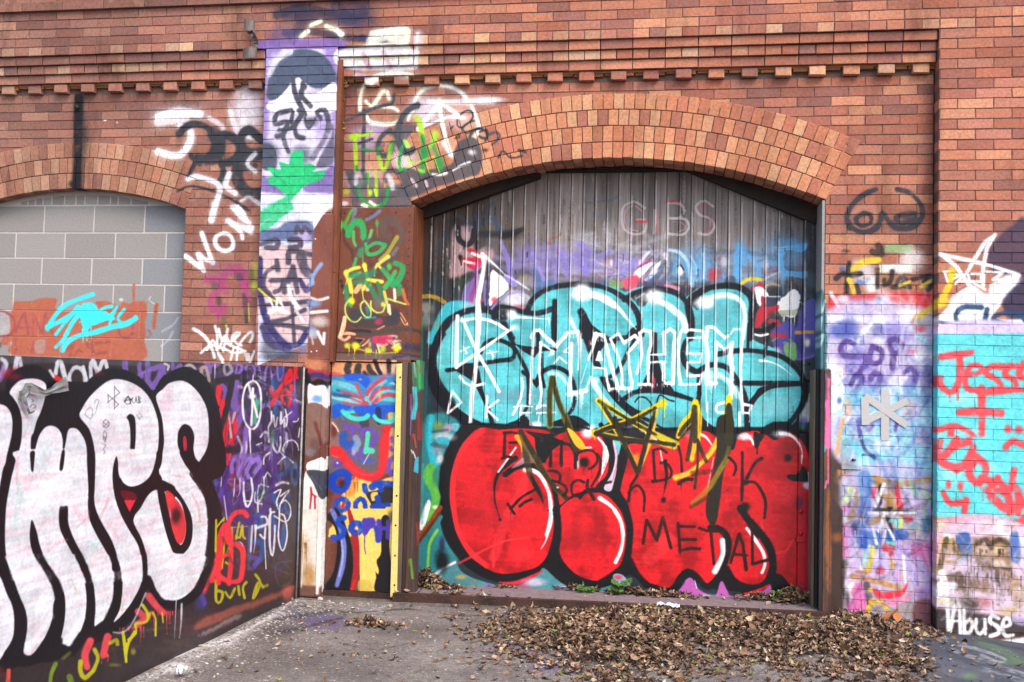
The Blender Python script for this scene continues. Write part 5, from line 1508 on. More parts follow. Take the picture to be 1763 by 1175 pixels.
# dark brown writing sprayed across the red
draw(cD, 720, 720, 5.875, """
s 2c1614 32 l 880,150 870,400
s 2c1614 30 870,150 940,145 1000,155
s 2c1614 28 l 930,250 1000,248
s 2c1614 28 850,410 900,390 1000,410
d 2c1614 930,280 960,280 60 3 5
s 3a3020 60 a=.85 1040,140 1080,300 1130,560 1200,700
s 161311 44 t=2 1140,580 1190,690 1240,780 1265,860
s 8a8020 70 a=.5 1050,200 1200,430 1340,640 1480,800
s 2d2a1a 50 dry=.1 1045,140 1190,400 1320,620 1500,810
s 2a2616 30 a=.9 1150,160 1250,190 1250,230
s f0c020 50 a=.85 t=1 1000,190 1040,270 1050,340
s 181615 32 l 1345,190 1340,480
s 181615 34 l 1450,240 1448,480
s 181615 28 1455,260 1530,270 1590,370 1592,505
e 181615 1450,245 22,22
d 221414 1340,480 1592,505 90 3 5
s 2a1216 26 1315,535 1400,540 1440,590 1420,650 1360,630 1480,680 1505,740 1470,780
s 1c1210 30 l 908,868 975,968
s 1c1210 28 940,915 1050,800 1200,715
s 1c1210 28 1030,890 1090,845 1150,822
d 1c1210 920,950 960,950 90 3 5
s b04040 4 a=.8 1320,520 1320,620
e d8ccc0 1412,700 14,14
s 6b6020 40 a=.5 l 1465,0 1500,80
""")
draw(cD, 980, 720, 5.875, """
s 322c1a 62 a=.95 -20,60 20,180 70,330
p f0b42a soft=4 -20,110 40,130 140,240 165,310 130,320 60,270
s 241718 24 80,420 85,360 150,330 240,335 290,400 260,480 200,515
s 241718 24 280,360 315,420 310,530 270,620 225,690
s 241718 30 l 60,360 62,500
d 301618 60,500 230,520 130 3 5
s 2a1418 26 150,650 80,625 25,680 30,760 60,790 120,780
s 2a1418 34 l 190,630 180,700 250,820
s 2a1418 28 420,645 350,665 290,700
s 2a1416 30 l 690,580 625,680 600,840
s 2a1416 26 600,760 660,690 710,690 760,780 755,940
d 2a1416 590,840 700,640 150 3 5
s 2c1417 26 l 850,330 868,640
s 2c1417 26 850,325 930,310 985,350
s 2c1417 26 845,640 930,630 1020,600 1035,530 1000,470
e 2c1417 850,640 20,20
s 141419 40 t=1 970,440 985,600 955,775
e 141419 955,828 26,28
e 2c1417 930,455 20,18
s 2c1417 26 1105,285 1130,400 1140,540
s 38301c 40 dry=.2 1260,0 1240,160 1195,420
s 382c1a 34 dry=.2 1300,220 1340,340 1385,440
s 382c1a 26 l 1300,230 1300,460 1270,710
s 2a1c18 60 a=.6 dry=.5 1250,560 1420,540
s 241a16 36 dry=.2 1110,660 1180,620 1240,620
d 241a16 1110,660 1240,640 90 6 6
e 8a1420 a=.8 1450,530 24,20
s 2a2418 44 dry=.1 270,160 400,100 560,70 650,40
s 2a2418 40 dry=.1 290,160 500,210 800,235 1060,270
s 2a2418 44 dry=.1 l 460,0 560,260 690,550
s 2a2418 44 dry=.1 l 850,0 780,240 700,540
e 2a2418 285,160 22,26
d 2a2418 270,180 290,180 60 2 6
d 2a2418 1040,280 1060,300 60 2 6
e 2a2418 a=.7 670,20 60,20
""")
draw(cD, 1180, 720, 5.876, """
s 2a1618 32 dry=.1 575,350 575,600 570,830
s 2a1618 36 dry=.1 765,410 700,460 620,610
e 2a1618 770,410 22,20
s 2a1618 30 dry=.1 590,650 700,650 770,740 810,850 800,1010
e 2a1618 600,650 40,30
s 2a1618 26 440,400 500,460 510,520 488,580
""")
draw(cD, 1040, 880, 4.52, """
s 351113 26 l 305,250 332,70 410,225 458,50 520,285
s 351113 24 l 575,95 592,320
s 351113 22 l 575,118 705,122
s 351113 24 l 590,222 712,222
s 351113 24 l 592,305 680,290 745,295
s 2a1212 20 l 740,132 800,155 930,160
s 351113 22 l 830,155 855,410
s 2a1212 26 dry=.2 l 985,400 1050,180 1080,260 1105,455
s 351113 24 l 1005,335 1110,345
s 2a1212 24 l 1150,90 1155,412 1280,378
d 401013 300,260 330,260 90 2 5
d 401013 410,225 415,225 90 1 5
d 401013 590,320 600,320 110 1 5
d 401013 1160,410 1165,410 160 1 5
d 401013 740,150 860,170 70 5 5
""")
# strip of older colour left under the red letters
draw(cD, 700, 880, 4.897, """
p 47858f soft=5 215,560 300,520 400,430 480,520 640,590 900,640 1100,540 1160,480 1300,600 1500,680 1763,620 1763,720 1300,705 250,668
s ece8f2 24 220,560 300,490 410,432
e c9a04a a=.8 460,555 50,20
e b86a30 a=.4 560,590 30,18
e 8d5cc4 a=.85 690,635 36,26
e c04a78 a=.7 545,655 36,12
s e42238 34 t=2 a=.95 780,600 900,605 1040,560 1150,500
e e03a60 a=.6 980,620 80,30
e d8c8e0 a=.8 1080,600 100,36
e 4a9298 a=.7 1180,660 90,24
e c7a2cc a=.7 1300,660 60,40
s f6f4f0 12 t=1 1487,668 1489,590
p 2a7880 soft=6 115,260 270,60 280,300 200,540 110,560
s 78c040 24 262,160 200,270 185,400 180,510
s 5a2a1a 24 l 110,260 280,20
e 281f4a a=.8 300,280 26,70
e 0e0f14 a=.95 300,420 60,100
""")
draw(cD, 1040, 880, 4.52, """
p 9cbcd8 a=.95 soft=5 70,500 150,500 220,620 110,610
e d83a50 a=.85 110,515 40,20
e 3a78c4 a=.8 180,590 30,24
p c060b4 a=.95 soft=6 590,700 625,560 655,520 690,530 740,610 860,660 900,560 925,550 960,620 1000,660 1200,640 1290,575 1290,640 1180,700
e 6f8098 a=.6 520,680 90,30
e c8c8d8 a=.6 790,670 90,28
e 9ab0a0 a=.6 900,685 60,20
s ffffff 6 l 705,540 722,600
s e3202c 34 t=2 1060,650 1180,630 1290,570
e c0507c a=.8 1130,680 60,24
e 7890a8 a=.7 1230,650 60,26
d 101117 985,630 1020,640 80 3 8
e d03048 a=.85 1520,590 60,20
z 201420 a=.7 1400,590 1600,640 14 10
""")
# bare plank zone: GIBS, faint scrapes
draw(cD, 1160, 330, 2.92, """
s 8a8a90 1 a=.01 l 0,0 1,1
""")
draw(cD, 0, 0, 1, """
s d8d0d4 4.2 a=.8 dry=.45 1110,358 1092,348 1074,356 1070,376 1076,396 1094,404 1110,398 1112,380 1096,379
s d8a0ac 2.4 a=.85 dry=.4 1106,364 1090,354 1078,362 1076,380 1082,394 1098,398
s d83048 5 a=.8 dry=.3 1097,382 1112,382
s d8d0d4 4.2 a=.8 dry=.45 l 1128,362 1126,402
s e06070 2.4 a=.85 dry=.4 l 1131,364 1131,402
s d83048 6 a=.8 dry=.5 1148,349 1164,348 1172,352
s d8d0d4 4.2 a=.8 dry=.45 l 1150,350 1150,402
s d8d0d4 4 a=.8 dry=.45 1150,350 1172,352 1178,364 1168,376 1154,376
s d8d0d4 4 a=.8 dry=.45 1156,376 1180,378 1186,392 1176,404 1150,403
s e0a0ac 1.5 a=.7 dry=.5 1158,382 1174,384 1180,394 1166,400
s d8d0d4 4.2 a=.8 dry=.45 1228,356 1212,346 1198,356 1204,370 1222,376 1230,390 1220,404 1202,402
s d84860 2 a=.7 dry=.4 1224,358 1212,351 1204,358 1208,368 1224,376 1226,392 1214,400
s 2f5f86 4 a=.35 805,382 790,372
s 27557e 4 a=.5 808,398 812,375 822,372 820,402
s 27557e 5 a=.5 830,382 850,348 852,384 860,402
s 2a5a80 4 a=.3 1010,350 1050,345 1070,335
s 2f6f96 5 a=.2 1015,380 1040,370
""")
r_ = random.Random(21)
for i in range(33):       # scuffed pale edges between the boards
    xw = DX0+.0815*i; 
    for q in range(12):
        za = r_.uniform(1.7, 2.9); zb_ = za-r_.uniform(.05, .45)
        ax_, ay_ = topix(np.array([xw+r_.uniform(-.003, .003), .3, za])); bx_, by_ = topix(np.array([xw+r_.uniform(-.003, .003), .3, zb_]))
        cD.stroke([(ax_, ay_), (bx_, by_)], r_.uniform(.6, 1.8), hexc('e2dfe2'), r_.uniform(.3, .85), .5, True, dry=.5)
    if r_.random() < .6:
        x2, y2 = topix(np.array([xw+.04+r_.uniform(-.03, .03), .3, r_.uniform(2.2, 2.8)])); cD.stroke([(x2, y2), (x2+r_.uniform(-1, 1), y2+r_.uniform(4, 16))], r_.uniform(1, 3), hexc('1a1615'), .7, .8, True, dry=.4)
for i in range(10):
    x2, y2 = 742+r_.uniform(0, 60), r_.uniform(385, 500); cD.stroke([(x2, y2), (x2+r_.uniform(-1, 1), y2+r_.uniform(3, 14))], r_.uniform(1, 3), hexc('d8d8d6'), .8, .8, True, rough=1.5, dry=.5)
# ------------------------------------------------------------------ paint: the low steel wall with the silver letters
draw(cL, 0, 0, 1, """
p 302729 soft=2 l -40,600 530,620 530,1060 -40,1320
""")
draw(cL, 0, 0, 1, """
p 4a2c78 a=.45 soft=14 380,640 505,640 500,800 470,900 380,900
e 4a3038 a=.5 440,960 70,70
e 5a2838 a=.45 400,940 36,60
e 3f3438 a=.6 300,1090 80,50
z 6a4a9a a=.35 380,900 500,1000 14 5
z a03040 a=.3 260,1040 420,1090 12 4
z 807040 a=.3 150,1090 340,1140 12 4
z 9a98a4 a=.35 380,880 500,1000 14 2
z 7a58b8 a=.5 380,650 500,760 26 5
z 5a3a98 a=.6 375,760 500,930 30 6
z e4e2ee a=.65 430,700 505,900 26 1.6
z c8303c a=.6 376,660 420,820 10 5
z 2a4c94 a=.5 400,760 505,960 16 5
z 9a80d8 a=.6 400,770 470,860 12 3
z 6a4aa8 a=.5 250,625 500,650 20 3
z b8b0c8 a=.5 340,630 420,680 10 1.6
z 302028 a=.4 380,900 500,1000 14 5
""")
draw(cL, 0, 600, 5.873, """
s 5a6068 90 a=.6 dry=.4 -100,110 1000,120 1763,160
s d6d8e4 50 a=.85 rough=6 15,110 60,160 20,260 -40,300
s 8a68c0 40 a=.7 30,180 20,300 -20,340
s b03a68 26 a=.6 90,220 40,280
s d4d6e2 46 a=.85 rough=6 170,100 155,200
s d4d6e2 34 a=.85 rough=6 200,100 215,200
s dcdfea 44 a=.9 rough=6 560,260 580,160 610,140 640,230 665,340
p e02a34 soft=3 530,265 650,320 640,350 590,360 560,330
s dcdfea 30 a=.9 505,230 540,290
s d8dce8 44 a=.9 rough=6 720,400 700,290 745,205 800,200 850,250 860,380 830,440 770,480 720,420
s dcdfea 34 a=.9 rough=6 840,190 860,280 890,360 880,400
s dcdfea 44 a=.9 rough=6 920,300 915,200 940,130 965,190 990,260
s dcdfea 40 a=.9 rough=6 1000,240 1030,150 1060,125 1080,200
s c8ccd8 50 a=.7 rough=6 600,420 620,470 700,500 690,540
e 3e5660 a=.8 620,560 70,110
s 4c7070 30 a=.6 560,640 640,600
e b02034 a=.8 540,645 36,30
s c02c3c 30 a=.9 740,610 715,690
s 7e60b6 56 a=.9 rough=5 1265,150 1270,250 1290,330
s 7e60b6 40 a=.9 rough=5 1415,160 1410,220 1430,290
s 7e60b6 56 a=.9 rough=5 1490,150 1500,240 1490,320 1540,380 1600,300 1650,200
s 7e60b6 50 a=.9 rough=5 1520,220 1640,180
s 7e60b6 30 a=.9 1400,270 1470,240
s 7e60b6 44 a=.9 1530,380 1550,420
""")
draw(cL, 280, 600, 5.877, """
s 7e60b8 34 a=.9 rough=5 10,180 20,260
s 7e60b8 34 a=.9 100,140 110,240 180,170 190,250
s c9c7cf 24 a=.9 20,160 60,180 50,220
s b4b0b8 30 a=.9 rough=4 220,200 270,170 320,200 325,270
s b4b0b8 26 a=.9 240,260 250,320
s 7e60b8 46 a=.9 rough=5 440,150 480,200 560,170
s 7e60b8 40 a=.9 430,200 480,240
s d8d4da 14 a=.9 l 530,165 520,350
s b9a090 34 a=.85 rough=5 400,290 390,210 440,200 470,330
s cfc4c0 40 a=.8 rough=5 420,330 430,430 480,480
s a8a4b0 30 a=.85 630,260 620,180 670,165 700,230 650,270
s 8264be 26 a=.95 740,260 750,180 790,160 800,220 760,260
s 8264be 26 a=.95 850,300 840,200 880,160 930,200 925,270
s 8264be 28 a=.95 980,300 975,190 950,180
s 8264be 22 a=.95 1030,330 1045,220 1070,175 1090,220 1110,330 1110,440
s 8264be 24 a=.95 1160,180 1165,290 1185,330 1215,280 1220,180
e 24508e a=.9 1195,230 26,50
s 8264be 18 a=.9 l 1335,180 1335,450
s 7e60b8 46 a=.9 1010,590 1100,560 1200,560
s 6a48a8 60 a=.8 1320,500 1340,600 1290,700
s 7e60b8 50 a=.85 600,380 640,440 630,520
s 7e60b8 70 a=.85 rough=6 740,350 720,520 740,620 800,600
s c890c0 30 a=.8 770,390 820,400
s 7e60b8 60 a=.8 820,640 760,760 720,900
s 8866c4 50 a=.85 rough=5 850,800 830,1000 820,1175
s e22430 60 a=.97 570,400 560,520 545,700 550,900
s e22430 44 a=.97 500,500 490,560
s e22430 60 a=.97 620,540 590,700 560,780
s e22430 60 a=.97 650,720 630,850 620,980
s e22430 60 a=.97 730,760 720,860 690,960
s e22430 56 a=.97 530,1020 530,1175
s e22430 60 a=.97 630,1060 680,1110
s d8a8b0 26 a=.85 rough=4 660,640 680,740 690,900
s d8a8b0 24 a=.85 rough=4 730,660 700,760
s d8a8b0 20 a=.8 630,700 620,760
s 2a242a 60 l 540,340 640,320 760,290
s 2a242a 56 rough=4 700,330 650,600 600,780 560,960
s 2a242a 60 l 540,1010 650,1040 750,1010
s 2a242a 22 l 510,200 515,640
s d0c4d4 24 a=.8 rough=5 760,900 800,1010 780,1100
s d0c4d4 20 a=.8 rough=5 850,950 840,1080 820,1175
s 16161c 50 a=.9 830,250 830,420
s 16161c 40 a=.9 970,250 960,330
s 1f5890 60 a=.7 1130,330 1140,380
s 1f5890 50 a=.7 1140,600 1150,680
e 4ab890 a=.95 950,560 40,60
s 4ab890 36 a=.9 950,620 930,760
e 34343c a=.9 850,560 36,90
s f2f0f0 22 c 905,335 850,370 815,470 808,600 830,740 890,820 950,790 985,680 995,520 980,400 940,340
s f2f0f0 26 l 868,370 905,500 960,700
s f2f0f0 24 l 912,410 905,640 895,780
e f2f0f0 905,490 42,28
s f2f0f0 10 l 915,270 912,330
s f2f0f0 26 t=1 880,830 885,980 895,1175
s de2228 34 1090,420 1110,480 1150,440 1100,580
s de2228 34 1150,500 1180,420 1200,380
s de2228 44 rough=5 1215,370 1240,320 1290,230
s de2228 40 1290,240 1310,310 1240,360
s de2228 38 1350,200 1345,260 1360,300
s de2228 34 1220,430 1205,500 1230,560
s de2228 38 1240,420 1290,470 1280,580
s de2228 36 1300,380 1300,440 1230,480
e 90c0d0 a=.8 1055,460 12,30
s 5a3aa0 40 a=.7 1300,600 1350,640 1350,700 1300,760
s d8d8e0 12 a=.9 1340,520 1420,555
s e4e4ec 18 a=.9 1100,640 1100,740 1070,800 1075,950
s e4e4ec 18 a=.9 1120,680 1140,800 1160,700
s e4e4ec 24 a=.9 rough=4 1200,650 1195,760 1230,720 1230,790
s e4e4ec 16 a=.9 1240,620 1260,720 1250,790
s e4e4ec 14 a=.9 1235,700 1305,645
s e4e4ec 12 a=.9 1375,710 1360,740 1320,745
s dfe2ea 12 a=.9 l 1385,810 1375,900
s e4e4ec 20 a=.85 rough=5 990,900 1030,850 1060,860
s e4e4ec 22 a=.85 rough=5 1120,900 1120,1000 1160,1060 1190,1000 1190,900
s c8ccd8 30 a=.7 rough=6 1250,860 1250,960 1220,1040
s e4e4ec 14 a=.9 1210,1030 1240,960 1310,930 1360,970 1375,1030
s e4e4ec 16 a=.9 950,980 1000,960
s e4e4ec 18 a=.9 1020,1175 1030,1100 1080,1060
s e4e4ec 16 a=.9 1165,1170 1240,1100 1320,1160
s e4e4ec 10 a=.9 1180,1040 1240,1110
e 305f40 a=.6 1110,880 40,60
s 3f6ea0 30 a=.6 1130,870 1140,960
""")
draw(cL, 280, 780, 5.877, """
s 8262ba 70 a=.7 dry=.2 700,60 820,40 960,50
s e22430 44 a=.97 530,20 540,160 580,180
s d82430 40 a=.97 640,20 650,110
s 5a3a9c 60 a=.8 dry=.2 560,120 620,60
s 8a68c8 40 a=.85 dry=.2 700,200 700,90 760,80 760,200
s 9878d8 46 a=.85 800,280 770,220 830,90 900,70 850,190 870,250
s 9878d8 40 a=.85 910,100 960,60 985,120 930,200
s 4a2a82 50 a=.9 630,180 630,400 660,600
s 4a2a82 50 a=.9 1140,30 1130,200 1090,400
s 4a2a82 56 a=.9 1080,120 1020,200
s 4a2a82 50 a=.9 800,400 800,520 850,590
s 4a2a82 60 a=.9 890,560 930,380 930,280
s 4a2a82 64 a=.9 830,690 960,660 1040,560 1120,400
s 5d45a8 36 a=.9 540,320 580,310 600,400 550,450 530,380
s 2a56a0 40 a=.8 1150,230 1260,200 1260,60
s 2a56a0 26 a=.9 c 1340,110 1305,200 1320,300 1345,320 1370,220
s 2a56a0 46 a=.85 1120,420 1150,520 1200,580
s 2a56a0 30 a=.8 1280,420 1240,560 1290,640
s 2a56a0 44 a=.8 940,640 1000,640 980,780 940,700
s 2a56a0 44 a=.8 1110,640 1150,780
s 2a56a0 50 a=.85 1230,760 1220,860 1200,940
s 2a56a0 56 a=.85 930,900 1010,920 1000,1060 940,1130
s 6848b0 50 a=.7 900,1060 960,1080 910,1170
s 5070b0 30 a=.6 l 880,760 870,1175
s 2a56a0 26 a=.8 530,230 535,330
s e8e8f0 12 a=.9 l 730,260 718,440
s e8e8f0 10 a=.8 l 600,120 590,340
s e8e8f0 14 a=.85 t=1 780,260 780,400 750,450
s e8e8f0 22 a=.95 820,300 820,420 845,540 880,520 910,400 895,260
s e8e8f0 14 a=.9 820,490 900,490
s e8e8f0 18 a=.9 975,330 960,420 965,600
s e8e8f0 14 a=.9 935,400 935,500 1005,520
s e8e8f0 18 a=.9 1025,250 1020,400 975,500
s e8e8f0 12 a=.9 l 990,320 1070,345
s e8e8f0 16 a=.9 1035,245 1060,200 1090,240
s e8e8f0 22 a=.85 mist=10 1150,330 1210,300 1270,310
s e8e8f0 16 a=.95 1130,405 1195,375 1150,500 1170,565
s e8e8f0 16 a=.95 1190,440 1280,380 1190,520 1180,680 1170,860 1200,980 1230,970 1260,820 1230,640 1180,620
s e8e8f0 16 a=.9 1200,510 1240,480 1290,540 1290,640 1240,700 1130,640
s e8e8f0 20 a=.9 t=1 1090,570 1090,900 1110,1050
s e8e8f0 20 a=.9 1135,740 1130,900 1110,1040 1085,960 1080,640 1130,600
s e8e8f0 26 a=.9 mist=6 950,760 1060,720 1040,650 1000,650
s e8e8f0 22 a=.9 rough=5 985,830 1030,870 1040,760
s e8e8f0 12 a=.9 l 1030,860 1045,1175
s e8e8f0 26 a=.9 t=1 940,740 935,900 920,1010
s e8e8f0 18 a=.8 l 905,740 890,1000
s c8c4e0 8 a=.8 520,680 600,720 700,755 860,745
s e8e8f0 16 a=.85 t=2 770,900 800,920 830,1000 830,1080
s e8ecf4 20 a=.7 t=2 650,740 700,850
s e0e4ec 14 a=.7 l 620,440 650,680
p e83a44 soft=5 350,235 420,220 470,300 510,420 545,540 520,680 500,560 470,420
s 30a0a0 20 a=.3 540,620 600,620
s c0b020 20 l 545,670 535,740 530,1000
s c0b020 18 l 545,740 620,680
s c0b020 18 545,820 545,1020 575,1010
s c0b020 20 630,840 620,960 600,1170
s c8a030 20 l 700,760 705,880
s c0b020 24 775,710 755,800 740,870
s c0b020 24 740,840 780,860 805,740 810,840 835,870
s b8a820 22 700,1000 670,960 655,1040 700,1030 680,1130 640,1110
s ee3540 52 mist=4 850,640 820,600 740,610 680,680 655,780 655,900 750,930 810,1000 810,1175
s ee3540 50 mist=4 510,760 570,770 600,850 580,1000 570,1175
s ee3540 40 560,1060 480,1100
e 1f6a6a a=.25 1000,400 100,100
""")
draw(cL, 0, 0, 1, """
s ee3540 9 418,975 412,1000 390,1000 375,990
s ee3540 8 377,920 378,960 368,985 365,1000
s ee3540 10 350,1015 362,960 370,930
s 6040a0 8 a=.8 345,1020 352,1040
s b0a81c 5 372,1000 372,1035 380,1036 383,1020 372,1018
s b0a81c 4.6 388,1020 396,1030 404,1014
s b0a81c 4.6 410,1010 412,1024
s b0a81c 4.6 421,1030 418,1012 424,1003
s b0a81c 5 440,990 448,1005 436,1030 444,1004 452,1010
s b0a81c 5 a=.7 452,1012 460,1008
e 4040a0 a=.5 345,1035 10,20
""")
# the silver letters
draw(cL, 0, 600, 5.873, """
e 8a1028 a=.75 170,270 150,70
p 17141a soft=3 -60,480 40,440 60,340 130,240 250,180 380,180 480,240 540,340 560,400 520,470 470,480 440,560 420,640 500,680 590,670 650,720 700,690 745,690 780,560 830,420 920,300 1050,220 1150,205 1280,225 1400,290 1480,360 1550,430 1620,320 1700,250 1850,190 1950,210 2060,280 2150,420 2200,560 2240,800 2240,1300 1600,1300 -60,1300
e 7a0f26 a=.6 150,290 80,40
e 6e0e24 a=.5 1010,260 60,30
""")
draw(cL, 0, 600, 1, """
p 17141a soft=1 -20,700 380,700 378,790 362,800 372,830 380,880 372,960 350,1020 320,1045 290,1050 265,1035 250,1065 235,1085 200,1090 165,1108 150,1105 125,1120 90,1140 50,1140 -20,1180
""".replace('draw','draw')) if False else None
draw(cL, 0, 0, 1, """
p 17141a soft=1.4 -20,690 340,690 372,720 374,770 362,796 352,806 366,832 380,872 382,915 372,965 350,1018 322,1042 292,1048 262,1035 254,1012 244,1050 220,1075 195,1092 165,1108 145,1106 122,1122 90,1140 50,1142 0,1160 -20,1160
e 3a0c18 a=.6 150,1095 24,14
e 3a0c18 a=.6 290,1045 30,10
""")
draw(cL, 0, 600, 5.873, """
p e2e3ec tint=.6 -60,560 0,568 60,590 105,650 125,740 120,860 100,960 70,1080 40,1200 -60,1300
p e2e3ec tint=.6 95,455 130,390 200,330 290,310 380,315 450,350 468,400 462,470 440,560 410,650 370,740 340,850 315,900 310,1000 320,1175 150,1300 150,1175 190,1050 215,930 222,800 215,690 180,580 130,500
p e2e3ec tint=.6 360,1300 350,1175 350,1060 380,930 410,860 460,800 520,785 580,810 620,870 635,960 625,1100 610,1300
p e2e3ec tint=.6 630,1300 640,1100 665,950 690,830 740,808 790,830 840,900 870,980 880,1100 880,1300
p e2e3ec tint=.6 805,695 830,610 900,500 1000,400 1100,330 1200,315 1330,350 1440,420 1520,520 1570,640 1600,760 1605,900 1590,1060 1555,1200 1540,1300 960,1300 960,1150 950,1000 900,820
p e2e3ec tint=.6 1575,495 1640,420 1720,350 1850,332 1960,400 2050,520 2100,660 2110,900 2080,1040 2000,1175 1960,1300 1640,1300 1620,1180 1655,980 1650,820 1630,680
p 15131a 1280,700 1310,668 1345,680 1365,720 1372,820 1368,950 1350,1100 1320,1200 1300,1190 1310,1080 1318,940 1315,820 1300,740
""")
draw(cL, 280, 600, 5.877, """
p 15131a 150,920 160,840 200,780 240,772 290,810 320,900 310,1010 330,1110 380,1175 350,1230 250,1175 190,1080 155,990
p b8283c 205,920 225,890 240,920 245,1000 232,1060 215,1040
p e6e2e8 225,1060 240,1090 260,1175 250,1175 228,1110
""")
draw(cL, 0, 780, 5.873, """
p e2e3ec tint=.6 -60,0 60,0 30,160 0,330 -30,500 -60,600
p e2e3ec tint=.6 180,-20 160,90 120,230 90,380 65,520 52,700 50,900 65,1060 90,1175 150,1300 1230,1300 1190,1080 1110,850 1000,700 950,560 890,430 880,0
p e2e3ec tint=.6 955,-20 960,200 950,430 960,560 1000,700 1080,820 1160,970 1210,1180 1230,1300 1450,1300 1440,1100 1400,940 1310,790 1230,640 1170,480 1145,330 1150,160 1180,40 1200,120 1210,220 1250,310 1330,345 1430,315 1530,220 1570,60 1580,-20
p e2e3ec tint=.6 1345,690 1470,440 1575,370 1640,290 1600,150 1640,60 1740,80 1870,150 1950,230 2020,340 2075,430 2105,560 2115,705 2100,1000 2040,1200 1950,1350 1762,1470 1597,1485 1497,1350 1450,1145 1415,881
p 15131a 305,0 350,-10 345,100 335,190 315,180 308,100
p 15131a 625,-10 655,-10 635,165 600,165
p 15131a 320,680 350,740 375,820 400,930 450,1060 540,1190 430,1190 360,1080 315,960 300,850 305,760
p 15131a 600,560 640,545 685,550 688,700 720,810 770,920 840,1050 890,1190 800,1190 740,1040 650,870 600,740
p 15131a 880,-10 958,-10 955,380 945,450 970,580 1040,730 1110,850 1160,970 1190,1080 1215,1190 1130,1190 1110,1080 1060,980 970,820 900,660 888,500 895,400
p 15131a 1140,170 1170,45 1190,80 1200,220 1240,300 1320,345 1420,320 1510,250 1570,100 1585,-10 1640,-10 1630,120 1590,250 1763,340 1763,460 1690,400 1620,390 1560,378 1490,440 1420,560 1345,680 1430,870 1480,1040 1490,1190 1440,1190 1430,1080 1390,920 1300,770 1220,620 1160,430 1140,300
p 6a1020 a=.9 soft=5 1215,390 1350,400 1380,470 1280,490
p d83040 soft=2 l 1250,480 1370,480 1310,600
p 15131a soft=3 1590,380 1660,390 1700,560 1763,700 1763,1010 1700,880 1640,660
p d8383e 1672,400 1763,450 1763,860 1720,680
e 2a1020 a=.6 1763,700 20,60
s e0e0ec 8 a=.9 l 1720,560 1725,650
s ffffff 60 a=.5 dry=.3 330,430 500,400 700,300
e f6f4fa a=.6 540,400 220,150
s dd8898 26 a=.5 dry=.4 1010,660 1060,560 1100,470
s e08898 30 a=.4 dry=.5 480,1000 580,920 680,880
s 9ed0c8 50 a=.3 dry=.3 180,240 190,500 140,780
s 90ccc4 40 a=.3 dry=.3 900,900 990,1000 1000,1100
s e28fa0 40 a=.4 dry=.4 180,60 160,300
s e08fa0 60 a=.35 dry=.4 760,560 860,700 880,600
s 8a8898 26 a=.35 dry=.5 780,760 900,640
s e28fa0 60 a=.3 dry=.4 1100,700 1180,860
s e28fa0 50 a=.3 dry=.4 1200,1080 1400,1040
""")
draw(cL, 280, 780, 5.877, """
p 15131a soft=2 -10,280 60,310 130,370 200,460 270,590 300,700 300,840 270,950 200,1030 150,1040 90,960 50,800 0,600 20,500 60,640 110,820 160,920 200,920 235,800 225,650 180,500 90,410 -10,340
p dc3840 30,400 100,440 180,530 225,650 235,780 210,890 170,925 130,880 100,760 80,600
e 2c1822 a=.9 135,640 50,90
p 15131a soft=2 170,-10 250,-10 260,60 300,120 360,130 420,90 450,20 460,-10 540,-10 500,120 440,190 370,220 330,240 270,180 210,90
s 15131a 60 a=1 300,215 380,330 440,440 475,560 485,700 480,900 450,1060 420,1190
s 15131a 18 540,-40 500,100 430,180
s d84a60 20 a=.3 100,230 220,250
s d84a60 20 a=.3 dry=.4 300,420 360,560 380,700
s 7a8090 16 a=.3 dry=.5 230,400 330,330
""")
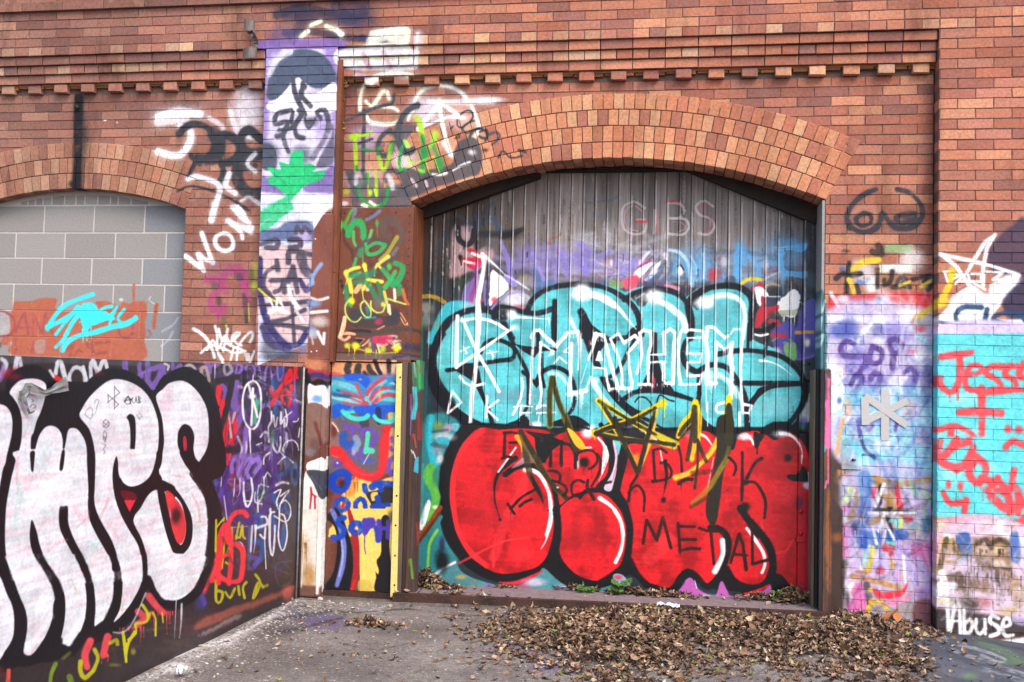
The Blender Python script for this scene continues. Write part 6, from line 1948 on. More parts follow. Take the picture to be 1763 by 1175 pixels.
draw(cL, 0, 960, 5.342, """
p e2e3ec tint=.6 75,-20 800,-20 700,60 600,300 500,400 480,560 430,700 370,800 310,880 270,905 225,890 215,840 240,720 250,600 230,480 170,340 130,220 90,80
p e2e3ec tint=.6 440,-20 680,-20 740,100 780,240 795,400 780,560 740,680 680,790 630,825 560,820 530,800 570,700 595,560 600,420 580,300 520,160
p e2e3ec tint=.6 770,-20 1000,-20 1030,120 1045,280 1030,420 980,540 920,620 880,645 865,600 875,440 860,260 820,120
p e2e3ec tint=.6 1080,-20 1300,-20 1308,120 1290,260 1220,400 1150,500 1060,590 1050,580 1100,480 1120,340 1125,200 1100,60
p e2e3ec tint=.6 1355,-20 1365,120 1400,230 1460,330 1540,390 1620,395 1700,360 1790,280 1850,150 1895,-10
p e2e3ec tint=.6 -60,200 0,180 60,330 110,440 130,560 125,700 100,780 50,860 0,940 -60,980
s 15131a 80 a=1 0,-20 60,160 130,330 190,480 205,600 190,740 170,860
s 15131a 80 350,-20 470,170 530,290 550,420 545,560 520,690 500,780
s 15131a 68 720,-20 790,130 830,280 840,440 830,600 820,660
s 15131a 72 1035,-20 1075,120 1085,250 1070,400 1020,520 980,600 880,680
s 15131a 48 1325,-20 1335,120 1320,260 1260,390 1160,530 1080,640 1020,660
s 15131a 70 1360,200 1420,330 1500,420 1620,440 1700,410 1800,320 1870,200 1915,60 1930,-60
s 15131a 90 80,900 200,960 330,930 450,800 540,770
s 15131a 80 540,830 660,860 760,720 860,690
s ffffff 60 a=.5 dry=.5 260,840 400,640 470,540
s ffffff 50 a=.5 dry=.5 600,770 700,640 760,560
s c8b070 12 a=.5 dry=.5 650,200 720,340
s c8b070 16 a=.4 dry=.5 1140,380 1120,500
s e04858 70 a=.95 dry=.2 1370,360 1440,450 1500,510
s e04858 60 a=.9 dry=.2 1270,500 1330,560 1260,620
s c04060 30 a=.7 dry=.4 1180,650 1300,620
s e84a54 70 a=.95 dry=.1 830,770 780,900 800,1010
s e84a54 70 a=.95 dry=.2 990,730 960,850 950,900
d e84a54 1370,500 1600,500 190 22 8
d e84a54 930,860 1000,900 150 8 9
d e84a54 1100,650 1340,640 200 16 8
s c4bc1e 22 rough=4 1240,620 1250,700 1180,760
s c4bc1e 28 1130,690 1145,800 1160,960
s c4bc1e 40 t=1 1240,690 1190,770 1170,850
p c4bc1e l 1140,780 1190,780 1160,970
s c4bc1e 28 a=.9 1250,610 1350,590 1370,520
s c4bc1e 18 1400,510 1430,560 1430,720
s c4bc1e 14 1490,510 1500,600
s c4bc1e 30 1310,440 1350,500 1360,550
s b0ac20 34 a=.9 1010,790 1070,760 1080,800
s b0ac20 40 870,850 900,930 860,1040
s c4bc1e 44 a=.9 740,960 740,1050 780,1110 850,1050
e b0ac20 a=.6 1225,870 26,30
e 908c24 a=.5 1050,990 60,20
s 7a9a2c 40 a=.85 510,980 470,1080 460,1175
s 7a9a2c 50 a=.7 640,1100 660,1175
s 8a9430 30 a=.5 580,930 640,880
s e85040 40 a=.9 80,1040 70,1175
s d8dce4 22 a=.8 mist=4 t=1 1670,430 1665,600 1650,740
s c8ccd6 16 a=.7 1040,690 1130,690 1220,600 1340,330
e 7a2430 a=.5 -10,1050 50,60
""")
draw(cL, 0, 0, 1, """
p d86a50 a=.5 soft=4 rough=3 340,1086 420,1052 500,1020 505,1010 430,1036 345,1068
p b8a49c a=.5 soft=3 rough=3 350,1090 410,1058 410,1066 350,1096
e c86058 a=.7 495,1022 10,14
s e0e4ec 3 a=.7 t=1 305,1000 303,1040 300,1100
s 1b1b20 1 a=.8 l 197,665 197,705
s 1b1b20 1 a=.8 l 197,667 206,677 185,694
s 1b1b20 1 a=.8 l 185,680 204,697 196,705
s 1b1b20 1 a=.8 l 186,680 186,694
s 18181d 1.1 l 214,694 221,683 225,696
s 18181d 1.1 l 213,691 228,688
s 18181d .9 c 219,684 225,688 223,696 217,696 215,689
s 18181d 1 229,685 226,689 230,695
s 18181d 1 l 232,695 234,684 236,695
s 18181d 1 l 238,684 239,694
s 18181d 1 239,684 242,687 239,689 242,693 238,695
s 26262c .9 a=.8 c 182,723 177,728 179,736 185,736 188,729
s 26262c .9 a=.8 l 178,728 187,735
s 26262c .9 a=.8 l 187,727 178,736
s 26262c .8 a=.8 l c 180,742 177,750 181,758 184,749
s 26262c .8 a=.8 l c 178,752 183,754 181,762 178,757
s 26262c .8 a=.8 178,766 182,768 178,774 181,780 177,782
s 26262c .8 a=.7 146,716 150,706 156,702 160,708 158,716 164,712 166,704 170,690 164,690 163,696
s 26262c .8 a=.7 148,716 156,722 160,714
s 3a3a40 .8 a=.7 240,709 241,714 245,717 241,720 240,724 238,719 235,716 239,714
s 2c2c32 .8 54,688 58,691 54,694
s 2c2c32 .8 52,702 56,697 62,700 55,706
""")

draw(cL, 0, 0, 1, """
s ee3540 9 a=.95 376,1004 374,960 378,925 388,905 396,925 398,960 394,1005
s ee3540 7 a=.95 372,965 400,950
s e8404a 7 a=.5 mist=2 352,1020 366,985 372,965
s c0b020 3.4 l 372,896 371,950
s c0b020 3.2 l 373,908 386,892
z d8d8e4 a=.6 400,640 505,700 8 2
z 16141c a=.55 385,640 510,960 16 4
""")
# ------------------------------------------------------------------ paint: the cinder blocks
draw(cB, 0, 480, 5.51, """
p b0583c a=.88 soft=10 rough=14 120,260 160,215 300,215 420,185 540,200 560,300 900,300 900,220 1010,215 1130,260 1170,225 1230,235 1260,230 1390,230 1385,420 1380,600 1370,770 1000,770 500,745 100,720 110,600 60,640 0,600 80,420
s b05c40 24 l 1270,60 1268,230
s b05c40 34 1485,250 1465,400 1460,470
p a8a4a6 a=.95 soft=6 0,330 60,330 95,400 95,500 50,545 0,550
s 9a4a52 22 a=.9 -20,305 60,320 130,380 140,450 100,530 0,552
s 9c4c56 24 a=.9 l 150,500 205,370 235,330 270,530
s 9c4c56 20 a=.9 l 160,470 280,460
s 9c4c56 22 a=.7 l 310,540 320,340 400,530 430,330
s 9c4c56 24 a=.7 500,380 460,450 520,540
s 9c4c56 24 a=.6 l 150,560 150,700
s 904a58 26 a=.7 1120,460 1140,540 1200,560 1260,520
s a04a78 20 a=.9 l 1262,440 1262,480
s 9c4c4a 16 a=.7 1360,540 1400,560 1430,530 1410,490
s 904a4a 24 a=.6 320,600 300,700
s 904a58 30 a=.6 330,620 420,610 420,680
s 904a4a 30 a=.6 640,680 700,610 660,740
s 904a4a 24 a=.7 780,700 740,680 700,740
s 904a4a 26 a=.7 l 820,620 1040,600
s 904a4a 26 a=.7 l 880,620 880,720 1010,700
s 904a4a 22 a=.7 830,640 890,690
p a8a4a4 a=.5 soft=10 330,600 430,580 420,700 340,700
s 3fe0f2 40 mist=3 880,150 760,190 620,250 540,330 480,420 450,480
s 3fe0f2 44 450,460 560,410 680,340 740,290
s 3fe0f2 36 740,270 690,330 600,440 530,530
s 3fe0f2 40 800,250 760,320 680,430 600,580 530,650
s 3fe0f2 60 780,290 850,260 900,300
s 3fe0f2 40 700,400 780,330 1000,330
p 3fe0f2 740,310 900,300 1030,330 1010,370 900,390 850,470 800,490 770,400
s 3fe0f2 30 950,300 1000,275 1070,262
s 3fe0f2 26 1110,265 1080,330 1040,430
s 3fe0f2 30 1180,290 1130,350 1120,390 1180,420 1290,370
s 3fe0f2 40 860,430 960,400 1060,340 1080,310
s 3fe0f2 50 590,680 620,620 700,560 800,530 900,510 1060,460 1200,430 1290,380
s 3fe0f2 30 870,400 930,390 1080,380
e 3fe0f2 1285,370 24,26
d 3fe0f2 750,400 880,470 140 12 10
s 3fe0f2 26 t=1 790,480 785,610
s c4cce0 24 a=.4 1540,500 1640,440 1690,370
s c4cce0 24 a=.4 1640,500 1600,580 1530,640
s d8dce4 12 a=.6 1430,170 1415,200 1440,225 1465,240
e e8ecf4 a=.6 1150,200 20,16
e 3a3a44 a=.7 0,630 16,26
""")
rb = random.Random(2)
for i in range(60): x, y = rb.uniform(0, 315), rb.uniform(345, 610); cB.blob(x, y, .7, .7, hexc('e6e6e8'), .8)
e_ = 0
# ------------------------------------------------------------------ paint: pilaster and frieze
draw(cP, 300, 0, 2.937, """
e 282c48 a=.7 610,60 120,45
e 282c48 a=.75 720,90 200,50
e 2a2e4c a=.6 930,60 100,80
s 2a2c44 40 a=.75 mist=12 520,80 650,40 800,70
s 2a2c44 34 a=.85 560,170 700,165 860,190 1066,205
s 2a2c48 60 a=.6 600,200 640,130
e 5a5288 a=.6 560,180 90,50
s f2f6da 24 a=.95 mist=6 690,130 740,110
s f2f6da 24 a=.95 mist=8 770,135 810,150 850,175
s f2f6da 24 a=.95 mist=8 640,190 675,160
s eef2da 20 a=.9 mist=8 1000,165 1066,160
p 7a62b0 a=.85 soft=8 450,205 830,200 830,250 450,255
p d8d2ea a=.97 soft=2 l 452,250 828,250 808,1010 700,1175 425,1175 430,1000
p 8a72bc a=.8 soft=14 455,250 540,250 500,320 470,420 480,520 470,700 430,900 445,560
p 8a72bc a=.8 soft=14 760,250 826,260 820,520 810,700 800,520 790,400
e 8a72bc a=.5 760,560 50,200
e eceafa a=.8 520,330 50,60
p 4d5870 a=.97 soft=6 560,280 640,250 740,270 800,340 815,420 720,450 660,420 625,395 590,420 560,470 510,510 472,500 470,440 490,360
e 4d5870 a=.8 790,390 40,50
s e8e6f6 26 a=.8 mist=6 480,380 520,310 590,265
p f0eef8 625,395 650,420 680,480 740,460 815,420 820,560 640,580 480,560 475,520 520,500 580,440
s 4c4c5a 24 600,400 610,470 640,540 660,580
s 4c4c5a 22 660,440 640,480 690,540
s 4c4c5a 20 650,420 640,500
s 4c4c5a 26 590,560 520,580 510,630 570,620 550,680 520,690
s 4c4c5a 22 530,660 590,650 640,590 630,560
s 4c4c5a 24 640,590 610,640 620,690 650,700
s 4c4c5a 20 600,570 590,620
e 4c4c5a a=.95 690,620 34,26
s 4c4c5a 14 660,600 680,650 715,600
s 4c4c5a 24 740,600 720,570 760,560 780,620 775,660
s 4c4c5a 22 550,690 560,730 578,770
s 6c6878 26 a=.8 790,640 750,720 700,800
p 5e5a70 a=.9 soft=8 790,700 805,640 806,820 720,850 740,790
e 505668 a=.9 480,780 50,60
p 4c5464 a=.9 soft=6 430,730 500,740 520,820 500,860 440,850
e 4a5a68 a=.7 640,790 60,50
p 7460a4 a=.85 soft=10 440,890 500,920 560,980 440,970
p 7460a4 a=.85 soft=10 650,950 720,880 770,860 806,830 800,980 700,985
p 2cc47c soft=2 470,850 500,850 540,860 530,820 580,830 590,780 620,765 650,770 655,830 690,830 720,850 700,870 760,865 750,900 720,920 660,940 620,980 560,980 520,950 480,930 475,900 500,890
s 1f9a68 8 a=.5 500,880 560,930 600,970
s 1f9a68 8 a=.5 640,950 720,880
s 2cc47c 40 a=.9 600,970 560,1030 500,1090 430,1130
p f2f2fa a=.9 soft=14 440,985 560,1000 540,1060 440,1100
p f4f4fc a=.95 soft=8 620,985 802,985 800,1035 760,1060 690,1170 560,1170 600,1060
s 7090c0 18 a=.5 440,1040 600,1020
p 3c4a78 a=.8 soft=10 560,1120 690,1130 690,1175 580,1175
p f4f4fc a=.9 soft=16 700,1040 802,1020 800,1045 770,1060 700,1110
p e2dff4 a=.95 soft=3 832,250 1066,240 1066,330 832,335
s e8f46a 8 a=.8 l 840,290 1066,290
s eef2de 26 a=.9 mist=8 860,260 1000,270
e f4f6ee a=.95 900,262 50,20
e ece6f6 a=.9 1000,262 60,20
s d8a898 26 a=.7 840,330 900,310 950,340
s c8b4d8 26 a=.8 mist=8 910,370 960,380
s f2f4ea 24 a=.9 mist=8 980,400 1030,380 1066,380
s f0f0e8 20 a=.9 mist=6 990,405 960,450
""")
draw(cP, 580, 0, 2.937, """
s 2a2e50 60 a=.7 mist=10 0,40 60,100 130,60
e 2c3050 a=.65 100,110 110,60
s 24305a 26 a=.9 130,190 240,205
p eef0e0 a=.85 soft=10 170,170 340,140 360,230 250,210 160,240
s f4f6e2 24 a=.9 mist=8 200,170 350,150 345,210 300,240
s f2f4e8 22 a=.9 mist=8 20,180 0,150
s f2f4e8 36 a=.9 mist=6 30,270 110,250 200,240 350,240
p ece8f2 a=.9 soft=5 20,250 380,245 400,290 380,340 200,345 30,330
s d090a0 24 a=.7 130,270 150,330
s c8a0b0 20 a=.7 230,260 260,330
s f6f8ee 20 a=.9 340,250 330,330
s ecf2a0 8 a=.9 l 30,292 370,285
s f2f4ea 22 a=.9 mist=8 140,400 200,370 300,360 400,380
s f2f4ea 14 a=.8 mist=8 390,330 410,170
e e8dcec a=.5 410,200 30,40
""")
draw(cP, 300, 350, 3.917, """
p d8dcf0 a=.97 soft=2 l 578,-20 938,-20 930,400 900,950 560,1100
s 2cc47c 70 a=.85 560,110 640,60 750,0
s 2cc47c 50 a=.8 600,170 700,90 780,30
p 4a5a88 a=.8 soft=12 580,190 700,170 760,130 920,130 925,260 760,250 580,260
e c4b0dc a=.9 870,220 60,60
s 4c4a5c 30 a=.85 820,200 830,160 860,200 880,160 915,200
p e2c2c2 a=.95 soft=6 580,320 620,290 760,290 920,300 925,420 915,640 890,800 860,900 800,930 740,930 660,820 620,700 590,520
s 4a4456 34 a=.85 580,280 690,250 690,300 620,300
s 4a4456 36 a=.9 780,300 850,290 840,250 780,250
s 4a4456 40 a=.9 770,400 775,330 840,330 920,350
s 4a4456 36 a=.9 690,390 700,450
s 4a4456 30 a=.9 680,430 620,470 600,560 640,610
s 4a4456 30 a=.9 l 650,525 760,520
s 4a4456 30 a=.9 730,530 720,580 680,600
s 4a4456 34 a=.9 l 745,600 800,430 830,600
s 4a4456 26 a=.9 l 760,520 835,520
s 3a3268 44 a=.95 575,380 580,600 620,780 690,900 760,960 840,950 900,860
s 3a3268 34 a=.9 850,520 890,590 915,560
s 4a4456 60 a=.9 855,360 880,450 915,480
s 3a3268 60 a=.85 610,840 650,940 760,980
s 4a4456 26 a=.9 570,560 640,620 720,680 900,660
s 4a4456 28 a=.9 580,690 740,680 900,670
s 4a4456 28 a=.9 660,800 760,780 880,720
s 4a4456 30 a=.9 590,840 700,820 900,850
s 4a4456 24 a=.9 790,600 800,780 810,940
s e8d43a 14 a=.9 570,580 640,640 720,680
s ffffff 16 a=.9 640,640 680,720 700,640 740,720
s ffffff 30 a=.9 mist=8 770,560 790,640 830,700
s ffffff 30 a=.8 l 640,740 690,710 760,740
s ffffff 20 a=.8 830,740 870,800
e 4a4a58 a=.7 640,990 60,70
e 505a70 a=.8 760,1020 90,30
e 3a3c50 a=.7 700,1040 120,24
e 6080b8 a=.6 870,980 26,40
e c07868 a=.6 880,1070 40,20
p f4f2fa a=.95 soft=22 940,-20 1070,-20 1070,20 1000,60 930,110
s 88a0c8 24 995,415 960,460 930,520 915,560
s 88a0c8 34 925,490 930,540
e 8094bc 950,680 40,26
e 8094bc 940,870 34,40
s 7488b4 24 905,670 920,710
s e4ded8 16 a=.9 dry=.3 920,640 980,655 1040,640
s ece8e4 20 l 925,740 1035,730
e dcd2cc a=.7 980,800 60,36
e dcd2cc a=.5 940,880 40,30
s ece8e4 18 l 970,870 1010,950 1015,880
s dcd2cc 12 a=.6 930,900 940,950
""")
# lower part of the post
draw(cP, 500, 500, 5.34, """
e d88a60 a=.75 240,690 110,60
s b8283e 46 a=.95 mist=6 150,735 250,760 370,780
s 34307a 44 a=.9 150,800 250,780 370,810
s 1a1a28 60 155,790 200,870 270,840 370,880
p ecebf2 soft=4 175,870 240,880 345,890 345,1110 190,1090
e 5e9ade a=.9 260,1000 50,36
p 8a6258 soft=12 150,1120 340,1110 340,1300 150,1300
s 8a8890 40 a=.7 250,1110 340,1180
e e0d8d0 a=.8 280,1160 40,20
""")
draw(cP, 500, 700, 5.34, """
p 86665c soft=6 150,0 345,20 345,300 230,420 150,420
e 5e4440 a=.7 240,360 60,70
s 6a2028 30 a=.7 240,150 300,350
e 7c8290 a=.6 190,420 50,40
p f0eff0 soft=2 165,520 230,490 320,470 335,600 260,585 165,580
p ece8e4 soft=2 150,600 340,600 345,1200 90,1200
p 2c303c a=.9 soft=5 160,590 300,590 330,620 330,830 280,830 220,700
s 5a5a90 10 a=.9 200,640 300,760
s b01c30 18 rough=3 l 200,745 205,800 190,950
s b01c30 16 rough=3 l 235,825 240,980
s b01c30 12 rough=3 l 205,800 250,830
s b01c30 14 rough=4 l 195,1015 175,1090
e b01c30 180,1050 14,10
s 241a1c 24 rough=8 110,960 120,1050 90,1130
""")
draw(cP, 480, 880, 5.0, """
p e4ddd6 soft=4 l 110,-20 400,-20 370,720 120,720
p ece8e4 soft=2 l 370,-20 400,-20 480,300 490,500 400,660 345,720
e b89060 a=.8 200,330 70,160
e a87838 a=.75 270,560 60,130
e 8a5a34 a=.8 160,560 60,150
p 5a3c30 a=.85 soft=18 110,640 380,650 370,730 110,730
s 6a4a34 10 a=.7 l 230,200 200,690
s f6f4f2 8 a=.9 l 232,200 205,650
s f2f0ee 22 l 365,100 345,700
s 8a5a3a 12 a=.7 rough=6 l 160,180 145,650
d 8a5c38 150,250 340,300 250 10 9
""")
# right pilaster
draw(cP, 1400, 380, 2.937, """
p 3f3550 a=.9 soft=14 920,100 1000,30 1080,10 1080,480 960,470 1000,300 900,260 880,180
p 3f3550 a=.95 soft=8 720,370 790,330 850,380 850,420 760,430 720,410
p f4f4fa a=.95 soft=8 710,380 800,330 880,370 960,300 1040,280 1000,380 930,450 920,500 1080,500 1080,530 640,530 680,440
p 3f3550 a=.95 soft=10 960,400 1080,300 1080,480 980,460
s f8f8fc 20 l 645,170 720,230 790,330 850,380
s f8f8fc 18 l 645,172 800,205 900,230 1040,275
s f8f8fc 18 l 920,75 870,110 820,190 780,260
s f8f8fc 18 l 920,75 880,140 860,240 860,330
s f8f8fc 22 1040,280 980,320 900,350
e ffffff 1000,300 50,30
s f8f8fc 12 l 660,260 690,260 740,280 680,310 665,260
s f8f8fc 12 l 720,320 780,260 800,350
s f8f8fc 10 l 740,310 810,310
s f8f8fc 12 l 800,270 850,270 850,310 800,310 870,350
s f8f8fc 14 l 880,260 960,265 910,300 960,300 900,330
s e8cc30 24 a=.95 700,250 690,330 640,410 560,440
e e8cc30 a=.95 700,270 22,20
s e8cc30 30 a=.9 680,340 640,420
s e6cc40 44 a=.85 660,410 560,450 520,470
s 2a4870 24 a=.95 850,440 760,440 720,480 740,520 820,520
s 2a4870 24 a=.95 880,450 870,500
s 2a4870 24 a=.95 1040,480 960,470 910,500 1000,530
s 3a5080 14 a=.8 640,515 760,525
s 2a4870 26 a=.95 1050,470 1080,520
p dccdf0 a=.9 soft=10 640,530 800,500 1080,520 1080,570 640,580
p 66d8de soft=4 l 622,575 1090,570 1090,1300 612,1300
e a8e8ee a=.6 700,690 100,40
e a8e8ee a=.6 760,900 120,40
e a8e8ee a=.6 760,1100 120,60
s e85058 34 650,690 720,680 800,668
s e85058 36 740,690 745,780 720,850 690,870 640,830 640,800
s e85058 26 790,780 840,770 850,740 800,735 770,790 780,850 840,860
s e85058 30 960,740 900,740 870,770 920,800 950,840 890,860
s e85058 30 1040,740 990,740 970,780 1020,810 1020,850 960,860
s e85058 30 1080,800 1040,780 1070,720 1090,730
s e85058 26 830,865 900,870 1080,855
d e85058 680,870 780,860 50 3 9
s e85058 36 l 852,850 852,1085
s e85058 36 740,970 850,968 950,975
s e85058 36 700,1050 690,1120 660,1200
s e85058 30 630,1060 720,1040 800,1080 810,1130 740,1160 680,1180
e e85058 985,1055 22,22
e e85058 1040,1060 22,22
s e85058 26 980,1150 1020,1120 1090,1130
""")
draw(cP, 1400, 760, 2.832, """
p 66d8de soft=10 l 596,-20 1100,-20 1100,380 596,370
e a4e8ec a=.6 680,160 70,60
e a4e8ec a=.5 860,130 60,30
s e85058 36 700,-10 660,50 620,90 660,120 740,120 780,30
s e85058 30 620,0 600,80
s e85058 34 680,30 760,0
s e85058 34 780,60 740,110 700,140
s e85058 36 790,90 760,150 790,200 830,190 840,120 800,80
s e85058 36 820,180 880,200 900,180
s e85058 36 850,240 900,200 940,240 960,300
s e85058 30 890,240 960,230 980,140
s e85058 40 870,270 940,330 1000,310 990,230 930,250
s e85058 36 960,350 1028,300
s e85058 34 1010,280 1000,350
e e85058 660,212 16,22
e e85058 718,222 16,26
s e85058 30 635,250 665,300 745,300
s e85058 28 745,285 738,340
s e85058 34 940,30 970,0 1028,20
d e85058 790,190 840,240 90 5 7
s e85058 36 1028,380 990,430
p eba2b4 a=.9 soft=20 600,400 740,360 900,370 900,450 740,460 610,440
e f2ead0 a=.8 620,420 40,40
e dbb8dc a=.7 800,420 60,50
e c8d0e8 a=.8 920,410 60,50
e e02834 a=.8 990,430 40,16
p e0c8dc a=.97 soft=12 596,440 1100,440 1100,900 596,900
e f0a8a8 a=.7 620,540 30,90
s f0d848 14 a=.9 640,470 620,560 610,640
s f8f6fa 30 a=.95 650,460 690,490
s f8f6fa 34 a=.95 mist=6 910,400 920,450 960,470
s f8f6fa 30 a=.9 mist=6 1005,480 1028,490
p 3a66b4 a=.95 soft=8 700,460 760,450 770,550 700,550
p 4a70b8 a=.9 soft=8 960,460 1000,450 1010,580 960,580
e 7898d0 a=.5 740,560 40,40
s 5a4a34 26 a=.9 650,480 630,560 620,620
s b89868 22 a=.9 660,560 680,480 710,560
s b89868 18 a=.9 650,590 700,590
p 8a6a50 a=.85 soft=12 780,480 940,470 960,560 980,640 1010,700 900,740 780,720 800,600
e e8c48c a=.9 830,535 40,26
e e8c48c a=.9 900,530 40,26
s 3a2c24 24 a=.9 800,500 840,480 870,520
s 3a2c24 24 a=.9 870,500 910,480 950,500
d 2c2420 810,530 860,530 60 6 8
d 2c2420 880,530 930,530 60 6 8
e f0ddc4 a=.9 905,600 36,26
p 4a3a32 a=.8 soft=10 860,620 960,620 960,680 860,680
e cbbcd0 a=.8 820,620 60,50
e 5a4a40 a=.8 740,690 60,40
s 5c4a3c 40 a=.7 620,690 700,660 760,700
d 5a4638 700,640 1028,660 180 30 8
d c8b4d8 720,620 1028,640 160 24 10
s d8c8e4 26 a=.8 890,700 920,780 940,700
s b09880 34 a=.8 980,700 1000,800 1028,720
p 2a2422 a=.85 soft=12 596,820 700,830 1028,870 1028,960 596,930
e b06a70 a=.8 820,790 60,30
e c8b088 a=.8 960,830 60,26
e d8d8a0 a=.7 650,780 60,20
e 2a2624 a=.8 760,800 50,40
s f8f8fa 34 l 628,640 640,690 610,745
s f8f8fa 34 l 620,700 690,705
p f8f8fa l 600,740 625,660 660,690 660,750
d f8f8fa 630,740 690,720 50 5 8
s fafafc 20 mist=2 l 655,800 660,915
e fafafc 655,775 12,10
s fafafc 18 mist=2 668,925 680,860 695,800 712,800 716,860 718,935
s fafafc 14 mist=2 l 672,880 718,875
s fafafc 18 mist=2 735,820 738,935
s fafafc 17 mist=2 740,890 765,870 778,900 760,935 740,930
s fafafc 17 mist=2 795,870 795,920 815,940 838,915
s fafafc 17 mist=2 838,870 840,940
s fafafc 19 mist=2 905,865 872,850 862,880 900,905 905,935 865,950
s fafafc 18 mist=2 930,905 960,895 955,865 932,870 922,915 940,950 975,945
p f8f8fc a=.8 soft=10 900,975 960,965 1100,950 1100,1000 900,990
p c8b8e0 a=.7 soft=8 970,840 1028,850 1028,900 970,880
""")
# ------------------------------------------------------------------ paint: brick field left of the pilaster
draw(cF, 0, 0, 2.937, """
s 15171c 46 a=.97 mist=6 l 398,500 395,600 395,800 388,950
s 15171c 60 a=.5 mist=10 l 400,480 400,700 395,945
e 15171c a=.9 365,935 20,20
e 2a2a30 a=.5 420,700 30,100
e f0ece8 a=.9 390,545 5,9
s f4f2fa 40 a=.9 mist=14 800,590 900,570 1010,580
s f4f2fa 34 a=.9 mist=8 910,640 960,660 960,720 920,780 870,790 800,770
s f4f2fa 40 a=.7 mist=14 800,620 940,600
e e8e6f4 a=.75 1250,560 80,120
s f2f0f8 30 a=.75 mist=8 1165,560 1180,620 1210,680
s f2f0f8 26 a=.6 mist=8 1060,600 1120,640 1130,670
s f2f0f8 30 a=.8 mist=8 1230,600 1240,680 1290,700
s 363840 36 mist=4 905,680 940,645 990,630 1050,650 1090,700 1080,760 1050,800 1000,800
s 363840 60 1080,680 1110,740 1090,800 1050,810
s 363840 46 mist=4 1110,690 1160,690 1210,730 1210,780 1170,820 1120,830
s 363840 34 1120,830 1130,880 1115,925
s 363840 26 965,790 990,820 970,860 950,910
s 363840 26 970,795 1010,830
s 363840 46 mist=4 1320,710 1260,660 1220,690 1220,730 1260,770 1310,790
s 363840 60 mist=4 1310,780 1240,800 1200,860 1210,930 1260,980 1320,980
s 363840 26 1210,860 1290,840
s 363840 14 a=.95 900,970 960,945 1050,960 1150,1000 1250,1065
s f4f2fa 24 a=.8 mist=6 1290,780 1250,830 1290,870
s f4f2fa 26 a=.9 mist=6 950,910 990,895 1050,910 1110,945 1090,1040 1070,1120
s f4f2fa 26 a=.8 mist=6 1160,880 1140,940 1190,980
s f4f2fa 26 a=.85 mist=6 1190,1050 1220,1100 1260,1130
s f4f2fa 20 a=.85 mist=6 1150,1120 1220,1150 1270,1180
s f4f2fa 18 a=.7 mist=6 1220,1020 1260,1000 1320,1040
s f4f2fa 20 a=.7 mist=6 1170,1050 1240,1120
e f8f8fa 530,612 9,5
s e8e4e4 5 1210,80 1220,105
s f4f4f4 5 590,620 595,625
""")
draw(cF, 300, 350, 3.917, """
s f6f5fa 20 a=.85 mist=4 265,0 250,70 240,120
s f6f5fa 24 a=.9 mist=6 430,20 460,60 490,120
s 3a3c44 20 a=.9 410,-10 460,20 500,50
s f6f5fa 28 mist=4 370,120 410,160 450,200 460,240
s f6f5fa 28 mist=4 380,140 450,160 525,165 510,190
s f6f5fa 26 mist=4 c 330,205 285,225 275,270 300,310 345,325 390,305 395,255 370,215
s f6f5fa 28 mist=5 l 185,205 220,300 262,410
s f6f5fa 30 mist=5 l 262,400 200,380 170,350
s f6f5fa 30 mist=5 l 160,345 200,460
s f6f5fa 34 mist=5 l 75,360 130,400 200,455
e 7a3a62 a=.45 340,450 150,60
s b0407c 46 a=.75 mist=10 220,520 290,520 310,580 250,640 260,720 330,700 300,760
s b0407c 60 a=.6 mist=14 330,480 430,450 470,540
s b0407c 50 a=.7 mist=10 460,480 480,600 480,680
s b0407c 40 a=.6 mist=10 330,520 350,600
e 44404c a=.6 270,560 30,30
e 5a3a44 a=.8 300,660 26,40
e 4a4a50 a=.7 440,500 30,30
s 4a4448 30 a=.7 470,620 480,720 490,800
e c8c848 a=.6 550,450 24,70
e 60703a a=.7 520,500 20,70
s d8d850 10 a=.9 l 500,680 505,800
e 55584a a=.8 335,800 24,34
e c8c84c a=.9 350,830 10,14
e c8c848 a=.85 545,560 30,30
s fafafc 20 a=1 130,850 180,880 220,920 260,1000 270,1040
s fafafc 16 275,830 290,900 290,1000 330,1060
s fafafc 16 300,850 320,920 400,970 470,1000 490,1060
s fafafc 16 l 360,850 330,1000
s fafafc 16 220,990 260,930 300,980 340,900 380,960
s fafafc 18 380,960 400,890 440,880 400,930 450,960
s fafafc 16 440,950 480,900 520,870 530,900 510,940
s fafafc 16 180,1010 260,960 400,1010 480,1000
s fafafc 14 l 400,980 380,1060
s fafafc 14 l 430,970 420,1060
s fafafc 16 500,1020 510,1070 540,1000
s fafafc 14 a=.9 l 310,1040 340,1110
s c07850 26 a=.35 l 150,800 400,790
""")
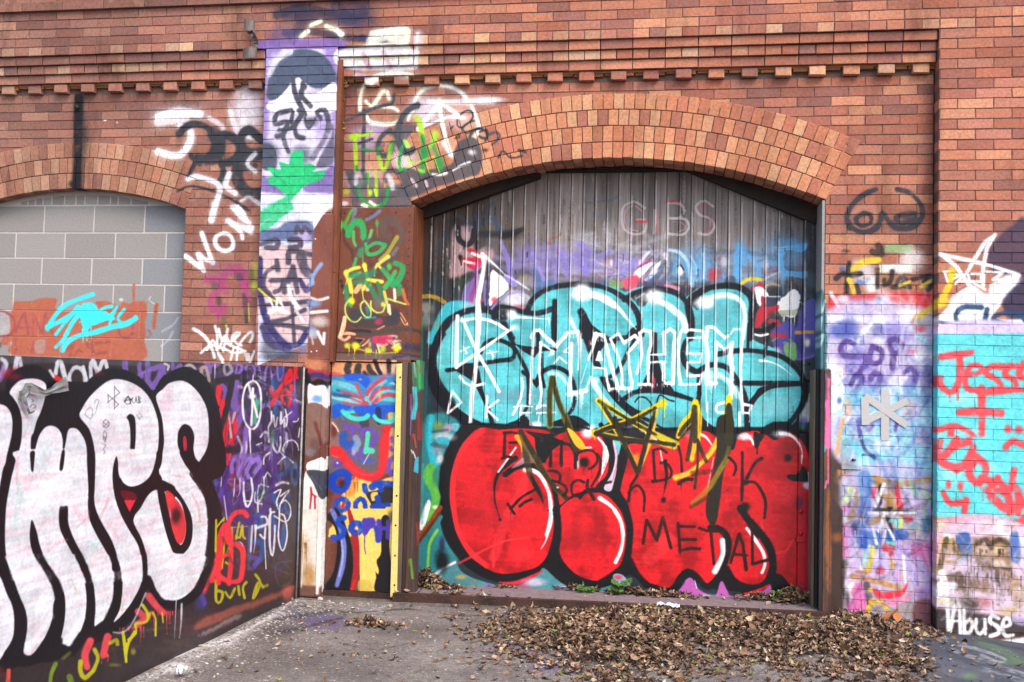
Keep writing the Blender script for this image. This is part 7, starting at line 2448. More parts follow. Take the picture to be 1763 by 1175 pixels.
# ------------------------------------------------------------------ paint: brick between pilaster and door arch
draw(cF, 560, 140, 5.185, """
p 6a4048 a=.4 soft=20 130,60 300,60 300,1130 130,1130
e b8a8d8 a=.55 450,430 120,60
e c8bce0 a=.5 340,520 160,120
e e8e2f0 a=.7 900,260 160,120
e ddd8ea a=.6 700,700 120,120
e d8d0e4 a=.5 330,880 180,100
e f4f0f8 a=.75 1450,170 140,26
s f6f4fa 50 a=.75 mist=20 930,190 1200,190 1500,180
e e8c8c8 a=.5 1200,340 180,100
s f4f8e2 32 mist=8 370,0 330,80 310,170 310,260
s f4f8e2 32 mist=8 420,230 470,160 510,100 550,100 570,160
s f4f8e2 26 mist=8 360,180 400,220 480,230 600,240 650,270
s f4f8e2 34 mist=8 370,320 400,370 520,390 620,380 660,350
s f6f8ee 30 mist=10 790,260 810,160 880,80 1000,45 1130,60 1230,120 1300,220 1350,330 1370,430 1340,500
e f0f8d8 a=.9 980,30 60,20
s f6f8ee 36 mist=8 1020,180 1030,300 1060,440 1100,600 1130,670
s f6f8ee 40 mist=8 1020,210 930,310 870,370
s f6f8ee 36 mist=8 1040,200 1120,260 1220,330
p f6f8ee a=.95 soft=6 820,410 950,370 1100,310 1240,320 1240,350 1100,340 900,410 830,460
s f6f8ee 26 mist=6 740,350 760,290 790,260
s ecf0e4 30 a=.9 mist=8 720,480 720,560 760,620
s 454954 30 mist=5 190,355 290,310 400,260 520,220 600,200 615,120
s 454954 34 345,260 345,400 340,520 340,800
s 454954 26 300,560 350,540 420,520
s 454954 60 mist=8 820,220 760,250 690,320 650,440 660,560 720,640 780,620
s 454954 46 mist=6 580,440 500,500 470,580 480,650 530,670 580,640 600,560
e 454954 a=.9 620,470 60,30
p 4d525e a=.85 soft=10 680,390 800,400 760,480 700,560 640,520 640,450
s 454954 40 a=.9 mist=8 290,880 230,860 200,820
s 454954 50 a=.9 mist=8 240,820 220,880 260,960 280,1060
s 454954 40 a=.9 mist=8 540,900 540,830 600,800 660,820
s 454954 40 a=.85 mist=8 330,800 360,900 340,960
p 464a54 a=.9 soft=10 660,830 760,780 850,800 1120,750 1150,640 1200,540 1330,510 1400,640 1380,820 1290,860 1000,950 760,1045 700,940
p 50545e a=.85 soft=16 620,930 740,930 750,1140 480,1140 500,1000
p 50545e a=.7 soft=16 250,900 480,880 500,1130 240,1120
s f4f2f4 24 a=.85 mist=4 1140,800 1230,750 1290,730
s f6f2f4 40 a=.7 mist=8 1060,560 1100,620 1120,660
s ecd2cc 30 a=.8 770,880 810,940
s ecd2cc 30 a=.8 900,900 910,940
s e8e4ea 50 a=.7 mist=10 560,850 590,900 600,960
s e8e4ea 40 a=.7 mist=10 280,860 270,920
e f0e8e8 a=.8 1310,640 40,30
s 31353f 16 a=.95 1210,300 1250,270 1300,270 1320,320 1290,370 1240,400 1230,440 1270,470 1320,440 1400,430
s 31353f 16 a=.95 1180,350 1180,400 1220,420 1290,370 1330,360
s 31353f 16 a=.95 1120,430 1140,410
s 31353f 24 a=.95 1290,500 1330,440 1400,430 1440,470 1430,520 1380,500
s 31353f 20 a=.95 1380,460 1440,440 1450,500 1430,540
s 454954 24 a=.9 1470,480 1520,460 1560,490 1530,540 1490,570
s 31353f 16 a=.9 1160,520 1190,480 1200,500 1180,520
e 31353f a=.9 1430,620 30,20
s 31353f 18 a=.95 1545,690 1570,640 1600,630 1640,680 1690,690 1763,670
s 31353f 24 a=.95 1730,620 1790,640
s 31353f 14 a=.95 870,880 930,860
s 31353f 10 a=.95 890,860 910,890
e a8e018 a=.97 255,500 50,30
s a8d820 36 a=.9 260,500 270,620 275,790
s a8e018 26 a=.9 mist=6 270,490 340,490 410,460
s 1f8a44 30 a=.9 280,770 285,795
p 1f8f4a a=.8 soft=4 330,600 440,620 380,640 320,620
s 9cd828 34 a=.85 480,680 500,760 520,790 550,750 590,580
s 2f9a4c 30 a=.8 470,640 480,600
s 2f9a4c 30 a=.8 600,560 590,620
e c8f048 a=.95 520,785 26,14
e b8d820 a=.85 810,330 26,26
s a8e828 40 a=.9 mist=5 840,360 860,450 870,520
s 2c9a50 44 a=.9 870,500 880,600 870,740 860,820
e 1f8f4a a=.95 890,640 50,60
e 1f8f4a a=.9 1020,740 44,60
s 2c9a50 36 a=.9 960,580 1000,660 1040,780
e c0d83c a=.8 980,480 40,40
s 8ce040 36 a=.85 980,500 940,590
s 2c9a50 30 a=.9 700,580 680,620 660,740 680,790
s b0f040 26 a=.9 mist=5 710,540 750,590
s b0f040 20 a=.9 740,700 780,740
s c8f018 7 640,700 660,790 750,760 860,715 970,675
s c8f018 7 l 895,715 930,830
s c8f018 6 l 985,520 1010,560
s c8f018 8 l 970,680 1020,820
s c8f018 6 l 880,450 885,500
s c8f018 8 l 385,800 380,1030
e c0e838 a=.9 400,1000 22,34
s 1f8f4a 26 a=.9 370,830 375,920
s b0d828 26 a=.8 450,800 455,920 460,1020
s b0f040 20 a=.85 440,970 455,1030
s 2c8f48 34 a=.95 295,940 300,1000 330,1060 380,1110 440,1130 500,1110 550,1050 555,950
s c8f018 8 a=.95 340,1090 400,1120 480,1110
s fafaf2 26 a=.9 mist=6 400,1080 440,1110
s fafaf2 30 a=.9 mist=6 330,1110 370,1120
e b0c020 a=.85 190,990 30,30
e e8e4ea a=.8 170,1095 40,24
s f6f6e4 26 a=.9 mist=6 960,835 1020,840 1080,825
s a0e840 30 a=.8 840,800 880,810
s 2c9a50 30 a=.85 660,800 720,790
""")
# ------------------------------------------------------------------ paint: brick right of the door
draw(cF, 1400, 0, 2.937, """
s 35353d 26 mist=5 318,960 250,990 190,1050 170,1110 185,1160
s 35353d 26 mist=5 425,960 490,980 545,1040 550,1100 510,1150 450,1160 400,1150 350,1080 330,1150 290,1175
s 35353d 24 mist=5 c 255,1080 215,1110 240,1145 290,1130 290,1090
s 35353d 26 mist=5 c 480,1080 420,1100 430,1130 500,1120 520,1085
e 35353d a=.85 475,1100 44,24
""")
draw(cF, 1400, 380, 2.937, """
s 35353d 24 mist=5 175,0 200,40 250,60 310,40 350,-10
s 35353d 24 mist=5 390,10 430,40 490,35 530,0
e 34302e a=.8 165,155 26,10
s 34302e 34 a=.9 mist=6 330,130 345,170 300,160
p 8ea878 a=.95 soft=2 l 365,123 504,123 502,164 360,164
e f2f0f2 a=.7 500,200 60,60
e eaeaf0 a=.6 240,260 80,60
s e8c838 30 a=.95 mist=5 200,250 250,215 330,200
e 3a66b0 a=.8 150,250 20,20
p dfe8d8 a=.9 soft=3 l 335,222 500,222 500,266 335,266
s ffffff 7 l 375,230 362,235 368,245 378,250 365,255
s ffffff 7 l 388,230 405,228 388,240 402,248 390,256
s ffffff 7 l 412,230 434,230
s ffffff 7 l 423,230 422,254
s ffffff 7 l 440,254 442,230 456,232 445,242 458,254
s ffffff 7 c 468,232 464,244 472,254 484,246 482,234
s 2b2a2c 26 a=.95 mist=5 115,295 150,270 180,280 240,270
s 2b2a2c 26 a=.95 mist=5 182,215 172,300 168,380
s 2b2a2c 24 a=.95 mist=4 220,330 230,365
s f0c834 24 a=.95 180,300 200,340 205,370
s 3a70b8 20 a=.8 230,310 270,320 280,300
e f4f4f6 a=.8 300,330 40,50
s 2b2a2c 22 a=.95 mist=4 l 325,250 325,340
s 2b2a2c 26 a=.95 mist=4 400,260 390,310 360,330 360,300
s 2b2a2c 22 a=.95 mist=4 420,330 440,290 470,300 450,330 490,340
s 2b2a2c 24 a=.95 mist=4 500,300 540,290 600,280 560,310 600,330 580,350
s 2b2a2c 24 a=.9 mist=4 400,340 440,340
s e8c838 16 a=.9 440,330 490,310
s e8c838 16 a=.9 545,335 590,310
p e23a48 a=.9 soft=14 80,400 140,380 240,380 300,370 420,360 600,370 600,430 540,460 380,460 240,450 90,460
e f0f0f4 a=.9 150,400 36,24
e f0eef4 a=.85 360,420 44,70
e 2f6a90 a=.95 330,405 22,20
s 3a78a0 20 a=.8 332,410 340,450
e e86060 a=.9 460,400 60,26
s f8f4fa 20 a=.8 90,370 130,440
e ecebf2 a=.8 240,450 60,26
p cfc8e8 a=.9 soft=22 66,460 600,460 610,760 600,1180 66,1180
p f6f6fc a=.9 soft=14 440,450 560,470 500,560 430,520
s fafafe 28 mist=8 90,495 200,500 330,505 500,515
s fafafe 24 mist=8 310,500 260,560 210,620 160,680
s fafafe 22 mist=8 340,500 390,560 450,610 490,620
s fafafe 22 mist=8 120,530 180,590 240,640
e 4a60b0 a=.85 140,560 70,44
e 4a58b0 a=.75 180,540 50,60
e 4450a0 a=.6 340,560 50,40
e 9a90d8 a=.8 420,560 70,60
s e8c838 40 a=.8 610,440 560,470 520,500
e e23a48 a=.9 540,545 34,22
s e23a48 8 a=.8 500,520 520,480
e 88d8e0 a=.8 545,600 32,24
e 7ab0c0 a=.6 590,640 34,30
e 9aa0a0 a=.7 540,520 50,26
e e84858 a=.8 500,665 30,12
e f8f8fc a=.9 560,700 70,40
e f4f4fa a=.85 120,730 80,36
e 9a88d4 a=.7 220,700 90,70
e 7f78c8 a=.7 440,600 70,60
e f4f4fa a=.85 330,620 30,30
s 59408c 28 mist=5 205,625 170,610 140,640 150,680 210,690 260,690 270,720 240,760 230,790
s 59408c 28 mist=5 c 300,640 285,690 300,725 340,715 345,660
s 59408c 30 mist=5 400,745 405,680 380,620 420,600 450,630 430,670 400,670
s 59408c 30 mist=5 190,830 220,780 250,800 230,850 190,890 180,930 210,950
s 59408c 30 mist=5 290,800 310,775 340,790 320,840 290,870
s 59408c 28 mist=5 460,770 500,750 520,790 500,850 480,900 520,920 580,925
e 59408c a=.7 200,940 40,20
p 8ad6e4 a=.8 soft=30 150,870 590,860 600,1180 150,1180
e f0eef8 a=.85 220,1000 80,60
e 58cfe0 a=.8 220,910 40,26
e f0d8e4 a=.6 500,950 60,50
e e8b898 a=.6 480,960 30,50
e d8ac90 a=.7 175,950 26,60
s f8f8fc 20 a=.8 180,1000 220,1100 250,1175
s e8e8f8 20 a=.8 270,1050 260,1150
s 59408c 22 mist=4 225,1020 240,1090 260,1150 285,1180
s 59408c 20 mist=4 285,1060 295,1040
s 59408c 20 mist=4 425,1020 415,1060
e 3f48a0 a=.6 600,790 30,50
e e84870 a=.6 570,1090 14,30
s 70d4e0 40 a=.8 190,1180 220,1130 300,1110 380,1130 400,1180
p f8f8f8 a=.97 soft=4 78,756 150,756 148,930 120,960 84,960
e d8d4d8 a=.6 110,1000 40,40
s e8a060 20 a=.9 150,1010 130,1080 120,1180
s b8a0d8 16 a=.9 130,1000 110,1080
e 3a68b0 a=.9 130,910 14,20
s e86fa0 26 dry=.1 l 68,770 66,900
s ff6fa8 28 rough=4 65,860 72,960 62,1040 66,1175
s 50a8d0 20 l 75,860 72,940
""")
draw(cF, 1400, 760, 2.832, """
s ff6fa8 34 rough=2 l 66,-20 66,20
s ff6fa8 8 l 68,20 70,200
s ff6fa8 8 60,195 50,220
p 8e9094 a=.7 soft=6 140,0 238,0 238,138 140,138
e e8e8f0 a=.7 190,60 36,40
e 6ab8c8 a=.5 160,40 30,50
p 9ad8e6 a=.9 soft=26 240,-10 590,-10 590,160 240,160
s 70d4e0 40 a=.8 190,0 240,60 330,80 380,20
s 3a3878 18 mist=3 235,0 260,50 300,82
s 3a3878 6 l 240,66 300,66
e d8a8c8 a=.7 540,0 50,30
e f0eef8 a=.8 340,20 60,40
e 6070b0 a=.5 360,120 90,30
s d8a060 26 a=.95 120,150 110,190 140,205
e 9a9090 a=.5 180,180 50,30
d 504848 170,165 230,170 60 6 6
p c0b6dc a=.85 soft=20 130,190 590,180 590,860 130,860
s 3a62b8 60 a=.95 mist=6 250,170 255,280 250,340 245,400
s 3a62b8 46 a=.95 250,190 290,190
p 2f5cb4 a=.95 soft=8 200,430 300,440 440,430 470,470 400,490 380,520 220,520 200,480
e 2f5cb4 a=.9 250,480 50,40
e 1c2030 a=.8 200,430 30,40
s b8884a 30 a=.95 300,180 360,200 440,210 560,190
s b8884a 26 a=.95 310,200 340,260 380,300 420,350 460,390
s b8884a 28 a=.95 380,230 380,280 340,360 280,400
s b8884a 28 a=.9 200,240 210,300 180,370 150,420
s b8884a 24 a=.9 180,380 220,360 240,380
s ccb8ec 22 a=.9 450,230 480,290 530,310 570,300
s e82838 26 a=.95 405,225 415,280 425,320
s e84060 22 a=.9 300,230 290,270
e e82838 a=.9 465,380 26,14
s 1f1f26 20 a=.9 330,220 325,300 310,320
s f8f8fc 16 a=.95 l 345,210 305,320
s 1c1c22 22 a=.9 l 300,340 500,350
s f8f8fc 16 a=.95 l 270,350 500,350
s 1c1c22 26 a=.85 360,380 380,440
p 1c1c22 a=.9 soft=3 l 360,320 390,320 370,350
s 78d8d0 20 a=.8 390,380 410,410
s 90e8e0 16 a=.8 l 380,390 430,380
s d8f060 16 a=.9 l 430,390 425,420
s f8f8fc 14 a=.95 l 340,370 395,480
s f8f8fc 14 a=.95 l 290,420 310,500
s f8f8fc 14 a=.95 l 350,440 330,560
s f8f8fc 14 a=.95 l 345,360 320,440
s 58e0a8 16 a=.9 360,495 400,500
s e8e0f4 20 a=.95 l 200,240 150,350
s 1c1c22 16 a=.8 l 185,240 170,320
s d8f0a0 30 a=.85 180,230 170,280 150,295
s c8e890 26 a=.8 480,230 510,260
s b8e0a0 26 a=.8 540,240 560,270 550,300
s c0e8a0 20 a=.8 540,330 550,370
e e070b0 a=.85 160,330 24,26
p d86ab0 a=.9 soft=12 140,400 200,440 190,540 140,570
e f8f8fc a=.95 150,385 20,20
e 3a7888 a=.85 560,400 40,40
e 58a0a8 a=.7 510,430 50,36
e c090a8 a=.8 500,490 40,60
e d0b898 a=.7 500,440 36,20
p e06ab0 a=.85 soft=12 440,520 570,500 570,640 520,560 480,580
s c8b8e8 34 a=.95 190,480 200,600 230,650
s f8f8fc 14 a=.95 l 275,510 235,620
s b8884a 20 a=.9 210,640 290,630 280,600
s f0d020 22 a=.95 290,520 280,580 260,630
s 80c8c8 30 a=.9 260,540 250,600
s e02838 40 a=.95 350,520 390,530 385,550
s c8b8e8 40 a=.95 320,560 330,600
s c8b8e8 28 a=.95 300,600 300,700
s c0aee4 30 a=.95 350,610 370,580 390,620 390,700
s c0aee4 36 a=.95 420,500 410,600 400,700
s c0aee4 36 a=.95 460,520 470,620 480,680
s c0aee4 26 a=.95 490,700 500,620 530,600 545,650 555,740
e e02838 a=.95 325,630 22,20
e f0d020 a=.9 385,600 16,24
s f8f8fc 14 a=.95 440,560 445,620 450,690
s e890b0 16 a=.8 l 415,640 440,700
s 8a70b8 12 a=.8 l 500,560 510,700
p d0b8d8 a=.9 soft=6 160,640 300,650 380,670 400,720 300,700 200,690
s b8884a 26 a=.85 190,660 290,680 420,715
p e070b4 a=.95 soft=6 170,760 200,700 245,700 260,780 250,850 170,830
s f4f4f8 26 a=.9 mist=4 190,700 165,740 180,760
s 2a2224 30 a=.9 150,600 140,700 150,740
e 28262c a=.9 150,600 22,30
e 302a30 a=.9 160,770 20,50
s 3a3440 30 a=.8 260,700 280,790
p e8c828 a=.95 soft=5 260,860 262,790 290,765 340,775 370,810 360,840 330,800 290,800 280,830 290,870
d 2a2420 265,780 270,800 40 3 8
e e8c828 a=.9 280,725 16,12
p e02838 a=.95 soft=6 290,720 340,735 430,725 460,690 440,750 370,770 310,760
p e08ab0 a=.9 soft=6 350,780 440,760 470,740 480,760 430,800 360,800
p a8a0a0 a=.97 soft=3 rough=6 370,820 460,780 500,790 500,840 480,870 370,860 300,870 300,830
p a8a0a0 a=.97 soft=3 290,810 330,800 345,850 300,860
s 6a4a50 3 a=.7 290,740 340,790 420,840
p 6a3a3c a=.8 soft=12 500,780 585,780 585,880 490,880
e 8a5aa0 a=.5 530,740 40,30
s 5a4878 26 a=.85 l 592,300 590,780
s 8a60a8 20 a=.7 l 578,460 576,760
""")
draw(cF, 0, 0, 1, """
z 9a8cd0 a=.35 1455,560 1600,760 26 8
z f8f8fc a=.4 1458,540 1600,1000 40 6
z 6878c0 a=.3 1430,560 1600,900 22 6
z 78c8d8 a=.35 1450,680 1600,860 18 7
z d888b0 a=.3 1450,860 1600,1040 18 6
z 4a3a58 a=.45 1450,860 1600,1060 18 5
z 2f5cb4 a=.45 1455,640 1600,960 12 9
z 30283c a=.4 1455,830 1600,1040 10 4
z 5a50a8 a=.4 1455,600 1610,800 14 8
e 3a3878 a=.4 1596,660 10,50
e 4a60b0 a=.4 1480,900 30,50
z e8e0c0 a=.4 1450,840 1600,1020 14 3
d c8c0e0 a=.5 1450,900 1600,1000 60 26 2
d 50485c a=.4 1450,880 1600,1030 40 16 1.5
""")
draw(cP, 0, 0, 1, """
z d8d0ea a=.4 1615,910 1763,1060 30 4
z 6a5444 a=.4 1640,930 1763,1050 24 5
z b89070 a=.35 1620,900 1763,1040 16 5
d d0c4e4 a=.6 1620,940 1763,1040 50 40 2
d 4a3c38 a=.6 1640,930 1763,1040 50 30 2
""")
draw(cF, 0, 0, 1, """
p 3c2c26 a=.95 soft=3 l 1429,850 1451,880 1451,1080 1429,1080
p 4a3a34 a=.85 soft=6 1427,780 1440,800 1446,860 1440,900 1427,900
e 9a5c36 a=.7 1440,925 10,10
p 4a3830 a=.9 soft=1 l 1416,636 1429,636 1429,1080 1416,1080
p 9a5c34 a=.8 soft=3 rough=3 1420,860 1428,850 1428,1010 1421,1000
p 80502e a=.6 soft=3 rough=3 1418,720 1424,740 1424,800 1419,820
s ff6fa8 7 rough=1 1424,655 1423,690 1424,720 1423,760
s ff6fa8 9 rough=1 l 1424,728 1423,768
s ff6fa8 2 l 1424,770 1424,832
s e86fa0 3 l 1421,828 1419,840
""")
# jamb, liner and post colours
draw(cF, 1300, 300, 3.357, """
p 3c6a70 a=.95 soft=5 rough=6 360,700 400,690 412,760 412,1130 358,1130
s a8d4d8 12 a=.9 375,710 385,800 405,730
s a8d4d8 12 a=.9 l 385,830 375,900
s a8d4d8 12 a=.9 380,980 365,960 395,930 375,1000
s a8d4d8 10 a=.8 l 365,1040 368,1100
s 3a3a3a 6 a=.8 l 362,235 368,272
e c84030 a=.4 365,640 8,20
e 28303c a=.6 385,150 30,10
""")
draw(cF, 1300, 620, 4.52, """
s 4a4e60 40 a=.8 500,90 500,400
s 38383a 30 a=.6 540,90 540,300
e c870a0 a=.4 548,130 16,30
e 50b0b0 a=.8 520,690 26,30
""")
# ------------------------------------------------------------------ paint: steel cladding, upper plate
draw(cS, 500, 300, 5.34, """
s 3a2c28 30 a=.7 dry=.2 490,500 500,620 560,700 580,800
s 6b7590 40 a=.9 590,310 590,380 570,440
s 6b7590 34 a=.9 820,340 760,390 700,420
s 44342c 14 a=.8 640,345 590,400
s 4fa030 24 a=.9 mist=6 565,330 530,400 500,470
s 2f9c50 44 a=.9 mist=6 450,450 500,480 540,540
e 88b828 a=.8 455,470 24,50
s 26a255 50 a=.95 mist=4 530,560 560,480 600,440 650,450 670,520 670,580
s 4cb860 24 a=.85 580,530 580,610 600,660
e 26a255 630,450 44,34
e 26a255 a=.95 670,570 20,26
s 3aac5c 6 l 665,590 665,810
s 5cb868 24 a=.9 mist=4 745,520 720,600 690,640
e 40a050 a=.9 795,450 16,32
s 40a050 5 l 795,470 800,590
s 5a4a46 50 a=.85 dry=.4 mist=6 860,470 880,410 960,410
s 5a4a46 50 a=.85 dry=.4 mist=6 940,450 1010,500 1030,580 980,640
s 5a4a46 60 a=.8 dry=.3 860,450 850,520 900,560
s 4a4040 40 a=.8 mist=6 600,700 700,620 820,600 890,640
s 2da658 32 a=.95 c 870,650 780,635 700,690 720,740 810,720
s 2da658 24 a=.95 690,640 700,700 720,740
s a8a838 34 a=.75 980,580 920,680 880,740 820,790
s 2da658 30 a=.9 600,780 580,860
s 4a4444 60 a=.7 960,740 890,820 840,900
s 7c7c80 34 a=.6 980,680 940,740
s 2a8a58 50 a=.9 mist=5 650,700 640,740
s d8d060 44 a=.95 t=1 900,760 830,810 780,860 770,940
s d8d060 26 a=.9 800,830 860,900 910,960
e 3cc850 a=.95 905,850 22,34
s 20a058 50 a=.9 mist=4 960,820 1030,850 1020,920 980,990 940,1020
s 20a058 40 a=.9 mist=4 850,880 920,960 1000,1030
s 2cb860 40 a=.9 960,900 930,960 870,1040
s e4dc48 38 mist=3 510,910 540,980 560,1080
s e4dc48 30 mist=3 520,900 580,870 630,860
s e4dc48 30 mist=3 530,980 590,930 640,910
e e4dc48 515,905 22,26
e e4dc48 680,840 20,26
s e4dc48 32 mist=3 680,840 700,920 720,970 840,990
s e4dc48 30 mist=3 710,960 670,1060
s e4dc48 6 l 515,990 485,1100
s e4dc48 8 l 655,1040 670,1150
s e4dc48 6 l 570,1080 570,1180
s e8b880 50 a=.9 640,1020 600,1080
s f0c8a0 34 a=.9 730,1020 710,1060
s 1a8050 40 a=.9 mist=4 590,1000 680,990 740,1050 780,1130
s 1a8050 34 a=.9 510,1040 520,1170
s 1a7858 60 a=.8 mist=8 560,930 700,930 760,900
s 1a8050 34 a=.9 800,1000 830,1080 820,1175
e 24201e 465,985 16,18
e 24201e 475,1030 18,24
s f0dcc0 28 a=.9 955,1060 960,1140
s e8d850 28 a=.9 860,1080 880,1170
s 2a9050 40 a=.8 1000,1030 1000,1100
s c86830 26 a=.8 1030,1060 1050,1130
""")
draw(cS, 500, 500, 5.34, """
s 2a8a54 34 a=.9 510,-20 520,60 540,130
p 3a3434 a=.85 soft=10 540,200 640,180 800,220 880,240 960,190 1010,200 1000,300 900,340 700,350 560,320
e 3c3a3e a=.9 600,220 70,60
e 6a6458 a=.8 820,120 60,70
e 38343a a=.9 940,230 60,80
s 1a7a80 30 a=.9 700,160 710,220
s 2088a0 18 a=.9 680,260 780,250
e f2e020 560,100 30,34
s 40a850 20 a=.9 545,130 560,150
s c4d86c 14 mist=2 540,90 505,140 510,220 560,285 610,290 650,250
s c4d86c 14 mist=2 c 680,95 645,130 650,190 690,245 735,240 735,180 700,120
s c4d86c 14 mist=2 740,100 740,160 790,205 850,195 870,130
s c4d86c 22 mist=2 870,60 890,130 900,200
s c4d86c 14 mist=2 900,80 960,100 1060,130
s f4e8c8 26 a=.95 905,140 915,220
s e8e0b8 18 a=.9 950,0 960,100
e e8d850 a=.95 850,130 20,24
s f2c89c 34 500,250 485,340 455,430
s f2dcc0 12 l 480,300 455,420
s e0905a 14 a=.9 1010,210 1050,270 1075,320
s e0b888 8 a=.9 1010,250 1050,320 1075,300
s c86830 26 a=.9 1030,0 1050,80 1080,130
e b03058 a=.85 810,290 40,34
s e0a080 16 a=.8 860,330 800,360
s 463c3a 44 a=.95 mist=4 590,380 720,400 850,380 1000,355 1090,360
s 2a2224 26 a=.95 540,380 640,370 730,380
s eab088 24 a=.97 480,400 540,395 590,405
s eab088 28 a=.97 460,440 500,460 540,430
e 1e1a20 630,470 40,26
s c8886a 8 a=.9 600,440 680,450 640,490
s e8a880 14 a=.95 730,450 690,490 660,510
p c83058 a=.95 soft=5 rough=14 750,440 920,420 940,470 870,500 780,490
z f4ead0 a=.95 800,430 1000,520 14 16
z b02848 a=.8 760,430 930,490 10 10
s 40508c 20 a=.9 735,450 770,560 790,640
s e6e0c0 16 a=.9 800,500 820,580
e c8c832 a=.97 520,510 28,26
e f0e420 600,510 34,34
e c0c434 a=.97 715,555 30,30
e b8c03c a=.97 850,540 26,30
e f4ea18 975,530 32,34
d d8d828 510,520 860,560 130 12 10
d e8e020 585,540 615,545 120 3 9
d e8e018 955,550 1000,550 50 4 9
e d8a860 a=.8 730,500 14,30
s c8c060 12 a=.7 620,540 800,580 950,575
e 24304c a=.9 1070,520 34,50
p 6a6264 a=.5 soft=4 l 390,585 1100,585 1100,640 390,640
s 2c3858 30 a=.8 950,620 1060,600 1095,600
""")
# upper jamb strip beside the plate
draw(cS, 500, 500, 5.34, """
s 2a9a50 34 a=.97 1160,-60 1170,60 1150,200 1170,340 1165,460
s 2a9a50 24 a=.97 1190,-20 1195,20
s c8d0c8 5 a=.9 1130,-40 1120,60 1160,140 1130,200
s c8d0c8 5 a=.9 1190,140 1190,240 1170,260
s e8e8e0 5 a=.9 1120,120 1140,300 1170,420
s c8d0c8 5 a=.9 1200,40 1180,140
s 2c6a60 26 a=.8 1190,260 1195,480
s 40907a 20 a=.7 1120,300 1150,520
s 1f7a60 30 a=.9 1160,520 1170,640
p 3a7a5a a=.8 soft=8 1120,620 1200,620 1200,900 1140,900
s 2fb04a 26 a=.95 1170,640 1185,900
s c03a50 14 a=.7 1160,680 1190,760
s 4ab8c0 30 a=.9 1140,900 1150,1040 1130,1175
s 9a50a0 14 a=.8 1110,960 1110,1100
s d8d8d8 8 a=.7 1140,660 1150,800
""")
draw(cS, 500, 700, 5.34, """
s 8a68b0 10 a=.9 l 1115,0 1105,260
s 8a3030 30 a=.7 1165,60 1180,300
s e0e0e0 10 a=.9 1115,400 1140,460 1150,500
p 3aa8c0 a=.9 soft=3 l 1140,480 1175,460 1170,620 1125,600
s c05050 14 a=.7 1130,260 1150,380
""")
draw(cS, 480, 880, 5.0, """
s 6a9a3c 20 a=.85 1130,420 1145,580
s c04030 10 a=.4 1180,100 1185,300
""")
# lower plate: eyes, smile and blue writing
draw(cS, 500, 500, 5.34, """
p d89468 a=.97 soft=6 l 370,645 980,645 980,780 700,780 600,760 380,790
e d8b8a0 a=.7 830,720 60,60
e 3c4050 a=.0 0,0 1,1
p c8404a a=.8 soft=10 380,760 470,770 460,850 380,840
s 34302e 60 535,680 520,730 530,750
s 34302e 60 625,700 610,740 620,750
s 34302e 46 720,700 730,740 790,800
s 34302e 40 680,760 740,820
s 1d1d22 36 780,650 800,720 830,770
s 1d1d22 44 905,650 905,770
s c8c0a8 30 a=.8 950,660 940,760
p 2f82b8 a=.95 soft=8 l 380,790 980,780 980,1180 380,1180
p 1a54c8 a=.97 soft=5 490,790 580,765 690,780 735,840 700,900 620,840 520,830
s 70c0c8 60 a=.9 mist=6 400,860 520,880 600,920
s 30a8b8 60 a=.9 mist=6 400,900 500,940 620,960
s 8ad0c8 50 a=.9 mist=6 400,980 520,1010 640,1020
s 20508c 26 a=.8 430,920 560,960 640,990
s 2a4070 30 a=.8 400,960 540,980
s c04858 26 a=.95 470,930 560,950 640,990
s c04858 24 a=.95 600,860 640,950 680,1040
s c04858 24 a=.95 480,1030 560,1050 630,1060
s c04858 20 a=.9 550,990 640,1030
e c83848 690,1050 50,50
s 8070a0 40 a=.7 mist=4 720,900 760,840 860,790 940,780
s 60c8d0 44 a=.97 700,1000 740,900 810,860 870,840
s 60c8d0 40 a=.97 730,1020 800,960 900,920 960,930
s 60c8d0 40 a=.97 740,1060 820,1000 960,1010
s 90dcd8 30 a=.9 900,870 950,860
s c83848 34 a=.97 860,810 800,850 740,900 700,960
s c83848 34 a=.97 940,900 860,900 780,940 740,1000
s c83848 34 a=.97 970,970 900,960 820,990 760,1040
s 2a78b0 40 a=.8 880,870 960,900
e d8a060 a=.9 640,820 16,10
e d8a060 a=.9 835,875 16,12
e d8a070 a=.7 820,960 20,60
p 1a54c8 a=.95 soft=5 750,1050 840,1060 960,1060 970,1180 740,1180
p 1a54c8 a=.95 soft=5 400,1080 460,1040 470,1100 430,1180 390,1180
e c8c8d0 a=.9 430,1090 24,30
s 3a70c8 20 a=.8 560,1080 680,1110
s 45c8c0 34 480,1110 540,1130 620,1110 700,1110
s 1c1c24 14 a=.9 l 955,840 975,860
""")
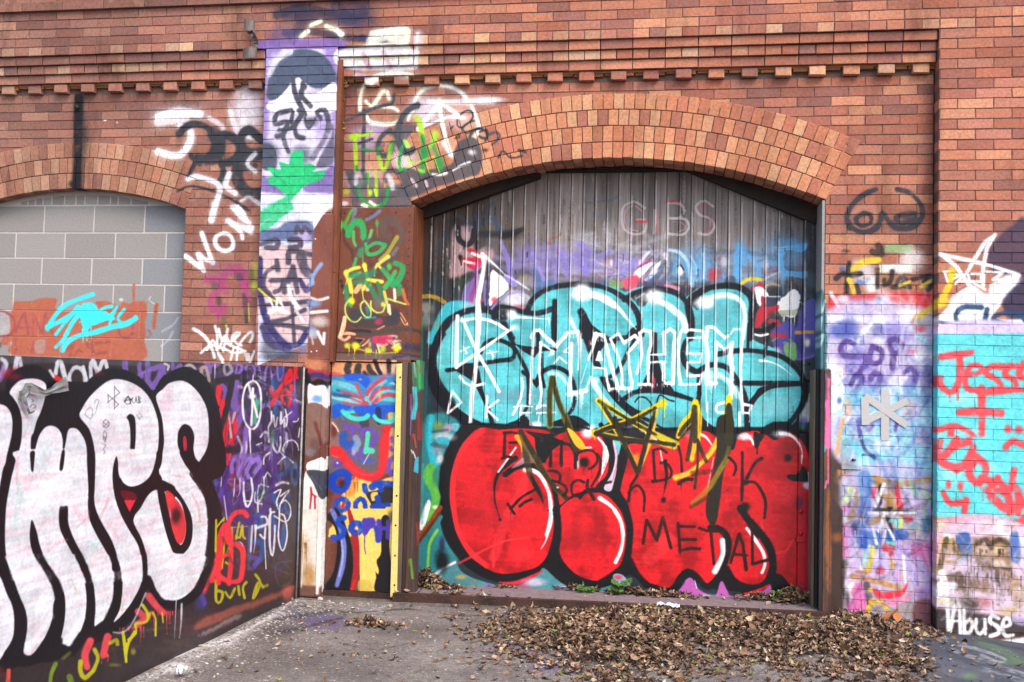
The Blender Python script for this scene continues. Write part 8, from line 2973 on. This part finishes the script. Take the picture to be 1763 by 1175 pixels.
draw(cS, 500, 700, 5.34, """
p 6a5a60 soft=2 l 345,100 970,0 970,620 345,620
p 1a54c8 a=.97 soft=4 390,-10 560,0 480,60 420,110 395,90
p 1a54c8 a=.95 soft=4 590,0 980,0 970,90 880,60 860,120 760,110 700,90 640,90
p 20283c a=.8 soft=4 780,20 830,20 830,160 790,150
p c8b868 a=.9 soft=4 900,60 950,60 940,130 900,120
p 3a3a44 a=.8 soft=6 640,120 720,130 700,300 640,240
s 45d8cc 40 a=1 480,45 530,90 600,115 680,110 710,85
s 45d8cc 40 a=1 770,90 800,125 870,145 940,130 975,60
s 2a7ac8 20 l 470,90 480,120
p 8e6a62 a=.97 soft=8 370,110 430,170 450,260 440,380 360,420 345,200
e 5a2020 a=.7 400,230 30,60
s e8e0dc 14 a=.9 385,150 420,190 440,230
s 6a4aae 50 a=.97 mist=3 500,180 570,200 630,190
s 6a4aae 46 a=.97 570,200 560,270
s 2a54b4 70 a=.95 mist=5 490,260 480,310 530,370 570,350
s 88a8d0 60 a=.8 mist=5 600,290 620,340 590,400
s 6a4aae 44 a=.97 mist=3 660,270 660,220 710,210 770,240 780,310 740,350
s 6a4aae 44 a=.9 650,390 650,470
s 6a4aae 40 a=.9 540,400 580,470 600,440
s 50d4b4 40 710,250 705,320 690,420
s 50d4b4 50 700,400 750,410
s 4a5aae 60 a=.8 640,500 740,500
e c8c8d0 a=.7 580,430 20,26
s dfe4f0 8 a=.9 l 725,430 670,530
p c8a068 a=.95 soft=5 900,230 960,220 950,560 880,540 900,380
s 6a4aae 34 a=.95 930,290 930,320
s 6a4aae 34 a=.95 920,380 930,400
s 6a4aae 44 a=.95 940,480 910,500 900,580 940,640
s d4242c 60 mist=4 890,200 860,290 850,360
s dd2a30 76 mist=5 400,410 450,420 490,480 560,560 640,620 740,650 820,610 850,520 860,400 870,300
e c02430 a=.6 870,200 50,34
p f0c860 soft=8 rough=10 l 520,700 600,650 760,700 960,640 960,1200 340,1200 480,800
p e8943c a=.9 soft=14 510,640 620,640 580,820 500,800
s b02028 6 l 510,770 510,850
d b02028 530,700 620,700 150 7 7
p 28242a a=.97 soft=4 690,800 760,780 830,760 890,720 960,770 950,880 880,900 860,1010 760,980 740,900
s dd2a30 76 mist=5 400,410 450,420 490,480 560,560 640,620 740,650 820,610 850,520 860,400 870,300
e c02430 a=.6 740,660 60,20
s e84a50 20 a=.5 520,530 640,620 760,630
d b02028 560,620 640,660 110 9 7
p f0c860 a=.97 740,800 800,790 790,850 750,870
s 4a4258 50 a=.8 l 430,860 500,1180
s e84a78 14 a=.8 380,450 430,470
e 5a3aa0 a=.95 430,530 50,36
e e0c8e0 a=.9 430,520 12,10
e c03838 a=.7 520,630 60,50
s 1440b0 70 c 520,700 530,640 480,610 420,630 380,680 400,750 460,770 500,740
e 4a1428 a=.9 470,710 34,40
e 9a2838 a=.8 430,830 50,20
s 1440b0 44 c 470,850 420,880 410,930 470,960 530,920 520,870
s b02430 26 490,890 480,930
s 1440b0 46 600,960 600,890 640,850 680,880 690,960
s 1440b0 44 l 750,920 905,905
s 1440b0 50 800,840 815,940 830,1020
s 1440b0 50 680,730 690,780
s 1440b0 60 750,740 780,720 840,710
s 1440b0 54 820,710 830,770
s 1440b0 50 880,710 950,720
d 1440b0 600,980 620,980 60 2 6
""")
draw(cS, 480, 880, 5.0, """
p f0cc68 soft=3 l 600,-20 980,-20 965,690 700,690 690,300
p c8b050 a=.7 soft=6 690,600 780,600 800,690 690,690
p 14141c soft=6 400,60 430,20 500,-20 600,200 640,420 610,690 380,690 470,520 500,300 480,140
p a02028 soft=4 590,0 620,0 680,200 695,380 680,560 650,680 610,700 640,480 630,260
p d82820 a=.8 soft=6 640,600 660,600 630,720 610,700
s 7078c8 44 t=0 a=.97 460,0 530,160 560,320 545,480 500,640
s a8b0e8 16 a=.8 540,260 550,400 520,560
p 18161c soft=5 880,70 950,60 950,300 965,480 960,690 830,690 830,600 860,520 840,430 880,350
p 18161c a=.97 soft=4 830,520 860,560 840,590
s 1440b0 50 560,60 520,70 510,110 560,150 550,210 500,230 470,230
s 1440b0 46 c 690,110 640,110 620,160 660,190 705,170
e f0cc68 665,150 14,14
s 4a38a8 40 735,100 740,170 740,190
s 4a38a8 50 740,90 800,80 810,120 770,140
p 4a38a8 l 725,60 820,70 790,150 760,200 725,200
s 1440b0 46 840,150 850,200 855,250
s 4a38a8 40 860,90 870,200 860,230
s 4a38a8 36 870,150 930,150
s 4a38a8 36 940,90 935,230
s 4a38a8 8 l 740,200 735,290 745,370
s 3a2f70 5 735,210 740,260 735,300 742,350
e 3a3a3a a=.6 960,60 30,60
""")
# door edge colours (narrow strips beside the mural)
draw(cD, 1300, 620, 4.52, """
p 8898d8 a=.9 soft=3 l 425,90 480,90 480,420 425,420
s e0e4f4 12 a=.8 rough=4 l 440,200 440,600
s 40b0d0 26 a=.9 rough=4 l 465,420 460,900
s 2a3a70 14 a=.9 rough=4 l 485,120 480,800
p 3a50a0 a=.8 soft=6 l 420,600 480,600 480,820 420,820
s f0f0f8 30 a=.9 l 420,880 425,1000
e d0b040 a=.6 425,560 12,40
s 60c8e0 8 a=.9 l 450,500 448,760
""")
draw(cD, 1280, 860, 4.7, """
s c8284a 26 a=.9 l 535,-100 530,700
s e8e0f8 14 a=.95 l 560,-120 560,400
s e8e0f8 10 a=.9 l 553,420 556,700
p b01838 a=.9 soft=3 l 500,0 560,0 560,700 500,700
s e8e0f8 10 a=.95 l 563,-60 558,380
""")
draw(cD, 0, 0, 1, """
s 2a8a50 6 a=.5 l 727,560 727,700
e 2a6a70 a=.6 733,700 6,60
s 3ab0b0 5 a=.5 730,800 728,900
""")
# ------------------------------------------------------------------ paint: overspray on the ground
draw(cG, 0, 0, 1, """
e 5a4878 a=.6 560,1070 46,16
e 4a4468 a=.5 520,1060 60,14
s 26262c 5 a=.6 mist=2 470,1068 520,1060 570,1050
s 26262c 5 a=.6 mist=2 480,1090 540,1076 590,1062
s 26262c 4 a=.5 mist=2 515,1045 520,1080
e 3a3440 a=.5 480,1085 36,12
e a8a4b4 a=.4 640,1048 20,5
e 4a3a80 a=.55 885,1062 24,7
e 6a60a0 a=.5 955,1150 40,10
e 6a62a0 a=.35 960,1065 26,5
s e8e8ee 5 a=.55 dry=.5 rough=1 300,1130 400,1095 470,1060 500,1035
s e8e8ee 12 a=.4 dry=.7 240,1175 330,1130 420,1090 480,1055
e f0f0f4 a=.5 300,1150 30,10
e dcdce2 a=.45 380,1105 30,8
p 3c424e a=.55 soft=14 1560,1085 1763,1100 1763,1175 1570,1175
s 6a9a58 14 a=.45 mist=6 dry=.6 1690,1105 1720,1116 1763,1135
e 6a9a58 a=.3 1740,1140 24,8
e 58a838 a=.4 1670,1168 16,5
s dcdfe8 6 a=.6 dry=.7 1650,1115 1690,1122 1730,1135 1720,1142 1690,1132
s dcdfe8 9 a=.55 dry=.8 1640,1125 1680,1138 1720,1150 1763,1162
s dcdfe8 8 a=.5 dry=.8 1690,1155 1730,1165 1763,1175
s eef0f6 5 a=.6 dry=.5 1590,1098 1630,1104
s 8a8a96 30 a=.3 dry=.5 1620,1150 1700,1170
e 8a7aa0 a=.3 900,1120 60,14
e 4a4442 a=.35 700,1090 90,18
e 4c4644 a=.3 480,1140 110,24
e 554e4c a=.35 820,1050 60,8
e 4a4442 a=.3 620,1160 70,12
s 2e2a29 1.6 a=.7 rough=3 rough=2 505,1040 600,1052 700,1048 800,1062 900,1058
s 2e2a29 1.3 a=.6 rough=2 690,1175 760,1140 800,1145 900,1110
s 2e2a29 1.2 a=.6 rough=2 560,1100 640,1120 700,1110
s 2e2a29 1.4 a=.6 rough=2 1290,1175 1330,1155 1400,1170
s 3a3432 8 a=.5 dry=.6 rough=4 300,1122 400,1078 470,1045 505,1026
s 3a3432 6 a=.55 dry=.5 rough=3 560,1026 680,1034
s 3a3432 6 a=.5 dry=.5 rough=3 690,1040 900,1048 1100,1056
s 2c3038 5 a=.6 dry=.5 rough=3 1612,1092 1700,1102 1763,1112
d d8d4d0 700,1060 780,1130 4 10 3
""")

# ------------------------------------------------------------------ dry paint: hand the layers over to the materials
for k, c in CV.items():
    im = c.image(); old = c.img; old.user_remap(im); bpy.data.images.remove(old)
